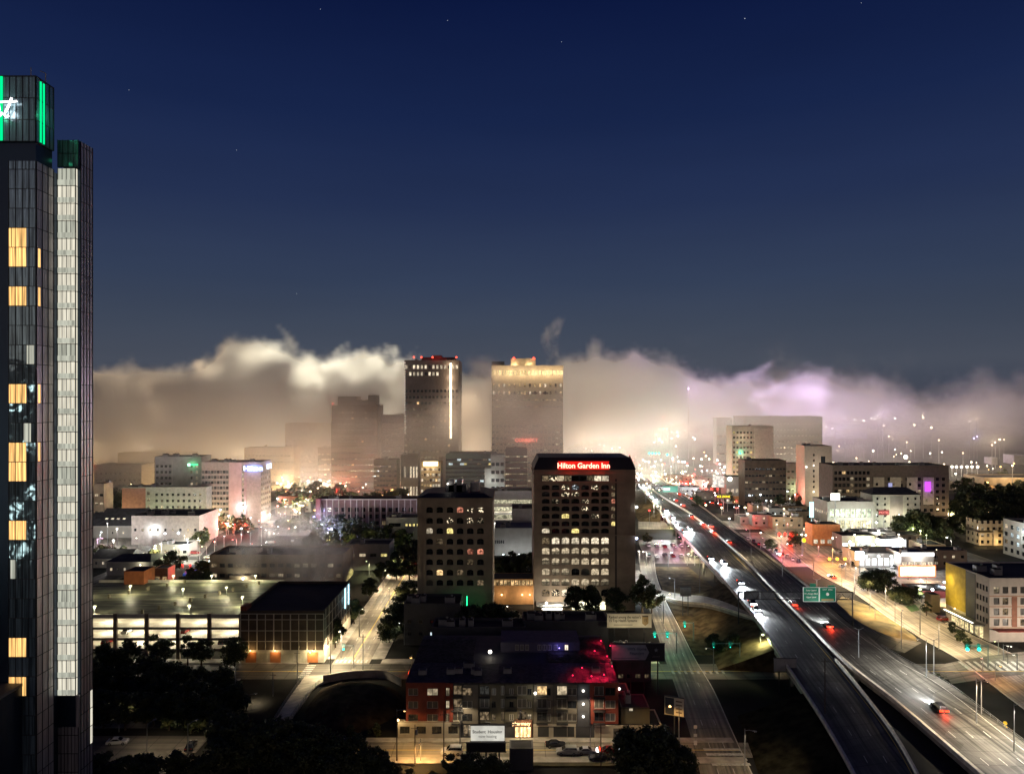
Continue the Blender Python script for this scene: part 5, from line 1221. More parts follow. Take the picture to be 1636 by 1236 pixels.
# --- west side: long dark-roofed sheds, houses
b = BX('long_shed', 'long pale warehouse with a dark roof and blue-white wall lamps, left side', 'warehouse', 210, 318, 400, 826, 26, mat('pale_block', (.26, .23, .20), .8),
   {'S': wins(9, 1, 1.3, 1.6, 7.5, 3, pick=lit(.4, [R_WHITE, R_CREAM], P_DARK, 9))}, units=6)
wall_pack(b, (-6, -1.5, 6.5), (.75, .85, 1), 1300, 'cool', .7); wall_pack(b, (8, -1.5, 6.8), (.8, .9, 1), 1300, 'cool', .7); wall_pack(b, (14, -1.5, 3.8), (1, .8, .5), 1400, 'white', .5)
def house(px, D, w, d, h, rh, label, wall=None, litw=3, lampc=None, name='house', hip=.35, rz=0):
    X0 = X_(px, D); e = empty(name, (X0, D, 0), rz, label, 'house' if name == 'house' else name.replace('_', ' '), None); wall = wall or W_WHITE
    mb = MB(); mb.box(-w/2, w/2, 0, d, 0, h, wall); mb.build('wall', e)
    o = .5; a, b_ = w/2 + o, d; mb = MB(); r0, r1 = (-w/2 * (1 - hip), d/2), (w/2 * (1 - hip), d/2)
    lo = [(-a, -o), (a, -o), (a, d + o), (-a, d + o)]
    mb.poly([(*lo[0], h), (*lo[1], h), (*r1, h + rh), (*r0, h + rh)], M_ROOFG); mb.poly([(*lo[2], h), (*lo[3], h), (*r0, h + rh), (*r1, h + rh)], M_ROOFG)
    mb.poly([(*lo[1], h), (*lo[2], h), (*r1, h + rh)], M_ROOFG); mb.poly([(*lo[3], h), (*lo[0], h), (*r0, h + rh)], M_ROOFG)
    mb.box(-a, a, -o, -o + .1, h - .25, h, FR_LIGHT); mb.build('roof', e)
    for i in range(litw + 2):
        u = -w/2 + w * (i + .7) / (litw + 2.4); put('window', window_mesh(1.1, 1.3, (R_WHITE, R_CREAM, P_DARK)[(i * 7 + int(px)) % 3], FR_LIGHT, 'sash'), e, (u, -.03, h * .35))
    if lampc: wall_pack(e, (w * .3, -1, h * .8), lampc, 500, 'white', .3)
    return e
house(180, 420, 34, 26, 7, 8.5, 'big dark-roofed hall with four small lit roof windows at the left, beside the glass tower', W_WHITE, 3, None, 'market_hall', .1)
for k in range(4): 
    q = MB(); q.poly([(-.8, 0, 0), (.8, 0, 0), (.8, 1.0, .62), (-.8, 1.0, .62)], R_WHITE); q.build('skylight', [o for o in COL.objects if o.name == 'market_hall'][0], (-6 + k * 3.4, 4.1, 10.2))
house(176, 345, 18, 14, 4.5, 3.2, 'white gabled house with a pale roof just right of the glass tower', mat('cream_board', (.6, .55, .42), .8), 3, (.9, .95, 1), 'house', .0)
house(205, 330, 20, 16, 6.2, 2.2, 'low grey-roofed house with a row of lit windows above the blue tent', W_GREY, 4, (1, .9, .6))
BX('flat_shop', 'low flat-roofed shop with a pale canopy west of the avenue', 'shop', 250, 300, 372, 872, 12, W_WHITE, {'S': wins(5, 1, 2, 1.6, 1.2, 3, pick=lit(.6, [R_WHITE, R_CREAM], P_DARK, 3))}, units=2)
BX('flat_shop', 'small orange-lit kiosk between the trees west of the avenue', 'kiosk', 246, 268, 318, 908, 7, mat('orange_kiosk', (.4, .16, .07), .8), {'S': wins(2, 1, 2, 1.6, .8, 3, pick=lambda r, c_: R_WARM)}, units=0, parapet=.2)
BX('shelter', 'bright little white loading shelter behind the car park stair house', 'shelter', 232, 246, 285, 928, 4, W_WHITE, {}, units=0, parapet=.2)
light('POINT', None, (X_(240, 278), 278, 3.2), (1, .85, .78), 1500, .4, name='shelter_light')
# --- middle: low blocks
b = BX('pier_fronted_block', 'long brick block with pale vertical piers behind the trees in the middle', 'building', 505, 667, 455, 799, 16, mat('mauve_brick', (.20, .13, .11), .8), {'S': wins(14, 3, 2.4, 2.6, 1.5, 4.2, mx=3, pick=lit(.15, [R_DIM], P_DARK, 2), style='grid')}, units=4)
mb = MB(); Wd = X_(667, 455) - X_(505, 455)
for i in range(17): u = -Wd/2 + 3 + (Wd - 3.5) * i / 16; mb.box(u - .3, u + .3, -.5, -.01, 0, 17.4, M_LINE)
mb.box(-Wd/2 + 2, Wd/2, -.6, -.02, 17.4, 18.1, M_LINE); mb.build('pier_screen', b)
q = empty('striped_column', (X_(508, 450), 450, 0), 0, 'red brick chimney-like stair column with a white arrow at the left end of the pier-fronted block', 'tower'); MB().box(-1.4, 1.4, 0, 3, 0, 18.6, mat('red_col', (.25, .09, .08), .8)).build('wall', q)
MB().poly([(-.9, -.05, 9.2), (0, -.05, 10.2), (.9, -.05, 9.2), (.9, -.05, 8.4), (0, -.05, 9.4), (-.9, -.05, 8.4)], m_paint).build('arrow_mark', q)
b = BX('modern_house', 'low modern concrete building with a lit ribbon window among dark trees', 'building', 617, 676, 398, 829, 14, W_GREY, {'S': [wins(1, 1, 6.5, 2, 0, 0, pick=lambda r, c_: P_DARK, xs=[-5.5], zs=[H_(841, 398)]), wins(4, 1, 1.2, 1.5, 0, 0, pick=lambda r, c_: R_YEL, xs=[1, 3, 5, 7.2], zs=[H_(840.5, 398)])]}, units=2)
b = BX('glass_pavilion', 'flat-roofed glass pavilion with faint lights beyond the street trees', 'pavilion', 553, 622, 340, 872, 14, W_GREY, {'S': [wins(4, 1, 3, 1.5, 0, 0, pick=lambda r, c_: (R_DIM, R_CREAM, P_DARK, R_YEL)[c_], zs=[H_(889, 340)])]}, units=1)
BX('low_flat_building', 'low flat-roofed building with a pale parapet line beyond the brick office', 'building', 432, 545, 428, 851, 15, W_GREY, {'S': wins(8, 1, 1.5, 1.3, 1.4, 3, pick=lit(.3, [R_WARM], P_DARK, 2))}, units=3)
BX('low_flat_building', 'long low building with a bright roof edge beside the avenue', 'building', 395, 470, 455, 845, 12, W_TAN, {'S': wins(6, 1, 1.5, 1.3, 1.4, 3, pick=lit(.5, [R_WARM, R_CREAM], P_DARK, 5))}, units=2)
b = BX('courthouse', 'white flat-fronted public building with tall slit windows between the two tan towers', 'building', 790, 862, 372, 846, 22, W_WHITE,
   {'S': [wins(12, 1, .6, 1.8, 0, 0, pick=lambda r, c_: P_DARK, xs=[-11 + i * 1.0 for i in range(5)] + [8 + i * 1.0 for i in range(4)], zs=[H_(868, 372)])]}, roof=mat('slate_blue_roof', (.05, .06, .10), .8), units=2)
for u in (-7, 1, 9): wall_pack(b, (u, -4, 1.5), (.9, .95, 1), 1100, 'cool', .35)
BX('plant_block', 'dark windowless block behind the white public building', 'building', 818, 862, 400, 815, 20, W_GREY, {}, units=1)
b = BX('curved_ramp', 'layered parking ramp glowing with strips of light beside the arched tower', 'car park', 783, 862, 470, 786, 18, W_GREY, {}, units=2)
Wd = X_(862, 470) - X_(783, 470)
for z in (3.5, 8.5, 13.2): MB().box(-Wd/2, Wd/2, -1.2, -.02, z, z + 2.2, litroom('ramp_lights_%d' % z, (1, .93, .62), .9, .8, .8)).build('lit_deck', b); 
for z in (2.6, 7.4, 12.2): MB().box(-Wd/2 - .3, Wd/2, -1.8, -.05, z - .1, z + .8, m_gc).build('deck_edge', b)
for u in (-12, -3, 7): light('POINT', b, (u, -4, 6), (1, .95, .8), 900, .5)
b = BX('amber_pavilion', 'low pavilion with a glowing amber window band between the two tan towers', 'pavilion', 786, 858, 283, 925, 10, mat('amber_wall', (.42, .24, .10), .8),
   {'S': [wins(12, 1, 1.25, 2.2, 0, 0, mx=.2, pick=lambda r, c_: R_WARM, zs=[H_(935, 283)], rec=.1)]}, units=0, parapet=.15)
for u in (-5, 3, 6): wall_pack(b, (u, -1.5, 4.2), (1, .72, .45), 420, 'amber', .35)
light('POINT', b, (5, -4, 3), (1, .8, .6), 500, .4)
BX('low_dark_block', 'dark low building behind trees in front of the arched tower', 'building', 645, 735, 236, 968, 12, W_DARK, {'S': wins(5, 2, 1.2, 1.2, 3, 4, pick=lit(.15, [R_COOL], P_DARK, 2))}, units=4)
BX('low_dark_block', 'long dark flat-roofed building in front of the hotel forecourt', 'building', 835, 972, 218, 996, 10, W_DARK, {'S': wins(7, 1, 1.5, 1.2, 2, 4, pick=lambda r, c_: P_DARK)}, units=6)
BX('low_dark_block', 'black low building behind the apartment block roofs', 'building', 690, 840, 214, 1006, 9, W_DARK, {}, units=5)
BX('low_dark_block', 'dark shed between the billboards and the frontage road', 'building', 985, 1040, 205, 1045, 8, W_DARK, {'S': wins(4, 1, 1.5, 1.2, 1, 4, pick=lit(.5, [R_DIM], P_DARK, 4))}, units=3)
# --- tall towers rising through the fog
D = 620; x0, x1 = X_(646, D), X_(733, D); W_ = x1 - x0
tp = lambda r, c_: (R_WHITE if (c_ * 5 + r) % 4 else R_CREAM)
t1 = building('round_topped_tower', 'tall dark tower wrapped in fog with a bright vertical light strip and red roof lamps', 'tower', x0, x1, D, D + 40, H_(577, D), mat('dark_tower_cladding', (.06, .05, .05), .6),
    {'S': [wins(14, 2, 2.0, 3.2, 0, 0, pick=lambda r, c_: (None if (r == 0 and c_ > 8) else (R_WHITE if (c_ * 7 + r * 3) % 5 else P_DARK)), zs=[H_(600, D), H_(589, D)]),
           wins(14, 12, 2.0, 2.2, 30, 5.2, pick=lit(.12, [R_WARM, R_DIM], P_DARK, 4))]}, units=2, parapet=1)
MB().box(W_/2 - 7.6, W_/2 - 6.2, -.8, -.02, H_(700, D), H_(580, D), emit('white_light_strip', (1, .80, .50), 7)).build('light_strip', t1)
for z in range(60, 112, 10): light('POINT', t1, (W_/2 - 7, -3, z), (1, .72, .42), 5000, 1)
mb = MB()
for k in range(26): mb.box(-W_/2 + .3, -W_/2 + .9, -.5, -.02, 52 + k * 2.4, 53.2 + k * 2.4, emit('facade_dot', (1, .85, .7), .9))
mb.build('light_dots', t1)
mb = MB(); mb.box(-W_/2 + 14, W_/2 - 4, 6, 30, H_(577, D) + .9, H_(574, D) + 2.2, W_DARK); mb.box(-W_/2 + 24, W_/2 - 16, 8, 22, H_(577, D) + 2.2, H_(573, D) + 3.6, W_DARK); mb.build('plant_room', t1)
RL = emit('aviation_lamp', (1, .06, .03), 6)
for px in (661, 673, 691, 729): lamp_dot(t1, (X_(px, D) - (x0 + x1)/2, 1, H_(576, D) + 3), .75, RL, 'aviation_lamp')
light('POINT', t1, (4, -2, H_(572, D) + 3), (1, .05, .03), 3000, .5)
D = 640; x0, x1 = X_(785, D), X_(900, D); W_ = x1 - x0
t2 = building('flat_topped_tower', 'wide pale tower above the fog with a glowing top floor and red letters', 'tower', x0, x1, D, D + 30, H_(585, D), mat('pale_tower_concrete', (.40, .35, .27), .8, var=.1),
    {'S': [wins(20, 1, 2.4, 4.2, 0, 0, mx=.4, pick=lambda r, c_: litroom('crown_floor_glow', (1, .74, .34), 1.6, .5), zs=[H_(599, D)], rec=.3),
           wins(14, 2, 1.7, 3.0, 0, 0, pick=lit(.75, [R_WHITE, R_WARM], P_DARK, 4), zs=[H_(630, D), H_(618, D)]),
           wins(20, 3, 2.0, 1.4, 86, -6, pick=lit(.4, [R_WARM, R_DIM], P_DARK, 6)),
           wins(18, 10, 2.0, 1.8, 8, 5.4, pick=lit(.25, [R_WARM, R_CREAM], P_DARK, 8))]}, units=0, parapet=.8)
mb = MB(); mb.box(X_(816, D) - X_(842.5, D), X_(856, D) - X_(842.5, D), 5, 20, H_(585, D), H_(572, D), mat('pale_tower_concrete', (.4, .35, .27))); mb.box(-W_/2 + .2, -W_/2 + 11.5, 3, 20, H_(585, D), H_(577, D), W_DARK); mb.build('plant_room', t2)
for px in (821, 853): lamp_dot(t2, (X_(px, D) - X_(842.5, D), 4, H_(573, D) + .5), 1.1, RL, 'aviation_lamp')
for px in (822, 846): light('POINT', t2, (X_(px, D) - X_(842.5, D), 2, H_(583, D)), (1, .72, .35), 2500, .5)
for k in range(6): light('POINT', t2, (-W_/2 + 5 + k * 11, -5, H_(596, D)), (1, .72, .4), 3500, 1)
sg = empty('red_tower_sign', (X_(841, D), D - .8, 0), 0, 'red block letters low on the wide foggy tower', 'sign'); text('sign_letters', sg, 'CONNECT', (0, 0, H_(703, D)), 4.2, emit('red_block_letters', (1, .18, .12), 3.0), bold=.06, sx=1.0); light('POINT', sg, (0, -2, H_(703, D)), (1, .1, .06), 1200, .5)
# --- dimmer blocks inside the fog
FG = 'office blocks half lost in the fog'
def fb(label, px0, px1, D, pyt, depth, nx, nz, p, mats, wall=W_GREY, seed=1, w=2.0, h=1.5, cat='office block', name='office_block', units=1, face='S'):
    H = H_(pyt, D); dz = (H - 4) / nz
    return BX(name, label, cat, px0, px1, D, pyt, depth, wall, {face: wins(nx, nz, w, h, 2.5, dz, pick=lit(p, mats, P_DARK, seed))}, units=units, seed=seed)
b = fb('square-shouldered dark tower standing deep in the fog left of the tall pair', 529, 603, 632, 648, 30, 14, 14, .07, [R_CREAM, R_WARM], W_BROWN, 3)
MB().box(-16, 1, 4, 26, H_(648, 632), H_(632, 632), W_BROWN).box(11, 17.5, 4, 26, H_(648, 632), H_(630, 632), W_BROWN).box(1, 11, 6, 26, H_(648, 632), H_(638, 632), W_BROWN).build('roof_block', b); lamp_dot(b, (-19, 0, H_(648, 632) + 2), .7, RL, 'aviation_lamp')
fb('foggy slab between the square-shouldered tower and the light-strip tower', 600, 646, 650, 664, 24, 9, 12, .15, [R_CREAM], W_GREY, 5)
fb('dark stepped block at the far left of the fog bank', 455, 530, 720, 676, 30, 12, 10, .12, [R_WHITE], W_GREY, 7)
fb('low hotel with a bright yellow window grid in the fog', 545, 586, 640, 722, 14, 9, 6, .95, [R_YEL, R_WHITE], W_BROWN, 9, 2.0, 2.2)
fb('foggy block with bright window bands left of the yellow-lit hotel', 508, 536, 660, 716, 16, 6, 7, .6, [R_WHITE, R_CREAM], W_BROWN, 10, 2.4, 1.3)
fb('low dark office with faint lights below the light-strip tower', 597, 634, 560, 736, 16, 8, 8, .3, [R_DIM, R_CREAM], W_BROWN, 11)
b = fb('small block with tall bright windows below the light-strip tower', 640, 668, 575, 728, 14, 6, 2, .85, [R_WHITE], W_BROWN, 12, 1.3, 9)
b = fb('squat building with a blazing roof sign and bright windows in the mist', 672, 704, 545, 740, 16, 7, 7, .85, [R_WHITE, R_WARM], W_TAN, 13, 1.6, 2.2)
q = MB(); q.box(-5.5, 5.5, -.8, -.4, H_(744, 545), H_(737, 545), emit('gold_roof_sign', (1, .78, .34), 5)); q.build('roof_sign', b); light('POINT', b, (0, -3, H_(740, 545)), (1, .72, .3), 6000, .8)
fb('teal-dark glass office with faint lights left of the pale window-grid block', 713, 786, 545, 726, 26, 16, 11, .10, [R_DIM, R_COOL, R_YEL], mat('teal_glass_wall', (.05, .075, .07), .3), 14, 3.0, 1.6)
b = fb('narrow pale block with a neat grid of dark windows beside the glass office', 784, 806, 530, 728, 14, 3, 6, 0, [R_DIM], W_WHITE, 15, 2.4, 2.6)
MB().box(-9.6, -5.1, .5, 12, 0, H_(748, 530), W_WHITE).build('low_wing', b)
light('POINT', b, (0, -8, 8), (.75, .9, 1), 5000, .8); light('POINT', b, (-6, -6, 22), (.9, .95, .9), 2600, .8)
fb('foggy office with rows of warm window bands right of the pale window-grid block', 808, 842, 575, 718, 18, 6, 8, .8, [R_CREAM, R_DIM], mat('rosy_office', (.25, .18, .16), .8), 16, 3, 1.1)
fb('pale far office with long rows of small lights in the fog at the left', 390, 470, 690, 716, 20, 14, 5, .8, [R_CREAM], W_TAN, 17, 2.2, 1.2)
fb('low grey block on the far left beside the glass tower', 150, 226, 640, 744, 24, 10, 3, .1, [R_DIM], W_GREY, 18)
fb('grey block with three lit windows behind the low grey block on the far left', 188, 300, 720, 724, 24, 14, 3, .12, [R_WHITE], W_DARK, 19)
fb('dark hilltop block in the mist behind the hotel cluster', 240, 292, 800, 716, 24, 8, 3, .08, [R_WHITE], W_DARK, 20)
fb('small red-walled block with lit stairs at the far left edge', 150, 166, 430, 775, 10, 2, 5, .7, [R_CREAM], W_TAN, 34)
# east side
b = fb('gold-lit apartment tower with white end panels on the east side', 1170, 1236, 640, 682, 18, 12, 12, .35, [R_YEL, R_CREAM, R_DIM], mat('warm_grey_wall', (.30, .27, .22), .8), 21, 1.8, 2.0)
MB().box(1.0, 18, -.3, -.02, 0.1, H_(684, 640), mat('pale_end_panel', (.42, .38, .32), .8)).build('end_panel', b)
for z in (12, 30, 48): light('POINT', b, (-10, -7, z), (1, .85, .55), 2600, .8)
fb('very wide dark building with a flat roof against the violet fog', 1188, 1314, 850, 666, 40, 22, 8, .10, [R_CREAM, R_DIM], mat('dark_brick_hall', (.06, .05, .048), .85), 22)
fb('dark brick apartment block below the gold-lit tower', 1190, 1256, 545, 737, 16, 12, 6, .2, [R_DIM, R_CREAM], W_BROWN, 23)
fb('grey block behind the pale slab on the east side', 1250, 1290, 580, 742, 14, 6, 5, .2, [R_DIM], W_GREY, 24)
b = building('pale_slab', 'tall narrow cream slab with one column of small windows and a dark glass stripe', 'tower', X_(1286, 545), X_(1329, 545), 545, 562, H_(714, 545), mat('cream_slab', (.52, .45, .35), .8, var=.08),
    {'S': [wins(1, 8, 1.3, 1.8, 10, 4, pick=lambda r, c_: P_DARK, xs=[-3.4]), wins(1, 1, 3.4, 22, 0, 0, pick=lambda r, c_: P_BLUE, style='triple', xs=[3.6], zs=[16])]}, units=3)
light('POINT', b, (0, -9, 10), (1, .85, .6), 3500, .8); light('POINT', b, (0, -9, 30), (1, .9, .75), 1600, .8)
lamp_dot(b, (-9.5, -1, 30), .6, emit('lamp_white', (1, .95, .8), 6), 'wall_lamp')
b = building('wide_apartments', 'wide dark apartment block with white panels and a purple-lit balcony', 'apartments', X_(1330, 500), X_(1516, 500), 500, 522, H_(745, 500), mat('brown_facade', (.15, .125, .105), .8),
    {'S': [wins(13, 7, 2.2, 2.4, 3, 4.3, pick=lit(.3, [R_CREAM, R_DIM, R_WARM], P_DARK, 25), xs=[-38 + i * 2.8 for i in range(9)]), wins(12, 6, 2.2, 2.2, 3, 4.3, pick=lit(.18, [R_DIM, R_CREAM], P_DARK, 26), xs=[-9.5 + i * 4.2 for i in range(12)])]}, units=8)
mb = MB()
for i in range(4): a = -12 + i * 11.5; mb.box(a, a + 7.4, -.4, -.02, 8, 27, mat('white_panel', (.5, .46, .38), .8))
mb.build('white_panel', b)
for i in range(4):
    for j in range(3): put('window', window_mesh(1.6, 1.8, (P_DARK, R_DIM, P_DARK, R_CREAM)[(i + 2*j) % 4], FR_DARK, 'double'), b, (-9.8 + i * 11.5 + (j % 2) * 3.4, -.45, 10 + j * 5.6))
MB().box(23.5, 27.5, -.6, -.42, 17, 24, emit('purple_balcony_light', (.55, .08, 1), 1.6)).build('purple_balcony', b); light('POINT', b, (25.5, -2.5, 20), (.6, .1, 1), 900, .5)
MB().box(-1.8, .8, -.6, -.42, 19, 23, emit('violet_window', (.6, .6, 1), .7)).build('violet_window', b)
light('POINT', b, (-20, -10, 4), (1, .8, .5), 3500, .8); light('POINT', b, (12, -10, 4), (1, .85, .6), 3000, .8); light('POINT', b, (38, -8, 4), (1, .7, .35), 3000, .8)
e = house(1432, 455, 30, 16, H_(790, 455), 4, 'pale four-storey hotel with a black hipped roof and small red sign', mat('grey_green_render', (.42, .42, .36), .8), 0, None, 'hip_roof_hotel', .3)
for i in range(6):
    for j in range(5): put('window', window_mesh(1.2, 1.5, (P_DARK, P_DARK, R_DIM)[(i * 3 + j) % 3], FR_DARK, 'sash'), e, (-12 + i * 4.8, -.05, 3 + j * 3.6))
MB().box(-4, 4, -.25, -.02, 1, H_(792, 455), W_GREY).build('centre_bay', e); light('POINT', e, (0, -9, 6), (.9, 1, .85), 2800, .6); light('POINT', e, (-10, -9, 6), (.9, 1, .85), 2000, .6)
s = empty('red_motel_sign', (X_(1411, 445), 444, 0), 0, 'small red lit sign in front of the hipped-roof hotel', 'sign'); MB().box(-3.3, 3.3, 0, .4, H_(822, 445), H_(814, 445), mat('maroon_sign', (.3, .03, .03), .5)).build('sign_face', s); text('sign_letters', s, 'MOTEL', (0, -.1, H_(818, 445)), 1.9, emit('rose_letters', (1, .35, .3), 1.6)); MB().tube([(0, .2, 0), (0, .2, H_(822, 445))], .25, pole_m, 6).build('pole', s)
b = building('glass_showroom', 'brilliantly lit glass showroom with a white screen wall beside the highway', 'building', X_(1322, 440), X_(1396, 440), 440, 462, H_(803, 440), W_WHITE,
    {'S': [wins(8, 2, 2.6, 5.0, 0, 0, mx=1.5, pick=lambda r, c_: litroom('showroom_glow', (.9, 1, .72), 1.7, .6, .5) if r else litroom('showroom_glow_low', (1, .9, .55), 1.7, .6, .7), zs=[2, 8.8], style='grid')],
     'W': [wins(7, 1, 2.0, 2.0, 10, 3, pick=lambda r, c_: R_WHITE)]}, units=4)
for u in (-11, 0, 11): light('POINT', b, (u, -8, 7), (.9, 1, .85), 4200, .8)
s = empty('white_cube_sign', (X_(1335, 436), 436, 0), 0, 'glowing white box sign on the roof of the glass showroom', 'sign'); MB().box(-2.6, 2.6, 0, 1, H_(799, 436), H_(788, 436), emit('white_box_sign', (1, .95, .8), 3)).build('sign_face', s); MB().tube([(0, .5, 0), (0, .5, H_(799, 436))], .3, pole_m, 6).build('pole', s); MB().tube([(-8, .5, H_(793, 436)), (6, .5, H_(793, 436))], .18, FR_LIGHT, 6).build('arm', s)
s = empty('cyan_pylon_sign', (X_(1297, 425), 425, 0), 0, 'tall cyan-white pylon sign at the highway edge of the showroom', 'sign'); MB().box(-1.1, 1.1, 0, .8, H_(826, 425), H_(802, 425), emit('cyan_pylon', (.45, .9, 1), 2.6)).build('sign_face', s); MB().tube([(0, .4, 0), (0, .4, H_(826, 425))], .3, pole_m, 6).build('pole', s); light('POINT', s, (0, -3, 8), (.5, .9, 1), 2500, .6)
b = BX('corner_store', 'small orange-fronted corner store near the four red signals', 'shop', 1298, 1342, 398, 838, 10, mat('orange_front', (.5, .22, .08), .8), {'S': wins(4, 1, 2.4, 2.4, 1, 3, pick=lambda r, c_: R_WHITE)}, units=1, parapet=.3)
wall_pack(b, (3, -2, 4.5), (1, .85, .55), 2500, 'white', .8)
b = BX('filling_station', 'white filling station canopy blazing with light', 'filling station', 1345, 1402, 385, 856, 12, W_WHITE, {'S': wins(5, 1, 2.8, 3, 1, 3, pick=lambda r, c_: litroom('station_glow', (.95, 1, .95), 3, .5, .8))}, units=0, parapet=.3)
for u in (-7, 0, 7): wall_pack(b, (u, -4, 5.4), (.95, 1, .9), 3200, 'cool', .7)
b = BX('blue_lit_shop', 'dark-roofed shop front washed with blue-white light', 'shop', 1408, 1448, 378, 862, 12, W_GREY, {'S': wins(4, 1, 2.2, 2.4, 1, 3, pick=lambda r, c_: R_COOL)}, units=1, parapet=.3)
for u in (-4, 3): wall_pack(b, (u, -3, 7), (.7, .88, 1), 3800, 'cool', .9)
b = building('diner', 'glaring white diner with a dark slate roof between two pylon signs', 'restaurant', X_(1372, 345), X_(1452, 345), 345, 362, 6.5, W_WHITE, {'S': wins(8, 1, 2.2, 3.6, 1, 3, pick=lambda r, c_: litroom('diner_glow', (.95, .97, 1), 4, .4, .7))}, units=2, parapet=.5, roof=mat('slate_blue_roof', (.05, .06, .10)))
for u in (-10, -4, 2, 8): wall_pack(b, (u, -3, 6.2), (.9, .95, 1), 3600, 'cool', .6)
b = building('drive_in', 'second white restaurant with a lit sloping parapet under the red-framed screen', 'restaurant', X_(1440, 338), X_(1492, 338), 338, 352, 7.5, W_WHITE, {'S': wins(5, 1, 2.4, 3.4, 1, 3, pick=lambda r, c_: R_WHITE)}, units=2, parapet=.9, roof=mat('slate_blue_roof', (.05, .06, .10)))
MB().box(-7.5, 7.5, -.5, -.02, 7.2, 8.8, emit('white_parapet_light', (1, .97, .95), 3)).build('lit_parapet', b); light('POINT', b, (0, -4, 7), (1, .95, .92), 3800, .6)
s = empty('white_pylon_sign', (X_(1374, 335), 335, 0), 0, 'square white pylon sign glowing blue-white over the frontage road', 'sign'); MB().box(-1.9, 1.9, 0, .8, H_(894, 335), H_(881, 335), emit('white_pylon', (.85, .92, 1), 5)).build('sign_face', s); MB().tube([(0, .4, 0), (0, .4, H_(894, 335))], .3, pole_m, 6).build('pole', s); light('POINT', s, (0, -3, H_(888, 335)), (.75, .87, 1), 4200, .8)
s = empty('red_framed_screen', (X_(1466, 322), 322, 0), 0, 'large glowing screen with an orange-red frame above the restaurants', 'screen')
zA, zB_ = H_(921, 322), H_(903, 322); MB().box(-8.2, 8.2, 0, .8, zA, zB_, emit('orange_screen_frame', (1, .22, .08), 2.2)).build('frame', s); MB().box(-7.6, 7.6, -.1, -.01, zA + .5, zB_ - .5, litroom('screen_glow', (1, .85, .62), 4, .5, .5)).build('screen', s)
for u in (-4, 4): MB().tube([(u, .4, 0), (u, .4, zA)], .3, pole_m, 6).build('pole', s)
light('POINT', s, (0, -4, zA + 2), (1, .6, .4), 5000, 1)
# red-roofed pergola and yard
b = BX('red_roofed_yard', 'dark red pitched canopy over the yard beside the yellow wall', 'canopy', 1466, 1528, 292, 944, 12, mat('dark_red_roof', (.22, .04, .04), .7), {}, units=0, parapet=.1)
wall_pack(b, (-3, -2, 4), (.95, 1, .95), 2200, 'cool', .6); wall_pack(b, (5, -2, 4.5), (.95, 1, .95), 2600, 'cool', .7)
BX('yard_kiosk', 'small tan stone kiosk among the yard lamps', 'kiosk', 1487, 1502, 272, 950, 4, W_TAN, {}, units=0, parapet=.1)
# far east horizon
b = BX('stadium_building', 'low wide glass hall glowing on the far horizon', 'building', 1335, 1385, 1150, 678, 30, W_DARK, {'S': wins(12, 1, 3.2, 5, 30, 3, pick=lambda r, c_: R_DIM)}, units=0)
light('POINT', b, (0, -10, 44), (1, .9, .65), 12000, 2)
b = BX('long_hall', 'low yellow-lit hall far off on the right', 'building', 1572, 1700, 660, 764, 30, W_TAN, {}, units=0); 
for u in (-25, -10, 5): light('POINT', b, (u, -14, 14), (1, .72, .35), 7000, 1)
BX('twin_towers', 'faint pair of towers in the fog at the right edge', 'towers', 1620, 1640, 900, 728, 20, W_GREY, {}, units=0); BX('faint_block', 'faint square block in the fog near the right edge', 'tower', 1584, 1594, 900, 732, 14, W_GREY, {}, units=0)
fb('low block with window bands on the far ridge right of the highway', 1145, 1170, 900, 668, 16, 6, 5, .8, [R_CREAM], W_GREY, 30, 3, 1.2)
b = BX('lit_box_store', 'bright white-lit box building beside the highway, in the mist', 'shop', 1160, 1188, 560, 762, 14, W_WHITE, {'S': wins(4, 2, 2, 3, 1.5, 7, pick=lambda r, c_: R_WHITE)}, units=0, parapet=.3)
wall_pack(b, (-5, -4, H_(764, 560)), (1, .97, .85), 30000, 'white', 1.8, 1.2)
MB().box(-2, 6.5, -.4, -.02, .2, 6, mat('orange_front', (.5, .22, .08))).build('orange_wall', b)
s = empty('white_billboard', (X_(1148, 560), 560, 0), 0, 'glowing pale billboard left of the lit box building', 'billboard'); MB().box(-4.4, 4.4, 0, .5, H_(778, 560), H_(760, 560), litroom('pale_billboard_face', (1, .92, .82), 1.6, .5, .4)).build('panel', s); MB().tube([(0, .3, 0), (0, .3, H_(778, 560))], .3, pole_m, 6).build('pole', s)
# house across the way, mirrored in the tower's glass
b = building('mirrored_hotel', 'hotel across the street behind the viewer, mirrored in the glass tower', 'hotel', -262, -176, -95, -75, 96, W_BEIGE, {}, units=0)
k = 0
for i in range(7):
    for j in range(9):
        if (i * 5 + j * 3) % 7 < 3: MB().poly([(-38 + i * 12, 20.1, 12 + j * 9), (-33 + i * 12, 20.1, 12 + j * 9), (-33 + i * 12, 20.1, 16 + j * 9), (-38 + i * 12, 20.1, 16 + j * 9)], emit('mirrored_lit_window', (.95, 1, .9), 5)).build('window', b)

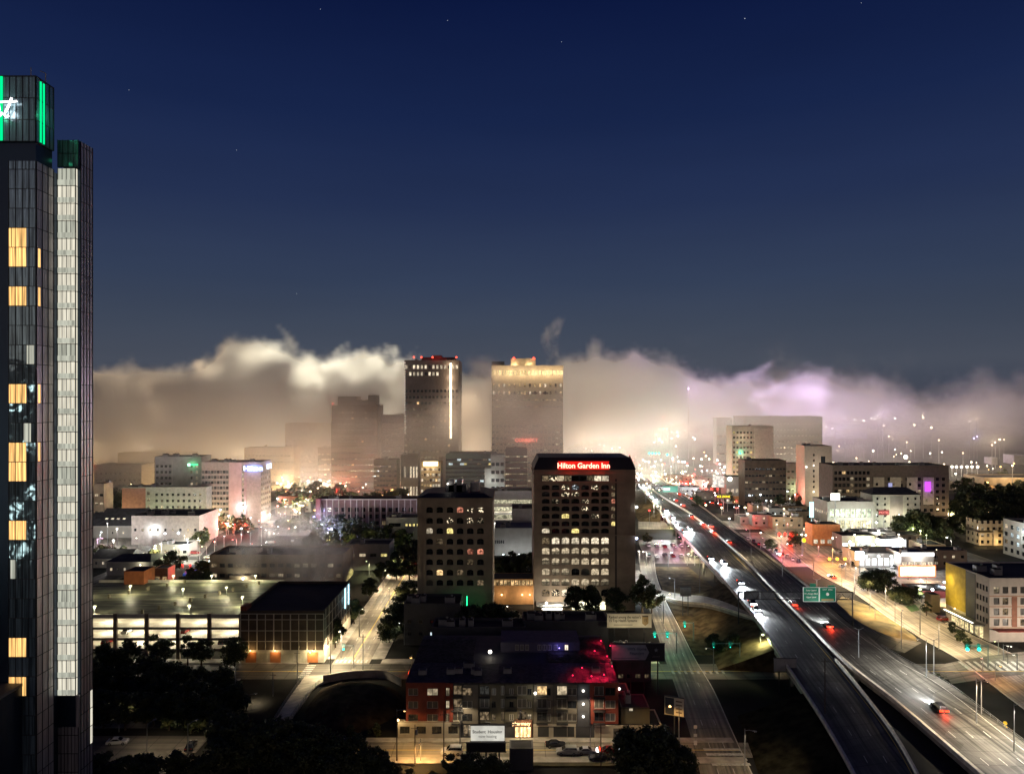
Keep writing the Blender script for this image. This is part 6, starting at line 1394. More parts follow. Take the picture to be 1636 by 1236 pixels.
# --- small low buildings filling the blocks between the named ones
q_ = random.Random(21)
def low(px, D, w, d, h, wall, mats, p):
    X = X_(px, D); n = max(2, int(w / 4)); fl = 1 if h < 6 else 2
    return building('low_building', 'small low flat-roofed building among the lamp-lit blocks', 'building', X - w/2, X + w/2, D, D + d, h, wall,
        {'S': wins(n, fl, 1.5, 1.4, 1.3, 3.1, pick=lit(p, mats, P_DARK, q_.randint(0, 999)))}, units=q_.randint(1, 3), parapet=.4, group='low buildings of the far blocks', seed=q_.randint(0, 999))
WL_ = [W_WHITE, W_GREY, W_TAN, W_BROWN, W_BRICK, W_BEIGE]
SP = [(462, 500), (485, 520), (470, 545), (500, 530), (560, 500), (590, 505), (620, 500), (648, 505), (455, 590), (160, 560), (185, 590), (215, 560), (1105, 600), (1085, 640), (1120, 660), (1060, 620), (1078, 700), (1100, 720), (1140, 690),
      (1205, 470), (1222, 455), (1240, 480), (1268, 500), (1280, 470), (1215, 500), (1260, 450), (1150, 620), (1130, 580), (990, 640), (960, 660), (975, 700), (940, 700), (1010, 690), (1028, 650), (1480, 620), (1520, 640), (1560, 700), (1450, 640), (1600, 620), (1490, 370), (1512, 345), (1445, 395), (1400, 400), (340, 560), (440, 640), (430, 600), (720, 470), (745, 480), (690, 500)]
for (px, D) in SP: low(px + q_.uniform(-3, 3), D + q_.uniform(-5, 5), q_.uniform(10, 22), q_.uniform(8, 14), q_.uniform(4, 8.5), q_.choice(WL_), [R_WARM, R_CREAM, R_WHITE, R_DIM], .5)
# ------------------------------------------------------------------ trees
L1 = mat('leaf_dark_green', (.018, .030, .010), .7, var=.3, scale=2); L2 = mat('leaf_green', (.036, .050, .015), .7, var=.3, scale=2); L3 = mat('leaf_olive', (.062, .068, .02), .7, var=.3, scale=2)
BARK = mat('bark', (.07, .05, .035), .9, var=.3, scale=3)
def tree_parts(seed, h, r, n, leaf, clumps=26, low=.28):
    q = random.Random(seed); tr = MB(); th = h * low
    top = V((q.uniform(-.3, .3), q.uniform(-.3, .3), h * .62))
    tr.tube([(0, 0, -.3), (q.uniform(-.1, .1), 0, th * .6), (top.x * .4, top.y * .4, th), tuple(top)], [h*.032, h*.024, h*.02, h*.008], BARK, 7)
    cs = []
    for i in range(clumps):
        a = q.uniform(0, 2*math.pi); u = q.random() ** .5; zz = q.uniform(0, 1)
        prof = math.sin(math.pi * min(1, .12 + zz * .88)) ** .6
        c_ = V((math.cos(a) * r * u * prof * .85, math.sin(a) * r * u * prof * .85, th * .95 + (h - th) * .93 * zz)); cs.append((c_, q.uniform(.20, .36) * r * (1.1 - .4 * zz), q.choice([L1, L1, L2, L3])))
    for c_, s_, _ in cs[:9]:
        st_ = V((top.x * .4, top.y * .4, th * q.uniform(.8, 1.1))); mid = (st_ + c_) / 2 + V((0, 0, -.2))
        tr.tube([tuple(st_), tuple(mid), tuple(c_)], [h*.012, h*.008, h*.003], BARK, 5)
    cr = MB()
    for i in range(n):
        c_, s_, m_ = q.choice(cs)
        d = V((q.gauss(0, 1), q.gauss(0, 1), q.gauss(0, .75)))
        if d.length < 1e-3: continue
        d.normalize(); p = c_ + d * s_ * (q.random() ** .4) * q.uniform(.8, 1.25)
        a = V((q.gauss(0, 1), q.gauss(0, 1), q.gauss(0, .6))).normalized(); b = a.cross(d + V((.01, .02, .03))).normalized(); l = leaf * q.uniform(.6, 1.4)
        a = a * l; b = b * l * .6
        cr.poly([p - a, p + b, p + a, p - b], m_ if q.random() < .8 else q.choice([L1, L2, L3]))
    return tr.data('trunk'), cr.data('crown')
PR = {'big': tree_parts(1, 12, 5.2, 5200, .36, 34), 'wide': tree_parts(2, 9, 5.8, 4600, .34, 34, .25), 'tall': tree_parts(3, 15, 5.0, 5200, .38, 36, .2), 'small': tree_parts(4, 6, 2.4, 1800, .24, 18), 'far': tree_parts(5, 12, 5.6, 1500, .62, 26), 'farw': tree_parts(6, 10, 6.2, 1500, .62, 26, .2), 'bush': tree_parts(8, 3, 1.8, 1100, .2, 14, .08)}
PR['high'] = tree_parts(9, 13, 5.0, 4200, .36, 28, .40)
PH = {'high': 13, 'big': 12, 'wide': 9, 'tall': 15, 'small': 6, 'far': 12, 'farw': 10, 'bush': 3}
def tree(px, D, h, kind, label, group=None, z=0., cat='tree', name='tree'):
    e = empty(name, (X_(px, D), D, z), rnd.uniform(0, 6.28), label, cat, group); s_ = h / PH[kind]
    t_, c_ = PR[kind]; a = put('trunk', t_, e); b = put('crown', c_, e)
    e.scale = (s_ * rnd.uniform(.92, 1.1), s_ * rnd.uniform(.92, 1.1), s_)
    return e
def trees(lst, label, group, kinds, z=0.):
    for (px, D, h) in lst: tree(px, D, h, rnd.choice(kinds), label, group, z)
trees([(168, 199, 18), (205, 200, 18.5), (150, 190, 17), (238, 197, 15)], 'tall black tree at the near side of the lit car park, beside the glass tower', 'trees between the glass tower and the car park', ['tall', 'big'], -4.6)
trees([(262, 197, 13), (292, 198, 12), (322, 196, 12.5), (352, 196, 12), (245, 187, 13), (280, 186, 12.5), (312, 184, 12.5), (345, 184, 12), (372, 187, 11)], 'black tree in the dark creek bed below the car park', 'trees in the creek bed', ['big', 'wide', 'tall'], -4.6)
trees([(165, 176, 9), (200, 175, 9.5), (235, 176, 9), (270, 175, 9.5), (305, 174, 9), (335, 174, 9)], 'dark tree on the slope behind the white parked car, lower left', 'trees above the lower left car park', ['wide', 'big'], 0)
trees([(160, 151, 6), (195, 150, 5.6), (228, 150, 6.2), (285, 152, 6), (325, 150, 6)], 'low dark tree in front of the parked white car at the bottom left', 'low trees at the bottom left', ['small', 'wide'], 0)
trees([(370, 158, 10.5), (398, 154, 10), (430, 157, 10.5), (468, 153, 9), (500, 155, 9.5), (532, 152, 9), (566, 154, 8), (596, 151, 7), (356, 165, 9.5), (478, 160, 8)], 'black tree on the near bank at the bottom, left of the apartment block', 'trees along the bottom edge', ['big', 'wide'], 0)
trees([(620, 149, 5), (655, 148, 4.5), (720, 150, 6.5), (755, 149, 7), (790, 150, 6), (690, 148, 4)], 'dark shrubby tree at the bottom edge in front of the street', 'shrubby trees below the front street', ['small', 'wide'], 0)
trees([(1010, 152, 10.5), (1040, 151, 11.5), (1068, 153, 9), (1090, 151, 7)], 'large black tree at the bottom, right of the parked cars', 'black trees right of the parked cars', ['wide', 'big'], 0)
trees([(536, 233, 9.5), (566, 258, 9), (590, 290, 9), (608, 318, 9)], 'street tree on the hall side of the lit north street', 'street trees west of the north street', ['big'], .1)
trees([(622, 238, 8.5), (633, 250, 9), (643, 264, 9), (655, 284, 9)], 'round street tree in the row on the right side of the lit north street', 'street trees east of the north street', ['big', 'wide'], .1)
tree(375, 217, 8.5, 'wide', 'round dark tree in front of the lit doors of the panelled hall', None, .1)
trees([(262, 218, 8), (300, 218, 9), (322, 217, 8.5), (245, 217, 9.5)], 'tree on the pavement in front of the lit car park', 'trees in front of the car park', ['big', 'small'], .1)
trees([(500 + 11 * i, 372 + 13 * ((i * 7) % 5), 11.5) for i in range(15) if X_(500 + 11 * i, 372 + 13 * ((i * 7) % 5)) < -58 or X_(500 + 11 * i, 372 + 13 * ((i * 7) % 5)) > -41], 'dark tree in the grove behind the north street', 'grove in the middle of the city', ['far', 'farw'])
trees([(634 + 5 * i, 322 + 12 * ((i * 5) % 4), 11) for i in range(8)], 'dark tree between the north street and the arched tower', 'trees beside the arched tower', ['far', 'farw'])
trees([(452, 440, 9), (470, 430, 10), (488, 436, 10.5), (506, 425, 11), (526, 430, 11), (546, 436, 11.5), (564, 432, 10)], 'violet-lit tree in front of the pier-fronted block', 'violet-lit trees in the middle', ['far', 'farw'])
trees([(920, 262, 13), (944, 259, 14), (984, 262, 12.5)], 'dark street tree before the lit ground floor of the hotel', 'trees before the hotel entrance', ['high'], 0)
tree(1026, 268, 15.5, 'tall', 'full dark tree at the right-hand corner of the hotel beside the frontage road')
tree(1041, 272, 10, 'big', 'smaller dark tree touching the big one at the hotel corner')
trees([(798, 318, 11), (815, 322, 13), (835, 316, 12.5), (850, 322, 12)], 'dark tree in the gap between the two tan towers', 'trees between the tan towers', ['far', 'farw'])
trees([(690, 246, 10), (715, 243, 9.5), (740, 240, 11.5), (762, 238, 12), (785, 240, 13), (800, 243, 11)], 'black tree in front of the arched tower', 'trees in front of the arched tower', ['big', 'wide'])
trees([(868, 222, 9), (890, 221, 10), (905, 222, 9), (765, 220, 9), (800, 219, 8.5)], 'black tree on the dark roofscape before the hotel forecourt', 'trees before the hotel forecourt', ['big', 'wide'])
tree(1271, 395, 8.5, 'farw', 'single dark round tree on the pink-lit lot under the highway'); tree(1231, 385, 6, 'farw', 'small bush-like tree by the pink-lit lot'); tree(1034, 405, 6, 'far', 'small tree left of the viaduct piers')
trees([(1386, 303, 8), (1402, 301, 9.5), (1416, 305, 8.5)], 'dark spreading tree before the glaring diner', 'trees before the diner', ['wide'])
trees([(1438, 284, 7), (1452, 282, 7), (1465, 288, 6)], 'yellow-green lit tree below the red-framed screen', 'lit trees below the screen', ['wide', 'small'])
tree(1480, 268, 5.5, 'small', 'young lamplit tree beside the tan kiosk'); tree(1424, 292, 4, 'bush', 'low agave-like shrub by the frontage road', None, 0, 'shrub', 'shrub')
trees([(1340, 400, 10), (1352, 396, 9), (1440, 420, 13), (1455, 425, 14), (1470, 415, 13), (1482, 405, 12), (1462, 440, 14), (1480, 432, 13), (1497, 420, 12), (1510, 405, 12)], 'dark tree near the lit shops on the east side', 'trees among the east side shops', ['far', 'farw'])
trees([(1535 + 13 * i, 470 + 22 * ((i * 3) % 5), 17) for i in range(9)] + [(1528, 500, 15), (1560, 520, 18), (1595, 530, 18), (1625, 520, 18), (1475, 560, 14), (1540, 600, 16)], 'dark tree of the wooded slope on the right', 'wood on the right side', ['far', 'farw'])
trees([(1520 + 14 * i, 425 + 14 * (i % 3), 12) for i in range(7)], 'dark tree in front of the wooded slope on the right', 'trees near the right edge', ['far', 'farw'])
trees([(1522, 248, 4), (1534, 240, 4), (1545, 233, 3.5)], 'shrub under the yellow-lit wall of the corner apartments', 'shrubs by the corner apartments', ['bush'])
trees([(345, 436, 10), (358, 440, 11), (372, 434, 11), (386, 438, 11), (396, 432, 9.5)], 'red-lit tree in front of the blue-signed hotel', 'red-lit trees before the hotel cluster', ['farw', 'far'])
trees([(320, 318, 9.5), (310, 300, 8), (330, 300, 8.5), (262, 330, 9), (278, 340, 9), (296, 300, 7), (228, 300, 6), (244, 350, 8)], 'dark tree between the houses behind the car park', 'trees behind the car park', ['far', 'farw'])
trees([(160, 372, 6), (178, 375, 6), (196, 372, 5.5), (318, 392, 9), (326, 398, 10)], 'tree among the houses on the far left', 'trees among the western houses', ['far', 'farw'])
trees([(205, 470, 14), (160, 520, 12), (172, 540, 12), (188, 530, 13), (152, 500, 11)], 'tree near the left edge beside the low hotel wing', 'trees west of the hotel cluster', ['far', 'farw'])
trees([(452, 560, 13), (470, 575, 14), (488, 560, 13), (505, 590, 14), (522, 560, 13), (540, 580, 13), (600, 520, 14), (612, 530, 15), (624, 520, 15), (638, 528, 16), (560, 540, 12), (582, 530, 12)], 'misty tree on the parkland beyond the brick block', 'misty park trees', ['far', 'farw'])
trees([(520, 180, 2.6), (545, 178, 3), (575, 180, 2.4), (600, 172, 3), (560, 172, 2.6)], 'small shrub on the earth bank', 'shrubs on the earth bank', ['bush'])
trees([(1140, 232, 5), (1150, 228, 4), (1172, 230, 5.5), (1185, 226, 4), (1160, 226, 5)], 'black tree in the shade below the ramp', 'trees below the ramp', ['wide', 'small'])
trees([(1470, 200, 3.5), (1482, 198, 3), (1496, 203, 3.5)], 'dark shrub on the island at the east crossing', 'shrubs at the east crossing', ['bush'])

_q = random.Random(5)
trees([(px_, D_, h_) for (px_, D_, h_) in [(_q.choice([_q.uniform(1085, 1300), _q.uniform(440, 660), _q.uniform(160, 240), _q.uniform(1420, 1640)]), _q.uniform(490, 720), _q.uniform(8, 13)) for i in range(70)]], 'hazy tree among the far lamp-lit blocks', 'trees of the far blocks', ['far', 'farw'])
# ------------------------------------------------------------------ lamps, signals, signs, vehicles
COLS = {'warm': (1, .80, .52), 'white': (1, .94, .82), 'cool': (.82, .93, 1), 'sodium': (1, .56, .18), 'pink': (1, .45, .75), 'violet': (.45, .42, 1), 'lime': (.95, 1, .5), 'red': (1, .05, .04), 'rose': (1, .3, .25)}
def lampmesh():
    a = {}
    for h in (5, 7, 9, 11):
        m_ = MB(); m_.tube([(0, 0, 0), (0, 0, h)], [.13, .08], pole_m, 6); a[h] = m_.data('pole')
    m_ = MB(); m_.tube([(0, 0, 0), (0, -.9, .35), (0, -1.9, .4)], .06, pole_m, 5); a['arm'] = m_.data('arm'); return a
LMESH = lampmesh(); LHEAD = {}
def lamp(px, D, h, col, power, label=None, group=None, z=0., r=.32, rz=None):
    X = X_(px, D); e = empty('street_lamp', (X, D, z), rnd.uniform(0, 6) if rz is None else rz, label or ('%s street lamp' % col), 'street lamp', group)
    put('pole', LMESH[h], e); put('arm', LMESH['arm'], e, (0, 0, h - .4))
    k = (col, r)
    if k not in LHEAD:
        m_ = MB(); m_.box(-.22, .22, -.4, .4, .04, .18, pole_m); m_.ball((0, 0, 0), r, emit('lens_' + col, COLS[col], 5), 8, .55); LHEAD[k] = m_.data('lamp_head')
    put('lamp_head', LHEAD[k], e, (0, -2.1, h - .1))
    if power and D < 345: light('SPOT', e, (0, -2.1, h - .5 - r), COLS[col], power, max(.25, r), cone=R(152), blend=.35)
    elif power: light('POINT', e, (0, -2.1, h - .5 - r), COLS[col], power, max(.25, r))
    return e
LB = 3.0
def lp(lst, label, group, h=9, r=.32):
    for (px, D, col, pw) in lst: lamp(px, D, h, col, pw * LB, label, group, 0, r)
# near, one by one
lamp(545, 224, 9, 'warm', 14000, 'bright street lamp at the foot of the panelled hall corner', None, 0, .4, 0)
lamp(528, 211, 9, 'warm', 15000, 'lamp over the bright corner by the pale footbridge', None, 0, .3)
lamp(497, 222, 7, 'warm', 5000, 'short bright lamp on the pavement before the panelled hall', None, 0, .35)
lamp(574, 244, 9, 'warm', 14000, 'street lamp hidden in the trees of the north street', None, 0, .3)
lamp(622, 272, 9, 'warm', 14000, 'street lamp on the right of the north street', None, 0, .3)
lamp(612, 300, 9, 'warm', 15000, 'farther lamp on the north street with a tall glowing head', None, 0, .35)
lamp(644, 330, 9, 'warm', 14000, 'white lamp where the north street meets the trees', None, 0, .3)
lamp(658, 207, 7, 'sodium', 260, 'orange lamp over the dark parked vehicle left of the apartment roofs', None, 0, .35, 0)
lamp(646, 236, 7, 'white', 300, 'small white lamp by the dark block on the north street', None, 0, .3)
lamp(634, 166, 9, 'sodium', 1100, 'wooden-pole street lamp with a glow at the left end of the front street', None, 0, .3, 1.2)
lamp(672, 160, 5, 'sodium', 5200, 'low sodium lamp spilling orange light on the front street', None, 0, .25, 0)
lamp(735, 166, 9, 'warm', 1800, 'pale lamp post at the right end of the white shop wall', None, 0, .25, 3.1)
lamp(831, 163, 9, 'warm', 2600, 'pale lamp post in front of the lit shopfront', None, 0, .22, 3.1)
lamp(943, 165, 11, 'warm', 3000, 'tall pale lamp post above the parked silver cars', None, 0, .22, 3.1)
lamp(1085, 163, 11, 'sodium', 1800, 'tall pale pole lamp beside the small two-panel billboard', None, 0, .4, -1.57)
lamp(1060, 258, 11, 'warm', 13000, 'lamp over the bright frontage road by the hotel', None, 0, .35)
lamp(1022, 292, 7, 'cool', 9000, 'cool white lamp at the right edge of the hotel wall', None, 0, .4)
lamp(1215, 221, 9, 'lime', 6000, 'lamp under the highway beside the cross street', None, 0, .45, 0)
lamp(1236, 217, 5, 'warm', 2200, 'low lamp by the underpass wall', None, 0, .3)
lamp(1140, 212, 7, 'warm', 1300, 'lamp at the zebra crossing below the ramp', None, 0, .2)
lamp(1190, 156, 9, 'warm', 1800, 'dim lamp lighting the lower frontage road', None, 0, .12)
lamp(1028, 217, 7, 'lime', 1500, 'lamp behind the two-panel billboard lighting a patch of grass', None, 0, .3)
lamp(1078, 288, 9, 'cool', 9000, 'pole lamp in the median of the frontage road', None, 0, .3)
lamp(190, 174, 7, 'warm', 900, 'lamp near the white car at the lower left', None, 0, .12)
lamp(395, 190, 7, 'warm', 1500, 'lamp over the parked vehicles in the creek-side lot', None, -4.4, .12)
lamp(235, 163, 7, 'warm', 1100, 'shaded lamp over the lower left car park', None, 0, .12)
lamp(300, 163, 7, 'warm', 900, 'second shaded lamp over the lower left car park', None, 0, .12)
lamp(870, 262, 5, 'white', 1500, 'round lamp at the hotel entrance drive', None, 0, .5)
lamp(818, 262, 5, 'white', 900, 'lamp among the bushes left of the hotel', None, 0, .35)
lamp(760, 252, 5, 'lime', 900, 'yard lamp lighting a tree before the arched tower', None, 0, .4); lamp(776, 254, 5, 'lime', 700, 'second yard lamp near the green tube light', None, 0, .35)
lamp(792, 310, 7, 'white', 1800, 'white lamp in the gap left of the tree between the tan towers', None, 0, .6)
lamp(806, 300, 5, 'lime', 900, 'pale green lamp above the amber pavilion', None, 0, .4)
lamp(790, 420, 9, 'white', 4200, 'bright white lamp right of the arched tower roof', None, 0, .8)
lamp(812, 415, 9, 'white', 2600, 'dimmer lamp beside the layered parking ramp', None, 0, .5)
e = empty('green_light_tube', (X_(746, 250), 250, 0), 0, 'upright green neon tube before the arched tower', 'neon light'); MB().tube([(0, 0, 5), (0, 0, 12.2)], .16, emit('green_neon', (.02, 1, .35), 3), 6).build('tube', e); MB().tube([(0, .3, 0), (0, .3, 5)], .1, pole_m, 5).build('pole', e); light('POINT', e, (0, -1, 8), (.05, 1, .3), 90, .4)
# highway lighting
for k, (px, D) in enumerate([(1180, 244), (1118, 300), (1305, 262), (1372, 205), (1492, 196), (1568, 168), (1250, 300)]):
    e = empty('highway_pole', (X_(px, D), D, 0), 0, ['slim pole on the left edge of the deck', 'slim pole beside the viaduct bend', 'pole behind the green road signs', 'tall pole at the grass island', 'tall pole beside the northbound lanes', 'pole near the small yellow sign', 'slim pole by the right side of the deck'][k], 'lamp post')
    MB().tube([(0, 0, 0), (0, 0, 15)], [.16, .09], pole_m, 6).tube([(0, 0, 14.8), (-1.4, 0, 15.4)], .06, pole_m, 5).tube([(0, 0, 14.8), (1.4, 0, 15.4)], .06, pole_m, 5).build('pole', e)
for k, (px, D, c0, pw) in enumerate([(1045, 470, 'white', 16000), (1056, 445, 'warm', 12000), (1032, 520, 'warm', 12000), (1200, 330, 'warm', 6500), (1480, 190, 'white', 20000), (1560, 163, 'warm', 20000), (1620, 150, 'white', 20000), (1440, 215, 'warm', 1200)]):  # the three over the northbound lanes are added, standing in for headlights
    lamp(px, D, 11, c0, pw, ['large white highway lamp beside the far deck', 'large warm highway lamp nearer on the far deck', 'warm highway lamp at the far bend', 'median lamp on the viaduct', 'lamp throwing light over the lit northbound lanes', 'second lamp over the lit northbound lanes at the lower right', 'third added lamp over the northbound lanes, in the bottom corner', 'dim lamp at the dark deck edge'][k], None, 6 if k > 1 else 4, (.9, .8, .5, .15, .12, .12, .12, .1)[k])
# pink-lit lots below the viaduct
for (px, D) in ((1052, 388), (1075, 372), (1098, 350), (1110, 392)): lamp(px, D, 5, 'pink', 2600, 'pink-tinted lamp over the parking lot left of the viaduct', 'pink lamps on the western lot', 0, .22)
for (px, D) in ((1198, 420), (1222, 392), (1250, 372), (1275, 350)): lamp(px, D, 5, 'pink', 3000, 'pink-tinted lamp over the lot on the east side of the viaduct', 'pink lamps on the eastern lot', 0, .22)
lp([(1095, 372, 'lime', 900), (1102, 360, 'warm', 900), (1110, 350, 'lime', 900), (1118, 340, 'warm', 900), (1125, 330, 'warm', 1000), (1088, 384, 'rose', 600), (1080, 396, 'pink', 600)], 'small lamp tucked among the viaduct piers', 'lamps among the viaduct piers', 5, .3)
lp([(1022, 352, 'white', 1500), (1033, 350, 'white', 1500), (1068, 346, 'cool', 3200)], 'white lamp on the street crossing below the viaduct', 'lamps on the street below the viaduct', 7, .45)
# east side street lamps
lp([(1300, 330, 'rose', 5600), (1345, 310, 'warm', 6500), (1390, 272, 'warm', 5400), (1430, 258, 'warm', 4600), (1270, 352, 'rose', 5200), (1500, 232, 'warm', 4200), (1330, 350, 'sodium', 5400), (1365, 296, 'warm', 5600), (1415, 278, 'warm', 4600), (1240, 420, 'warm', 3600), (1310, 405, 'warm', 3600), (1470, 246, 'warm', 2200)], 'street lamp along the bright eastern frontage road', 'lamps on the eastern frontage road', 9, .16)
lp([(1398, 262, 'sodium', 900), (1440, 240, 'sodium', 800)], 'low amber lamp on the dry grass island', 'amber lamps on the grass island', 5, .1)
lp([(1500, 300, 'cool', 3000), (1515, 296, 'cool', 3400), (1480, 300, 'white', 2600), (1472, 285, 'lime', 1200), (1525, 280, 'sodium', 2000)], 'glaring yard lamp beside the dark red canopy', 'yard lamps by the red canopy', 5, .6)
lp([(1360, 388, 'cool', 2600), (1388, 380, 'lime', 2600), (1425, 372, 'cool', 3400), (1434, 374, 'cool', 3400), (1380, 430, 'white', 2600), (1462, 420, 'lime', 2600), (1520, 384, 'white', 1800), (1428, 352, 'cool', 2400), (1500, 360, 'warm', 1600)], 'white lamp among the bright shops of the east side', 'lamps among the east side shops', 7, .55)
lp([(1515, 470, 'warm', 3200), (1545, 455, 'lime', 1800), (1585, 470, 'warm', 1200), (1600, 420, 'warm', 600), (1555, 420, 'warm', 900)], 'lamp half hidden in the wooded slope on the right', 'lamps in the right-hand wood', 7, .4)
lp([(1595, 226, 'lime', 300), (1610, 219, 'white', 350), (1603, 222, 'white', 300), (1570, 212, 'rose', 600), (1590, 206, 'sodium', 500), (1625, 214, 'white', 300)], 'small lamp in the crowd of signs at the east crossing', 'lamps at the east crossing', 5, .3)
# west side
lp([(160, 392, 'cool', 3200), (156, 372, 'pink', 2400), (200, 430, 'lime', 5200), (228, 440, 'white', 3000), (176, 450, 'lime', 3000), (300, 372, 'cool', 3600), (258, 360, 'white', 2600), (315, 366, 'white', 3000), (358, 376, 'cool', 3600), (378, 370, 'rose', 2000), (345, 398, 'white', 3000), (400, 356, 'rose', 1800), (330, 352, 'warm', 3000), (285, 348, 'lime', 3000), (242, 345, 'warm', 2400), (222, 372, 'white', 2200), (345, 340, 'warm', 2800), (372, 345, 'white', 2800), (400, 390, 'white', 4200), (418, 404, 'cool', 4200), (405, 330, 'warm', 2600)], 'lamp along the busy avenue and lots on the left', 'lamps on the western streets', 9, .42)
lp([(300, 420, 'white', 3200), (325, 430, 'lime', 3000), (345, 436, 'white', 3600), (362, 428, 'white', 3000), (374, 428, 'red', 4200), (388, 426, 'red', 3600), (362, 432, 'red', 2600)], 'lamp under the trees before the hotel cluster', 'lamps before the hotel cluster', 7, .5)
lp([(516, 412, 'cool', 2600), (525, 398, 'violet', 9000), (545, 420, 'violet', 5000), (505, 440, 'violet', 2000), (506, 470, 'sodium', 3000), (460, 520, 'lime', 6000), (470, 500, 'lime', 4000)], 'coloured lamp among the trees in the middle distance', 'coloured lamps in the middle distance', 9, .75)
lp([(458, 430, 'warm', 2600), (452, 452, 'rose', 1600), (466, 470, 'warm', 5200), (478, 490, 'warm', 5200), (486, 520, 'warm', 5200), (440, 410, 'rose', 1800), (430, 398, 'white', 4200), (474, 455, 'white', 4200)], 'lamp on the bright avenue right of the pale hotel', 'lamps on the avenue past the pale hotel', 9, .5)
lp([(545, 600, 'rose', 5000), (552, 620, 'red', 5000), (560, 645, 'rose', 6000), (566, 665, 'white', 6000), (572, 690, 'rose', 6000), (580, 715, 'rose', 6000), (588, 740, 'white', 6000), (594, 770, 'red', 7000), (538, 575, 'red', 5000)], 'glowing lamp along the misty diagonal avenue', 'lamps on the misty avenue', 9, .9)
lp([(463, 620, 'sodium', 30000), (492, 640, 'cool', 9000), (476, 650, 'warm', 5000), (512, 640, 'warm', 7000), (530, 640, 'warm', 7000), (520, 620, 'warm', 6000), (545, 618, 'warm', 6000), (500, 610, 'warm', 5000), (308, 700, 'sodium', 30000), (160, 720, 'sodium', 12000), (175, 700, 'sodium', 12000)], 'glowing lamp in the mist behind the park trees', 'lamps in the mist behind the park', 9, 1.0)
lp([(548, 345, 'sodium', 900), (520, 296, 'warm', 1500), (510, 285, 'sodium', 1300), (565, 360, 'lime', 1800), (500, 380, 'warm', 2600), (520, 384, 'warm', 2600), (470, 384, 'white', 3000), (590, 330, 'lime', 1800), (612, 342, 'lime', 900), (632, 350, 'white', 1200), (655, 362, 'lime', 1200), (602, 385, 'warm', 900)], 'small lamp in the dark blocks around the north street', 'lamps around the north street', 7, .3)
# far highway and ridge lights
FAR = [(905, 668, 'white'), (912, 667, 'white'), (920, 666, 'white'), (927, 665, 'white'), (934, 664, 'white'), (941, 663, 'white'), (948, 662, 'white'), (955, 661, 'white'), (972, 661, 'red'), (978, 660, 'red'), (1000, 660, 'white'), (1008, 657, 'white'), (1016, 655, 'cool'), (1022, 653, 'cool'), (1014, 664, 'white'), (1020, 660, 'white'),
 (1044, 658, 'white'), (1053, 660, 'warm'), (1040, 668, 'red'), (1062, 664, 'red'), (1058, 666, 'red'), (1070, 675, 'warm'), (1074, 678, 'white'), (1082, 690, 'white'), (1073, 690, 'warm'), (1073, 700, 'white'), (975, 678, 'white'), (985, 674, 'warm'), (980, 696, 'red'), (985, 690, 'red'), (1010, 690, 'red'), (1015, 688, 'rose'),
 (952, 692, 'cool'), (962, 698, 'cool'), (945, 706, 'cool'), (958, 710, 'cool'), (936, 716, 'white'), (918, 690, 'rose'), (912, 697, 'cool'), (922, 705, 'rose'), (965, 712, 'white'), (978, 716, 'cool'), (945, 720, 'white'), (1045, 706, 'cool'), (1054, 702, 'white'), (1058, 706, 'white'), (1083, 696, 'cool'), (1107, 698, 'white'), (1110, 701, 'cool'),
 (1012, 735, 'red'), (1020, 740, 'red'), (1005, 726, 'red'), (1037, 738, 'warm'), (1108, 732, 'warm'), (1128, 728, 'warm'), (1133, 733, 'lime'), (1146, 735, 'white'), (1125, 722, 'sodium'), (1144, 722, 'lime'), (1158, 745, 'warm'), (1154, 750, 'warm'), (1200, 735, 'white'),
 (1253, 771, 'cool'), (1236, 770, 'lime'), (1213, 776, 'warm'), (1250, 785, 'lime'), (1230, 766, 'warm'), (1215, 790, 'cool'), (1232, 800, 'white'), (1270, 790, 'white'), (1262, 796, 'warm'), (1275, 782, 'lime'),
 (1392, 668, 'white'), (1402, 664, 'white'), (1350, 668, 'white'), (1365, 670, 'white'), (1380, 672, 'white'), (1412, 680, 'warm'), (1475, 667, 'warm'), (1488, 683, 'warm'), (1461, 679, 'warm'), (1430, 668, 'white'), (1395, 720, 'white'), (1430, 718, 'white'), (1432, 726, 'warm'), (1440, 724, 'warm'), (1428, 729, 'warm'), (1455, 720, 'warm'),
 (1549, 673, 'white'), (1597, 702, 'warm'), (1604, 702, 'warm'), (1561, 697, 'violet'), (1556, 700, 'violet'), (1552, 738, 'warm'), (1560, 739, 'warm'), (1577, 744, 'warm'), (1620, 740, 'sodium'), (1486, 724, 'white'), (1505, 722, 'white'),
 (1285, 684, 'white'), (1288, 688, 'white'), (1305, 680, 'cool'), (1320, 682, 'white'), (1330, 684, 'white'), (165, 710, 'warm'), (195, 712, 'warm'), (200, 700, 'warm'), (262, 722, 'white'), (292, 668, 'white'), (298, 672, 'warm'), (250, 676, 'warm'), (280, 683, 'warm'), (325, 681, 'warm'), (360, 680, 'warm'), (410, 676, 'warm'), (425, 695, 'warm'), (445, 678, 'warm'), (500, 705, 'warm'), (430, 702, 'white'), (336, 712, 'warm'), (350, 714, 'warm'), (372, 712, 'white'),
 (905, 650, 'white'), (888, 680, 'warm'), (893, 674, 'warm'), (908, 700, 'white')]
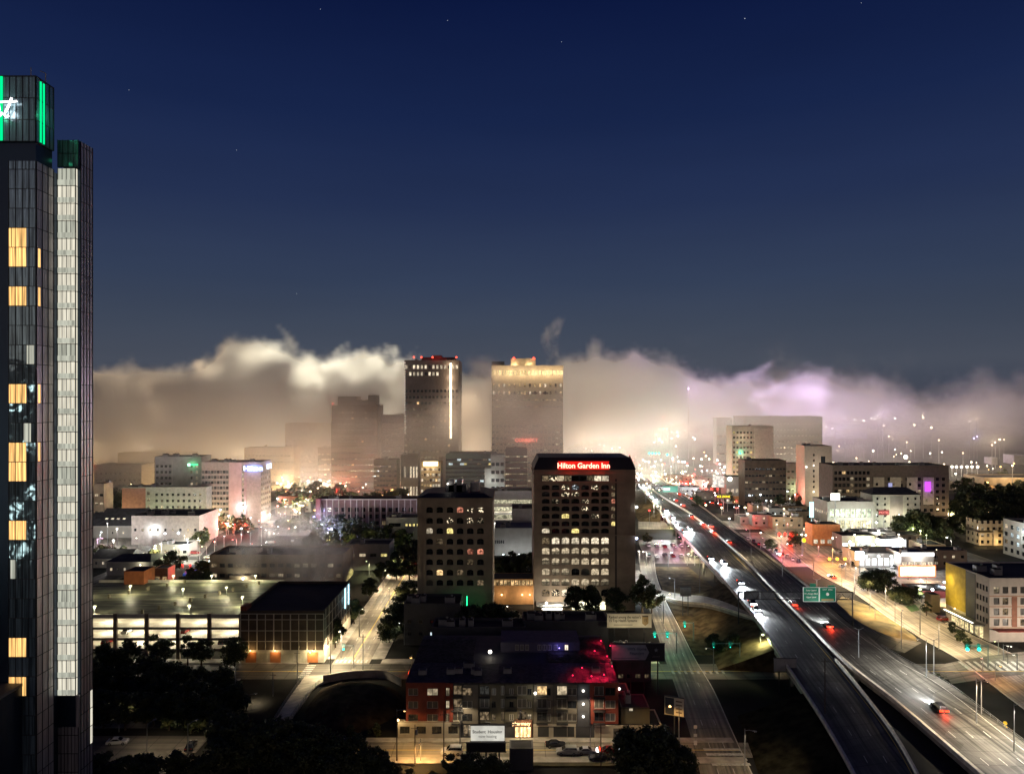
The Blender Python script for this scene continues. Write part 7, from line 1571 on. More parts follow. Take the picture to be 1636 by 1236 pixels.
for (px, py, col) in FAR:
    D = min(950, 71 * F_PX / (py - HYP)) if py > 655 else 950
    D = max(D, 300); z = H_(py, D); X = X_(px, D); zb_ = hill(X, D) if z > 12 else 0
    e = empty('far_street_lamp', (X, D, zb_), 0, '%s lamp twinkling in the far mist' % {'white': 'white', 'cool': 'cool white', 'warm': 'warm', 'red': 'red', 'rose': 'rosy', 'sodium': 'orange', 'lime': 'pale lime', 'violet': 'violet'}[col], 'street lamp', col + ' lamps far off in the mist')
    hh = max(4, z - zb_); MB().tube([(0, 0, 0), (0, 0, hh)], .15, pole_m, 4, False).build('pole', e); rr_k = .6 * D / 700 * rnd.uniform(.7, 1.5)
    MB().ball((0, 0, hh), min(1.6, rr_k), emit('far_' + col, COLS[col], 9 if D > 800 else 5), 6).build('lamp_head', e)
    if rnd.random() < .55: light('POINT', e, (0, 0, hh), COLS[col], (16000 if D > 800 else 4500) * (2 if col in ('cool',) else 1), 1.2)
# the dense scatter of small city lights between the blocks
_q = random.Random(77)
ZN = [(155, 330, 350, 470, 40, ['white', 'white', 'cool', 'lime', 'warm']), (340, 480, 350, 520, 46, ['white', 'warm', 'rose', 'cool', 'white']), (440, 660, 480, 680, 70, ['warm', 'warm', 'sodium', 'white', 'rose']),
      (1030, 1280, 450, 720, 100, ['warm', 'red', 'white', 'cool', 'lime', 'warm']), (1200, 1330, 360, 470, 22, ['warm', 'rose', 'white', 'sodium']), (1335, 1520, 300, 460, 34, ['white', 'cool', 'lime', 'warm', 'white']),
      (905, 1160, 620, 900, 110, ['white', 'cool', 'red', 'warm', 'white', 'lime']), (1500, 1636, 520, 800, 16, ['warm', 'sodium', 'white']), (160, 460, 560, 760, 44, ['warm', 'sodium', 'warm']), (1240, 1500, 560, 860, 50, ['warm', 'white', 'warm'])]
LP_ = {}; ALL_ = []
for (xa, xb, da, db, n, cc) in ZN:
    for i in range(n):
        px, D, col = _q.uniform(xa, xb), _q.uniform(da, db), _q.choice(cc); h = _q.choice([5, 7, 9, 9, 11])
        if any((X_(px, D) - p[0]) ** 2 + (D - p[1]) ** 2 < 60 for p in LP_.values()): continue
        if abs(px - (1020 + (92000 / D - 118) * 1.05)) < 60 and D < 640 and px < 1260 and px > 1020 and (92000 / D + 640) > 790: h = 5
        LP_[len(LP_)] = (X_(px, D), D); zz = hill(X_(px, D), D)
        ALL_.append((D, px, zz, col, h, round(_q.choice([.35, .5, .7, .9]) * (D / 560), 1), i % 2 == 0))
ALL_.sort(); rest = MB()
for n_, (D, px, zz, col, h, r, on) in enumerate(ALL_):
    X = X_(px, D); bz = (1.8 if 905 < px < 1160 and D > 640 else 1.0)
    if n_ < 130:
        e = empty('street_lamp', (X, D, zz), n_ * .7, col + ' lamp in the dense scatter of small city lights', 'street lamp', col + ' lamps scattered through the city')
        put('pole', LMESH[h], e); k = ('s' + col, r)
        if k not in LHEAD: m_ = MB(); m_.ball((0, 0, 0), r, emit('dot_' + col, COLS[col], 6), 8, .7); LHEAD[k] = m_.data('lamp_head')
        put('lamp_head', LHEAD[k], e, (0, 0, h))
    else: rest.tube([(X, D, zz), (X, D, zz + h)], .1, pole_m, 4, False).ball((X, D, zz + h), r, emit('dot_' + col, COLS[col], 6), 6, .7)
    if on: light('POINT', None, (X, D, zz + h - r - .2), COLS[col], (6500 if px < 520 and D < 520 else 4600) * bz * (D / 450) ** 1.6, .5)
tag(rest.build('distant_street_lights'), 'uncountable tiny street lights strewn over the far hazy blocks', 'street lights', kind='stuff')
# row of floodlights of the lit yard on the right horizon
for px in (1521, 1528, 1536, 1545, 1553, 1562): 
    e = mast(px, 760, 9, 'cream', CREAM, 14000, 'blazing floodlight in the row of the lit yard at the right', 'floodlights of the right-hand yard', 1.3)
mast(1447, 540, H_(733, 540), 'cream', CREAM, 26000, 'dazzling white floodlight above the wide apartment block', None, 1.5)
# ------------------------------------------------------------------ traffic signals
SIG = {'red': (1, .03, .02), 'green': (.02, 1, .62), 'amber': (1, .5, .04)}
def signal(px, D, h, n, gap, col, label, group=None, side=1, r=.26, pw=450):
    X = X_(px, D); e = empty('traffic_signal', (X, D, 0), 0, label, 'traffic light', group)
    Ln = gap * (n - 1) + 3; x0_ = Ln * side
    MB().tube([(x0_, .3, 0), (x0_, .3, h + .6)], [.18, .13], pole_m, 6).tube([(x0_, .3, h + .3), (-.8 * side, .3, h + .3)], [.12, .06], pole_m, 6).build('mast_arm', e)
    for i in range(n):
        u = i * gap * side; q = MB(); q.box(u - .38, u + .38, -.1, .15, h - 1.1, h + 1.0, FR_DARK); hd = q.build('signal_head', e)
        for k, c0 in enumerate(('red', 'amber', 'green')):
            on = c0 == col; q = MB(); q.ball((u, -.2, h + .65 - k * .65), r if on else .15, emit('signal_' + c0, SIG[c0], 5) if on else mat('dark_lens_' + c0, tuple(v * .06 for v in SIG[c0])), 8); q.build('lens', hd)
        if pw: light('POINT', e, (u, -1.0, h), SIG[col], pw, .3)
    return e
signal(1245, 396, 6.2, 4, 3.1, 'red', 'gantry arm with four glowing red signals over the far frontage road', side=1, r=.75, pw=2600)
signal(1325, 336, 6.3, 3, 3.6, 'amber', 'arm with three amber signals over the eastern frontage road', side=1, r=.7, pw=2200)
signal(1545, 216, 6.2, 2, 3.5, 'green', 'arm with two blue-green signals at the east crossing', side=1, r=.5, pw=330)
signal(1094, 240, 5.6, 1, 3, 'green', 'single green signal on the verge beside the ramp', side=1, r=.22, pw=300)
signal(1046, 228, 6, 2, 4.0, 'green', 'signals with green lenses washing the frontage road teal', side=1, r=.16, pw=420)
signal(549, 216, 6.2, 1, 3, 'green', 'teal signal at the foot of the north street', side=1, r=.28, pw=260)
signal(1140, 217, 6.5, 2, 5, 'green', 'dark signal mast and arm at the zebra crossing below the ramp', side=1, r=.1, pw=60)
signal(1088, 640, 7, 3, 5.5, 'red', 'three red signals in the haze above the red-lit junction', r=.9, pw=22000)
signal(1118, 600, 6, 4, 5.0, 'red', 'four red signals in the haze beside the white billboard', r=.9, pw=22000)
signal(1037, 700, H_(723, 700), 4, 3.2, 'green', 'row of four turquoise signals in the fog', r=.9, pw=6000)
signal(1066, 690, H_(725, 690), 1, 4, 'green', 'single turquoise signal right of the row of four in the fog', r=1.0, pw=5000)
signal(1054, 900, H_(684, 900), 3, 4.5, 'green', 'farther row of three turquoise signals in the fog', r=1.1, pw=9000)
signal(1183, 640, H_(723, 640), 1, 4, 'green', 'small teal light before the gold-lit apartment tower', r=.6, pw=1500)
signal(148, 640, H_(744, 640), 1, 4, 'red', 'red signal glowing at the right edge of the glass tower', r=.6, pw=600)
signal(360, 350, 6, 2, 4, 'red', 'pair of red signals on the avenue behind the car park', r=.45, pw=1800)
signal(292, 322, 6, 2, 3.4, 'red', 'two red lights by the dark trees behind the car park', r=.4, pw=900)
signal(664, 330, 6, 1, 3.4, 'red', 'small red signal by the north street trees', r=.22, pw=200)
e = empty('round_yellow_sign', (X_(1284, 381), 381, 0), 0, 'round glowing yellow sign on a thin pole by the frontage road', 'sign'); MB().ball((0, 0, 6.2), 1.1, emit('yellow_sign_face', (1, .8, .02), 2.2), 10).build('sign_face', e); MB().tube([(0, .4, 0), (0, .4, 5.4)], .14, pole_m, 5).build('pole', e)
e = empty('message_sign', (X_(1156, 520), 520, 0), 0, 'black roadside message board with yellow dot letters', 'sign'); MB().box(-4.4, 4.4, 0, .5, H_(797, 520), H_(789, 520), FR_DARK).build('panel', e); text('sign_letters', e, 'ICE ZONE', (0, -.1, H_(793, 520)), 2.1, emit('yellow_dot_letters', (1, .85, .02), 2.5)); MB().tube([(0, .3, 0), (0, .3, H_(797, 520))], .3, pole_m, 6).build('pole', e)
e['label'] = 'black roadside message board with short yellow letters'
e = empty('overhead_sign', (X_(1071, 560), 560, 0), 0, 'grey-green overhead road sign spanning the far deck', 'road sign'); gs = mat('sign_green', (.02, .16, .10), .5, var=0); MB().box(-5.8, 5.8, 0, .4, H_(786, 560), H_(776, 560), gs).build('sign_panel', e); MB().tube([(-8, .3, 3), (-8, .3, H_(779, 560)), (9, .3, H_(779, 560)), (9, .3, 3)], .25, pole_m, 6).build('gantry_frame', e)
MB().box(-5.4, -.3, -.05, -.01, H_(783, 560), H_(779, 560), FR_LIGHT).build('sign_letters', e); light('POINT', e, (0, -3, 12), (.9, .95, .85), 250, .5)
# main sign gantry
DG = 243; zt = H_(945, DG); e = empty('sign_gantry', (X_(1180, DG), DG, 0), 0, 'steel sign gantry over the highway with two green road signs', 'sign gantry')
q = MB(); Wg_ = X_(1362, DG) - X_(1180, DG); zl = H_(957, DG)
for z in (zt, zl): q.tube([(0, 0, z), (Wg_, 0, z)], .16, FR_DARK, 6)
for i in range(20): a = Wg_ * i / 20; q.tube([(a, 0, zl), (a + Wg_ / 20, 0, zt)] if i % 2 else [(a, 0, zt), (a + Wg_ / 20, 0, zl)], .07, FR_DARK, 4)
q.build('truss', e); MB().tube([(0, 0, 0), (0, 0, zt)], .2, FR_DARK, 6).build('leg', e); MB().tube([(Wg_, 0, 0), (Wg_, 0, zt)], .2, FR_DARK, 6).build('leg', e)
g2 = mat('road_sign_green', (.0, .20, .11), .5, var=0, emis=(.0, .25, .13), estr=.12); wl = mat('sign_white_glowing', (.75, .78, .72), .5, var=0, emis=(1, 1, .9), estr=.25)  # both sign colours are given a faint glow of their own
for k, (pa, pb) in enumerate(((1282, 1307.5), (1308, 1334))):
    a, b_ = X_(pa, DG) - X_(1180, DG), X_(pb, DG) - X_(1180, DG); z0_, z1_ = H_(960, DG), H_(937, DG)
    s_ = MB().box(a, b_, -.55, -.4, z0_, z1_, g2).build('sign_panel', e); m_ = (a + b_) / 2
    q = MB()
    for (u0, u1, w0, w1) in ((a, b_, z1_ - .12, z1_), (a, b_, z0_, z0_ + .12), (a, a + .12, z0_ + .12, z1_ - .12), (b_ - .12, b_, z0_ + .12, z1_ - .12)): q.box(u0, u1, -.6, -.56, w0, w1, wl)
    q.build('sign_border', s_)
    if k == 0:
        for j, t_ in enumerate(('State Capitol', 'M L King Jr Blvd', 'Upper Level')): text('sign_letters', s_, t_, (m_, -.6, z1_ - 1.0 - j * 1.15), .68, wl, ext=.01)
    else:
        text('sign_letters', s_, 'EXIT  235A', (m_, -.6, z1_ - .8), .7, wl, ext=.01); MB().ball((m_, -.56, z1_ - 2.3), .55, wl, 8).build('shield', s_)
        MB().box(a + .7, b_ - .7, -.6, -.56, z0_ + .3, z0_ + 1.0, mat('tan_exit_strip', (.5, .40, .18), .5, var=0)).build('exit_strip', s_)
for (pa, pb, ya, yb) in ((1293, 1302, 931, 937), (1322, 1332, 934, 937)): MB().box(X_(pa, DG) - X_(1180, DG), X_(pb, DG) - X_(1180, DG), -.55, -.42, H_(yb, DG) + .02, H_(ya, DG), g2).build('exit_tab', e)
for (pa, pb) in ((1189, 1214), (1216, 1238)): MB().box(X_(pa, DG) - X_(1180, DG), X_(pb, DG) - X_(1180, DG), .3, .4, H_(958, DG), H_(944, DG), mat('sign_back_grey', (.10, .10, .105), .6)).build('sign_back', e)
light('POINT', e, (X_(1305, DG) - X_(1180, DG), -4, zl - .5), (.9, 1, .9), 260, .4)
# other boards
def board(px0, px1, D, py0, py1, label, fm, legs=2, rz=0, name='billboard', back=None):
    w = X_(px1, D) - X_(px0, D); e = empty(name, (X_((px0 + px1) / 2, D), D, 0), rz, label, name.replace('_', ' ')); za, zb_ = H_(py1, D), H_(py0, D)
    MB().box(-w/2, w/2, 0, .3, za, zb_, fm).build('panel', e)
    MB().box(-w/2 - .15, w/2 + .15, .05, .35, za - .2, za - .01, FR_DARK).box(-w/2 - .15, w/2 + .15, .05, .35, zb_ + .01, zb_ + .2, FR_DARK).build('frame', e)
    for i in range(legs): u = -w/2 + w * (i + .5) / legs; MB().tube([(u, .5, 0), (u, .5, zb_ - .3)], .16, FR_DARK, 6).build('leg', e)
    return e, w, za, zb_
bw_ = mat('billboard_white', (.62, .56, .42), .6, var=.05); INK = mat('black_ink', (.03, .025, .02), .6, var=0)
e, w, za, zb_ = board(970, 1041, 215, 980, 1002, 'long cream billboard with two lines of black writing and a gold shield', bw_, 3)
text('sign_letters', e, "Ranked among the nation's", (-w/2 + .5, -.03, zb_ - 1.0), 1.12, INK, align='LEFT', ext=.01, bold=.015, sx=.78); text('sign_letters', e, "15 Top Health Systems", (-w/2 + .5, -.03, zb_ - 2.05), 1.12, INK, align='LEFT', ext=.01, bold=.015, sx=.8)
MB().box(-w/2 + 2, -w/2 + 7.6, -.03, -.005, za + .75, za + .9, INK).build('small_print', e); x_s = w/2 - 1.9
MB().poly([(x_s - .95, -.03, zb_ - .5), (x_s + .95, -.03, zb_ - .5), (x_s + .95, -.03, za + 1.3), (x_s, -.03, za + .5), (x_s - .95, -.03, za + 1.3)], mat('gold_shield', (.30, .20, .07), .5)).box(x_s - .8, x_s + .8, -.06, -.035, zb_ - .9, zb_ - .6, INK).build('shield', e)
text('sign_letters', e, '15', (x_s, -.06, (za + zb_) / 2), 1.2, INK, ext=.01)
light('POINT', e, (-3, -4.5, za + .5), (1, .86, .58), 420, .3); light('POINT', e, (4, -4.5, za + .5), (1, .86, .58), 420, .3)
e, w, za, zb_ = board(976, 1062, 196, 1028, 1055, 'dark double billboard with an arrow-shaped grey panel and a white star', mat('navy_black_board', (.012, .012, .02), .6, var=0), 4)
g_ = mat('dim_grey_board', (.20, .21, .25), .6, var=.1); MB().poly([(-w/2 + .2, -.04, za + .25), (w * .14, -.04, za + .25), (w * .21, -.04, (za + zb_) / 2), (w * .14, -.04, zb_ - .25), (-w/2 + .2, -.04, zb_ - .25)], g_).build('arrow_panel', e)
text('sign_letters', e, '100% Home', (-w * .02, -.08, zb_ - 1.4), 1.05, mat('board_blue_ink', (.03, .04, .09), .6, var=0), ext=.01, bold=.02); text('sign_letters', e, 'Financing', (-w * .02, -.08, zb_ - 2.6), 1.05, MATS['board_blue_ink'], ext=.01, bold=.02); MB().box(-w/2 + .7, w * .02, -.07, -.045, za + .7, za + .85, MATS['board_blue_ink']).build('underline', e)
st_p = [(w * .34 + (.62 if i % 2 == 0 else .25) * math.sin(i * math.pi / 5), -.05, (za + zb_) / 2 + .6 + (.62 if i % 2 == 0 else .25) * math.cos(i * math.pi / 5)) for i in range(10)]
MB().poly(st_p, g_).build('star', e); text('sign_letters', e, 'ARMY', (w * .34, -.05, za + 1.1), .8, mat('dim_board_ink', (.10, .10, .11), .6, var=0), ext=.01)
light('POINT', e, (-4, -5, za + 1), (.75, .8, 1), 40, .3)
e, w, za, zb_ = board(1062, 1092, 168, 1114, 1142, 'small two-panel roadside billboard, dark left half and cream right half', bw_, 1, R(-22))
MB().box(-w/2 + .1, -.02, -.06, -.02, za + .1, zb_ - .1, mat('board_night_blue', (.02, .025, .04), .5)).build('dark_half', e)
for j in range(4): MB().box(.4, w/2 - .4, -.05, -.01, zb_ - .9 - j * .85, zb_ - .6 - j * .85, mat('board_brown_ink', (.16, .11, .07), .6)).build('text_line', e)
e, w, za, zb_ = board(752, 806, 160, 1159, 1183, 'bright white lit notice board with grey writing before the apartment block', litroom('white_lit_board', (1, .97, .85), .8, .15, .3), 2)
text('sign_letters', e, 'Student', (-1.9, -.04, zb_ - 1.3), .95, mat('grey_ink', (.15, .15, .15), .6, var=0), ext=.01, bold=.02); text('sign_letters', e, 'Housing', (1.6, -.04, zb_ - 1.3), .95, MATS['grey_ink'], ext=.01, bold=.02); text('sign_letters', e, 'now leasing', (0, -.04, zb_ - 2.3), .85, MATS['grey_ink'], ext=.01)
light('POINT', e, (0, -2, zb_ + .3), (1, .95, .8), 140, .3)
board(745, 808, 157.5, 1187, 1200, 'wide black back of a low sign below the lit notice board', FR_DARK, 3, name='low_sign')
e, w, za, zb_ = board(1237, 1272, 197, 1052, 1072, 'grey back of a wide road sign on the dark edge of the deck', mat('bare_aluminium', (.32, .32, .30), .6, .2), 2, name='road_sign'); light('POINT', e, (0, -5, za), (1, .95, .85), 60, .3)
board(1087, 1104, 268, 938, 951, 'grey back of a road sign on the ramp slope', mat('bare_aluminium', (.32, .32, .30)), 2, name='road_sign')
e = empty('sign_post', (X_(1111, 166), 166, 0), 0, 'post carrying three small white signs one above another beside the frontage road', 'road sign')
MB().tube([(0, .1, 0), (0, .1, 5.3)], .06, pole_m, 5).build('pole', e)
for z_, h_ in ((4.5, .75), (2.6, .65), (.7, 1.0)): MB().box(-.38, .38, -.04, .03, z_, z_ + h_, mat('sign_white_sheet', (.6, .6, .56), .5, var=.1)).build('sign_plate', e)
e = empty('warning_sign', (X_(1606, 171), 171, 0), 0, 'small amber warning sign on a post at the lower right', 'road sign'); MB().tube([(0, .1, 0), (0, .1, 3.2)], .06, pole_m, 5).build('pole', e); MB().ball((0, 0, 2.6), .45, emit('amber_sign', (1, .62, .05), .9), 8).ball((0, 0, 3.5), .45, emit('amber_sign', (1, .62, .05), .9), 8).build('sign_plate', e)
# wooden utility poles
for px, D, h, lb in ((663, 158, 9, 'dark utility pole with a box on it before the white shop wall'), (709, 158, 12, 'tall dark utility pole before the white shop wall'), (634, 160, 11, 'dark utility pole at the left end of the front street'), (960, 156, 10, 'thin dark pole in front of the silver cars'), (580, 210, 12, 'tall pole at the foot of the north street'), (475, 205, 9, 'pole at the corner of the pale footbridge'), (436, 195, 11, 'dark pole beside the creek-side lot'), (376, 194, 13, 'white mast with a stay wire above the creek-side lot'), (1318, 168, 20, 'slim double-armed pole in the dark below the deck'), (1282, 375, 12, 'thin pole beside the round yellow sign')):
    e = empty('utility_pole', (X_(px, D), D, 0 if px not in (436, 376) else -4.4), 0, lb, 'pole'); MB().tube([(0, 0, 0), (0, 0, h)], [.16, .1], BARK if D < 170 else pole_m, 6).tube([(-.9, 0, h - .8), (.9, 0, h - .8)], .06, BARK, 4).build('pole', e)
    if px == 663: MB().tube([(.35, 0, 6.8), (.35, 0, 7.8)], .28, M_METAL, 8).build('transformer', e)
def wire(a, b, label):
    a, b = Vector(a), Vector(b); pts = [a + (b - a) * (i / 12) - V((0, 0, 1.2 * math.sin(math.pi * i / 12))) - a for i in range(13)]; m_ = MB(); m_.tube(pts, .035, FR_DARK, 4); o = m_.build('overhead_wire', None, a); tag(o, label, 'wire'); return o
wire((X_(634, 160), 160, 10.4), (X_(709, 158), 158, 11.2), 'overhead wire between the dark utility poles of the front street')
wire((X_(709, 158), 158, 11.2), (X_(960, 156), 156, 9.4), 'long overhead wire running right along the front street')
# container and blue awnings
e = empty('skip', (X_(434, 190), 190, -4.4), R(12), 'large grey waste container with a white tarpaulin in the creek-side lot', 'container'); MB().box(-3, 3, -1.3, 1.3, .2, 3.0, mat('ribbed_grey', (.22, .2, .17), .7, var=.3, scale=2)).build('body', e); MB().poly([(-3, -1.3, 3.02), (3, -1.3, 3.02), (2.6, 1.3, 3.5), (-2.6, 1.3, 3.3)], mat('white_tarp', (.6, .57, .48), .7)).build('tarpaulin', e)
for px, D, lb in ((306, 322, 'blue-lit awning beside the avenue behind the car park'), (176, 296, 'blue-lit tent at the corner of the car park roof')):
    e = empty('blue_awning', (X_(px, D), D, 0), 0, lb, 'awning'); MB().poly([(-3, -2, 3), (3, -2, 3), (3, 2, 4.2), (-3, 2, 4.2)], mat('blue_fabric', (.05, .25, .7), .7)).poly([(-3, -2, 2.3), (3, -2, 2.3), (3, -2, 3), (-3, -2, 3)], MATS['blue_fabric']).build('fabric', e)
    for u in (-2.9, 2.9): MB().tube([(u, -1.9, 0), (u, -1.9, 3)], .06, pole_m, 4).build('post', e)
    light('POINT', e, (1, -2.8, 3.4), (.3, .55, 1), 900, .4)
# ------------------------------------------------------------------ vehicles
CM = {}
def carmesh(kind):
    if kind in CM: return CM[kind]
    L_, Wc, H1, H2 = (4.6, 1.8, .95, 1.45) if kind == 'sedan' else (4.9, 1.95, 1.1, 1.8)
    body = MB(); bm_ = 'BODY'
    return L_, Wc, H1, H2
PAINTS = {'white': mat('car_white', (.7, .7, .68), .25, var=0), 'silver': mat('car_silver', (.35, .35, .34), .3, .4, var=0), 'dark': mat('car_dark', (.03, .03, .035), .25, var=0), 'red': mat('car_dark_red', (.20, .02, .02), .25, var=0)}
GL = pane('car_glass', (.01, .012, .015), .05, .02); RUB = mat('tyre_rubber', (.015, .015, .015), .8, var=0); RIM = mat('wheel_rim', (.3, .3, .3), .4, .6, var=0)
HL_ON = emit('headlight_on', (.85, .94, 1), 12); HL_OFF = mat('headlight_glass', (.5, .5, .5), .1, var=0); TL_ON = emit('taillight_on', (1, .06, .02), 3.2); TL_OFF = mat('taillight_glass', (.25, .01, .01), .2, var=0)
def section(mb, prof, W2, m, taper=0.):
    """extrude a side profile (x, z) across the width, the top narrower than the bottom"""
    z0_ = min(p[1] for p in prof); z1_ = max(p[1] for p in prof)
    def hw(z): return W2 * (1 - taper * (z - z0_) / (z1_ - z0_))
    L_ = [(x, -hw(z), z) for x, z in prof]; R_ = [(x, hw(z), z) for x, z in prof]; n = len(prof)
    for i in range(n): j = (i + 1) % n; mb.poly([L_[i], L_[j], R_[j], R_[i]], m)
    mb.poly(L_, m); mb.poly(R_[::-1], m)
def car_data(kind, paint):
    k = (kind, paint)
    if k in CM: return CM[k]
    P = PAINTS[paint]; suv = kind == 'suv'; W2 = .92 if not suv else .98; b = MB()
    if suv:
        section(b, [(-2.4, .35), (-2.45, .7), (-2.4, 1.1), (1.1, 1.12), (2.1, 1.0), (2.42, .75), (2.4, .35)], W2, P, .03); section(b, [(-2.3, 1.13), (-2.05, 1.78), (.35, 1.80), (1.15, 1.13)], W2 * .93, P, .16)
        g = MB(); section(g, [(-2.24, 1.2), (-2.06, 1.68), (.36, 1.70), (1.0, 1.2)], W2 * .95, GL, .155); w1 = g
        wind = MB(); wind.poly([(1.17, -.8, 1.16), (1.17, .8, 1.16), (.44, .7, 1.74), (.44, -.7, 1.74)], GL).poly([(-2.32, -.8, 1.2), (-2.32, .8, 1.2), (-2.12, .7, 1.7), (-2.12, -.7, 1.7)], GL)
    else:
        section(b, [(-2.3, .3), (-2.35, .65), (-2.25, .95), (-1.3, .98), (1.0, .95), (1.95, .82), (2.3, .6), (2.28, .3)], W2, P, .04); section(b, [(-1.75, .98), (-1.0, 1.42), (.15, 1.44), (.95, .96)], W2 * .9, P, .2)
        g = MB(); section(g, [(-1.5, 1.02), (-.95, 1.34), (.12, 1.36), (.75, 1.02)], W2 * .92, GL, .185); w1 = g
        wind = MB(); wind.poly([(.97, -.74, .99), (.97, .74, .99), (.22, .62, 1.40), (.22, -.62, 1.40)], GL).poly([(-1.78, -.74, 1.01), (-1.78, .74, 1.01), (-1.06, .62, 1.39), (-1.06, -.62, 1.39)], GL)
    wh = MB(); wh.tube([(0, -.11, 0), (0, .11, 0)], .34, RUB, 14).tube([(0, -.125, 0), (0, .125, 0)], .2, RIM, 8)
    fx = 2.44 if suv else 2.33
    def blk(m_, s): q = MB(); q.box(-.05, .05, -.2 * s, .2 * s, -.09 * s, .09 * s, m_); return q
    CM[k] = dict(body=b.data('body'), side=w1.data('side_windows'), wind=wind.data('windscreen'), wheel=wh.data('wheel'), fx=fx, W2=W2,
        hon=blk(HL_ON, 2.4).data('headlight'), hoff=blk(HL_OFF, 1).data('headlight'), ton=blk(TL_ON, 2.2).data('taillight'), toff=blk(TL_OFF, 1).data('taillight'))
    return CM[k]
def car(loc, rz, kind='sedan', paint='silver', on=0, label='', group=None, name='parked_car', pw=0, tpw=0):
    d = car_data(kind, paint); e = empty(name, loc, rz, label, 'car', group)
    put('body', d['body'], e); put('side_windows', d['side'], e); put('windscreen', d['wind'], e)
    for sx_ in (-1.45, 1.45):
        for sy_ in (-1, 1): put('wheel', d['wheel'], e, (sx_, sy_ * (d['W2'] - .08), .34))
    for sy_ in (-.62, .62):
        put('headlight', d['hon' if on else 'hoff'], e, (d['fx'], sy_, .68)); put('taillight', d['ton' if on else 'toff'], e, (-d['fx'] - .02, sy_, .82))
    if pw: light('SPOT', e, (d['fx'] + .3, 0, .7), (.86, .94, 1), pw, .25, rot=(R(90 - 3), 0, R(-90)), cone=R(75), blend=.8, name='headlight_beam')
    if tpw: light('POINT', e, (-d['fx'] - .6, 0, .8), (1, .05, .02), tpw, .3, name='taillight_glow')
    return e
def on_road(px, py, line, sgn, z):
    p = GP(px, py, z); best = min(range(len(line) - 1), key=lambda i: (line[i] - p).length); t_ = (line[best + 1] - line[best]); return p, math.atan2(t_.y, t_.x) + (0 if sgn > 0 else math.pi)
mids, midn, midf, midw = lerp_line(sbl, sbr, .5), lerp_line(nbl, nbr, .5), lerp_line(nfl, nfr, .5), lerp_line(frl, frr, .5)
SBC = [(1208, 975), (1202, 965), (1183, 932), (1156, 901), (1135, 893), (1102, 846), (1094, 850), (1064, 816), (1061, 826), (1047, 798), (1034, 788), (1028, 776), (1080, 838), (1075, 828), (1040, 794), (1024, 770)]
for k, (px, py) in enumerate(SBC):
    p, a = on_road(px, py, mids, 1, zdeck(py)); car(p + V((0, 0, .02)), a, ('sedan', 'suv')[k % 2], ('silver', 'dark', 'white')[k % 3], 1, 'oncoming car with blue-white headlights on the southbound deck', 'oncoming cars on the southbound deck', 'oncoming_car', pw=60000 if py > 840 else 40000)
NBC = [(1500, 1134), (1322, 1001), (1267, 967), (1164, 867), (1136, 842), (1123, 839), (1105, 826), (1091, 808), (1104, 797), (1080, 800), (1060, 782), (1050, 776), (1070, 786), (1140, 852), (1085, 790)]
for k, (px, py) in enumerate(NBC):
    p, a = on_road(px, py, midn, -1, zdeck(py)); car(p + V((0, 0, .02)), a, ('suv', 'sedan')[k % 2], ('dark', 'silver', 'red')[k % 3], 1, 'car with red tail lights driving away on the northbound deck', 'cars driving away on the northbound deck', 'departing_car', pw=30000, tpw=700)
for k, (px, py) in enumerate([(1330, 923), (1246, 888), (1230, 893), (1262, 872), (1176, 812), (1150, 806), (1137, 804), (1124, 804)]):
    p, a = on_road(px, py, midf, -1, .03); car(p, a, 'sedan', ('dark', 'white', 'red')[k % 3], 1, 'car with red tail lights on the eastern frontage road', 'cars on the eastern frontage road', 'departing_car', pw=5000, tpw=400)
H0 = 0
car((X_(722, 163.5), 163.3, .02), math.pi, 'suv', 'white', 0, 'white SUV on the orange-lit stretch of the front street')
car((X_(906, 163.4), 163.2, .02), math.pi, 'suv', 'silver', 0, 'silver SUV on the front street, left of the silver sedan')
car((X_(938, 163.6), 163.4, .02), 0, 'sedan', 'silver', 1, 'silver sedan with shining headlights on the front street', None, 'parked_car', 900)
car((X_(975, 164), 163.6, .02), 0, 'sedan', 'red', 1, 'dark red car with a glowing tail light on the front street', None, 'parked_car', 500, 60)
car((X_(957, 161), 160.5, .02), math.pi, 'sedan', 'dark', 0, 'black car in front of the silver sedan')
car((X_(888, 166), 166.6, .02), 0, 'sedan', 'dark', 0, 'dark car parked at the kerb behind the silver SUV')
car((X_(1018, 161), 161.5, .02), 0, 'sedan', 'silver', 0, 'silver car beside the big black tree on the front street')
car((X_(188, 168), 168, .03), R(8), 'sedan', 'white', 0, 'white car in the lower left car park by the glass tower')
car((X_(305, 166), 166, .03), R(100), 'sedan', 'dark', 0, 'dark car in the shade of the lower left car park')
car((X_(398, 187), 187, -4.37), R(80), 'suv', 'white', 0, 'white van-like car left of the blue-grey one in the creek-side lot')
car((X_(412, 188), 188, -4.37), R(80), 'suv', 'silver', 0, 'blue-grey car next to the waste container')
car((X_(666, 209), 210, .02), 0, 'suv', 'dark', 1, 'dark SUV under the orange lamp left of the apartment roofs', None, 'parked_car', 0, 20)
car((X_(1508, 262), 262, .03), R(15), 'suv', 'red', 0, 'orange-lit SUV parked beside the yard near the corner apartments')
for k, (px, py) in enumerate([(1345, 905), (1362, 902), (1405, 940), (1470, 955), (1482, 948), (1496, 945), (1508, 940), (1430, 908), (1372, 878), (1425, 884), (1440, 888), (1348, 886)]):
    car(GP(px, py, .03), rnd.uniform(0, 6.28), ('sedan', 'suv')[k % 2], ('white', 'dark', 'red', 'silver')[k % 4], 0, 'car parked in the bright forecourts of the east side', 'cars parked on the east side forecourts')
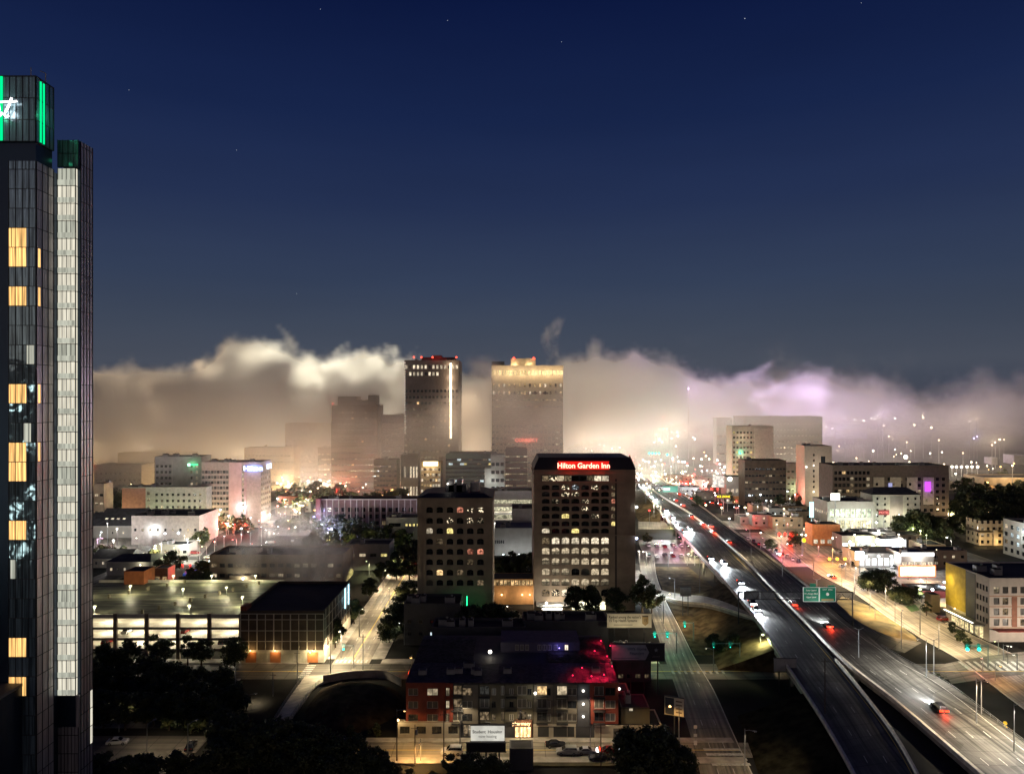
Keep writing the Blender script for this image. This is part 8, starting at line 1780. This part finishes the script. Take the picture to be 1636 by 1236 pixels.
for k in range(14):
    p = GP(1036 + (k % 7) * 13, (872, 888)[k // 7] + (k % 3), .03); car(p, R(90), ('sedan', 'suv')[k % 2], ('white', 'dark', 'red', 'silver')[k % 4], 0, 'car parked on the pink-lit lot left of the viaduct', 'cars on the western pink-lit lot')
for k in range(10):
    p = GP(1195 + k * 9, 862 + k * 4, .03); car(p, R(70), ('sedan', 'suv')[k % 2], ('white', 'dark', 'red', 'silver')[k % 4], 0, 'car parked on the pink-lit lot east of the viaduct', 'cars on the eastern pink-lit lot')
for k, (px, D) in enumerate([(165, 352), (182, 356), (240, 368), (256, 366), (270, 372), (300, 385), (286, 384), (312, 376), (334, 366), (352, 372), (365, 356), (384, 362), (396, 374), (376, 384), (342, 356), (322, 344), (408, 372), (420, 390), (432, 404)]):
    car((X_(px, D), D, .03), rnd.choice([0, math.pi]) + rnd.uniform(-.1, .1), ('sedan', 'suv')[k % 2], ('white', 'dark', 'silver', 'red')[k % 4], int(k > 8), 'car on the lamp-lit streets and lots of the left side', 'cars on the western streets', 'street_car', pw=1500 if k > 8 else 0, tpw=300 if k > 8 else 0)
for k in range(10):
    u = -Wg/2 + 6 + k * 6.1; car((cx if False else (-118 + u), 223 + 4.5, (3.4, 6.75, .05)[k % 3] + 0.03), R(90), ('sedan', 'suv')[k % 2], ('white', 'dark', 'silver', 'red')[k % 4], 0, 'car parked inside the lit multi-storey car park', 'cars inside the multi-storey car park')
for k, (px, py) in enumerate([(1060, 1010), (1078, 1020)]): pass
# a few stars
for k, (px, py) in enumerate([(1190, 30), (897, 67), (378, 240), (512, 15), (1376, 5), (715, 33), (206, 144), (474, 469)]):
    D = 9000.; m_ = MB(); m_.ball((0, 0, 0), 5.5 if k == 0 else 3.6, emit('starlight', (.8, .87, 1), .8), 6); o = m_.build('star', None, AT(px, py, D)); tag(o, 'tiny star in the dark blue sky' if k else 'brightest small star, high right of centre', 'star', 'stars in the night sky')
# ------------------------------------------------------------------ drifting steam near by and the plume over the wide tower
def puff(cx_, cy_, cz_, rx, ry, rz_, scale, th, k, lean=0.):
    def f(g, sock):
        q = GM(g); pos = g.nodes.new('GeometryNodeInputPosition').outputs[0]; s = g.nodes.new('ShaderNodeSeparateXYZ'); g.links.new(pos, s.inputs[0]); X, Y, Z = s.outputs
        zz = q.m('DIVIDE', q.m('SUBTRACT', Z, cz_), rz_); xc = q.m('MULTIPLY_ADD', q.m('MULTIPLY', zz, zz), lean, q.m('SUBTRACT', X, cx_)); xx = q.m('DIVIDE', xc, q.m('MULTIPLY_ADD', zz, rx * .35, rx)); yy = q.m('DIVIDE', q.m('SUBTRACT', Y, cy_), ry)
        r2 = q.m('ADD', q.m('ADD', q.m('MULTIPLY', xx, xx), q.m('MULTIPLY', yy, yy)), q.m('MULTIPLY', zz, zz))
        n = q.noise(pos, scale, 6, .6, .8)
        d = q.m('MULTIPLY', q.rng(n, .42, .68, 0., 1., 'SMOOTHSTEP'), q.rng(q.m('SUBTRACT', 1.15 + th, r2), 0., .9, 0., k * 1.9, 'SMOOTHSTEP')); g.links.new(d, sock)
    return f
fog_volume('steam_plume', 14, 62, 640, 668, 112, 160, (60, 34, 60), 'thin plume of steam rising from the roof of the wide tower', puff(34, 653, 134, 9, 9, 24, 1/14., .0, .03, -12))
fog_volume('steam_drift', -125, -50, 262, 312, 0, 40, (75, 50, 40), 'low brown drift of steam over the dark roof of the panelled hall', puff(-86, 286, 14, 28, 20, 20, 1/15., -.05, .06))
fog_volume('steam_drift', -150, -85, 352, 440, 0, 36, (65, 60, 36), 'violet-grey drift of steam over the trees in the middle', puff(-118, 392, 12, 24, 30, 15, 1/16., .05, .007))
lamp(470, 276, 9, 'sodium', 9000, 'added lamp lighting the brown steam behind the panelled hall', None, 0, .3)  # unseen lamp put in to light the steam from within

# ------------------------------------------------------------------ give each look-alike of a group its place in the row
_W = 'leftmost second third fourth fifth sixth seventh eighth ninth tenth eleventh twelfth'.split()
def ordinal(i, n):
    if i == 0: return 'leftmost'
    if i == n - 1: return 'rightmost'
    if i < 12: return _W[i] + ' from the left'
    k = i + 1; suf = 'th' if 10 <= k % 100 <= 20 else {1: 'st', 2: 'nd', 3: 'rd'}.get(k % 10, 'th')
    return '%d%s from the left' % (k, suf)
_g = {}
for o in list(S.objects):
    if o.parent is None and o.get('category') and o.get('label'): _g.setdefault((o.get('group') or '', o['label']), []).append(o)
def spx(o): l = o.location; return l.x / max(l.y, 1)
for (gr_, lb_), os_ in _g.items():
    if len(os_) < 2: continue
    os_.sort(key=spx)
    for i, o in enumerate(os_): o['label'] = ' '.join(lb_.replace(',', '').split()[:11]) + ', ' + ordinal(i, len(os_))
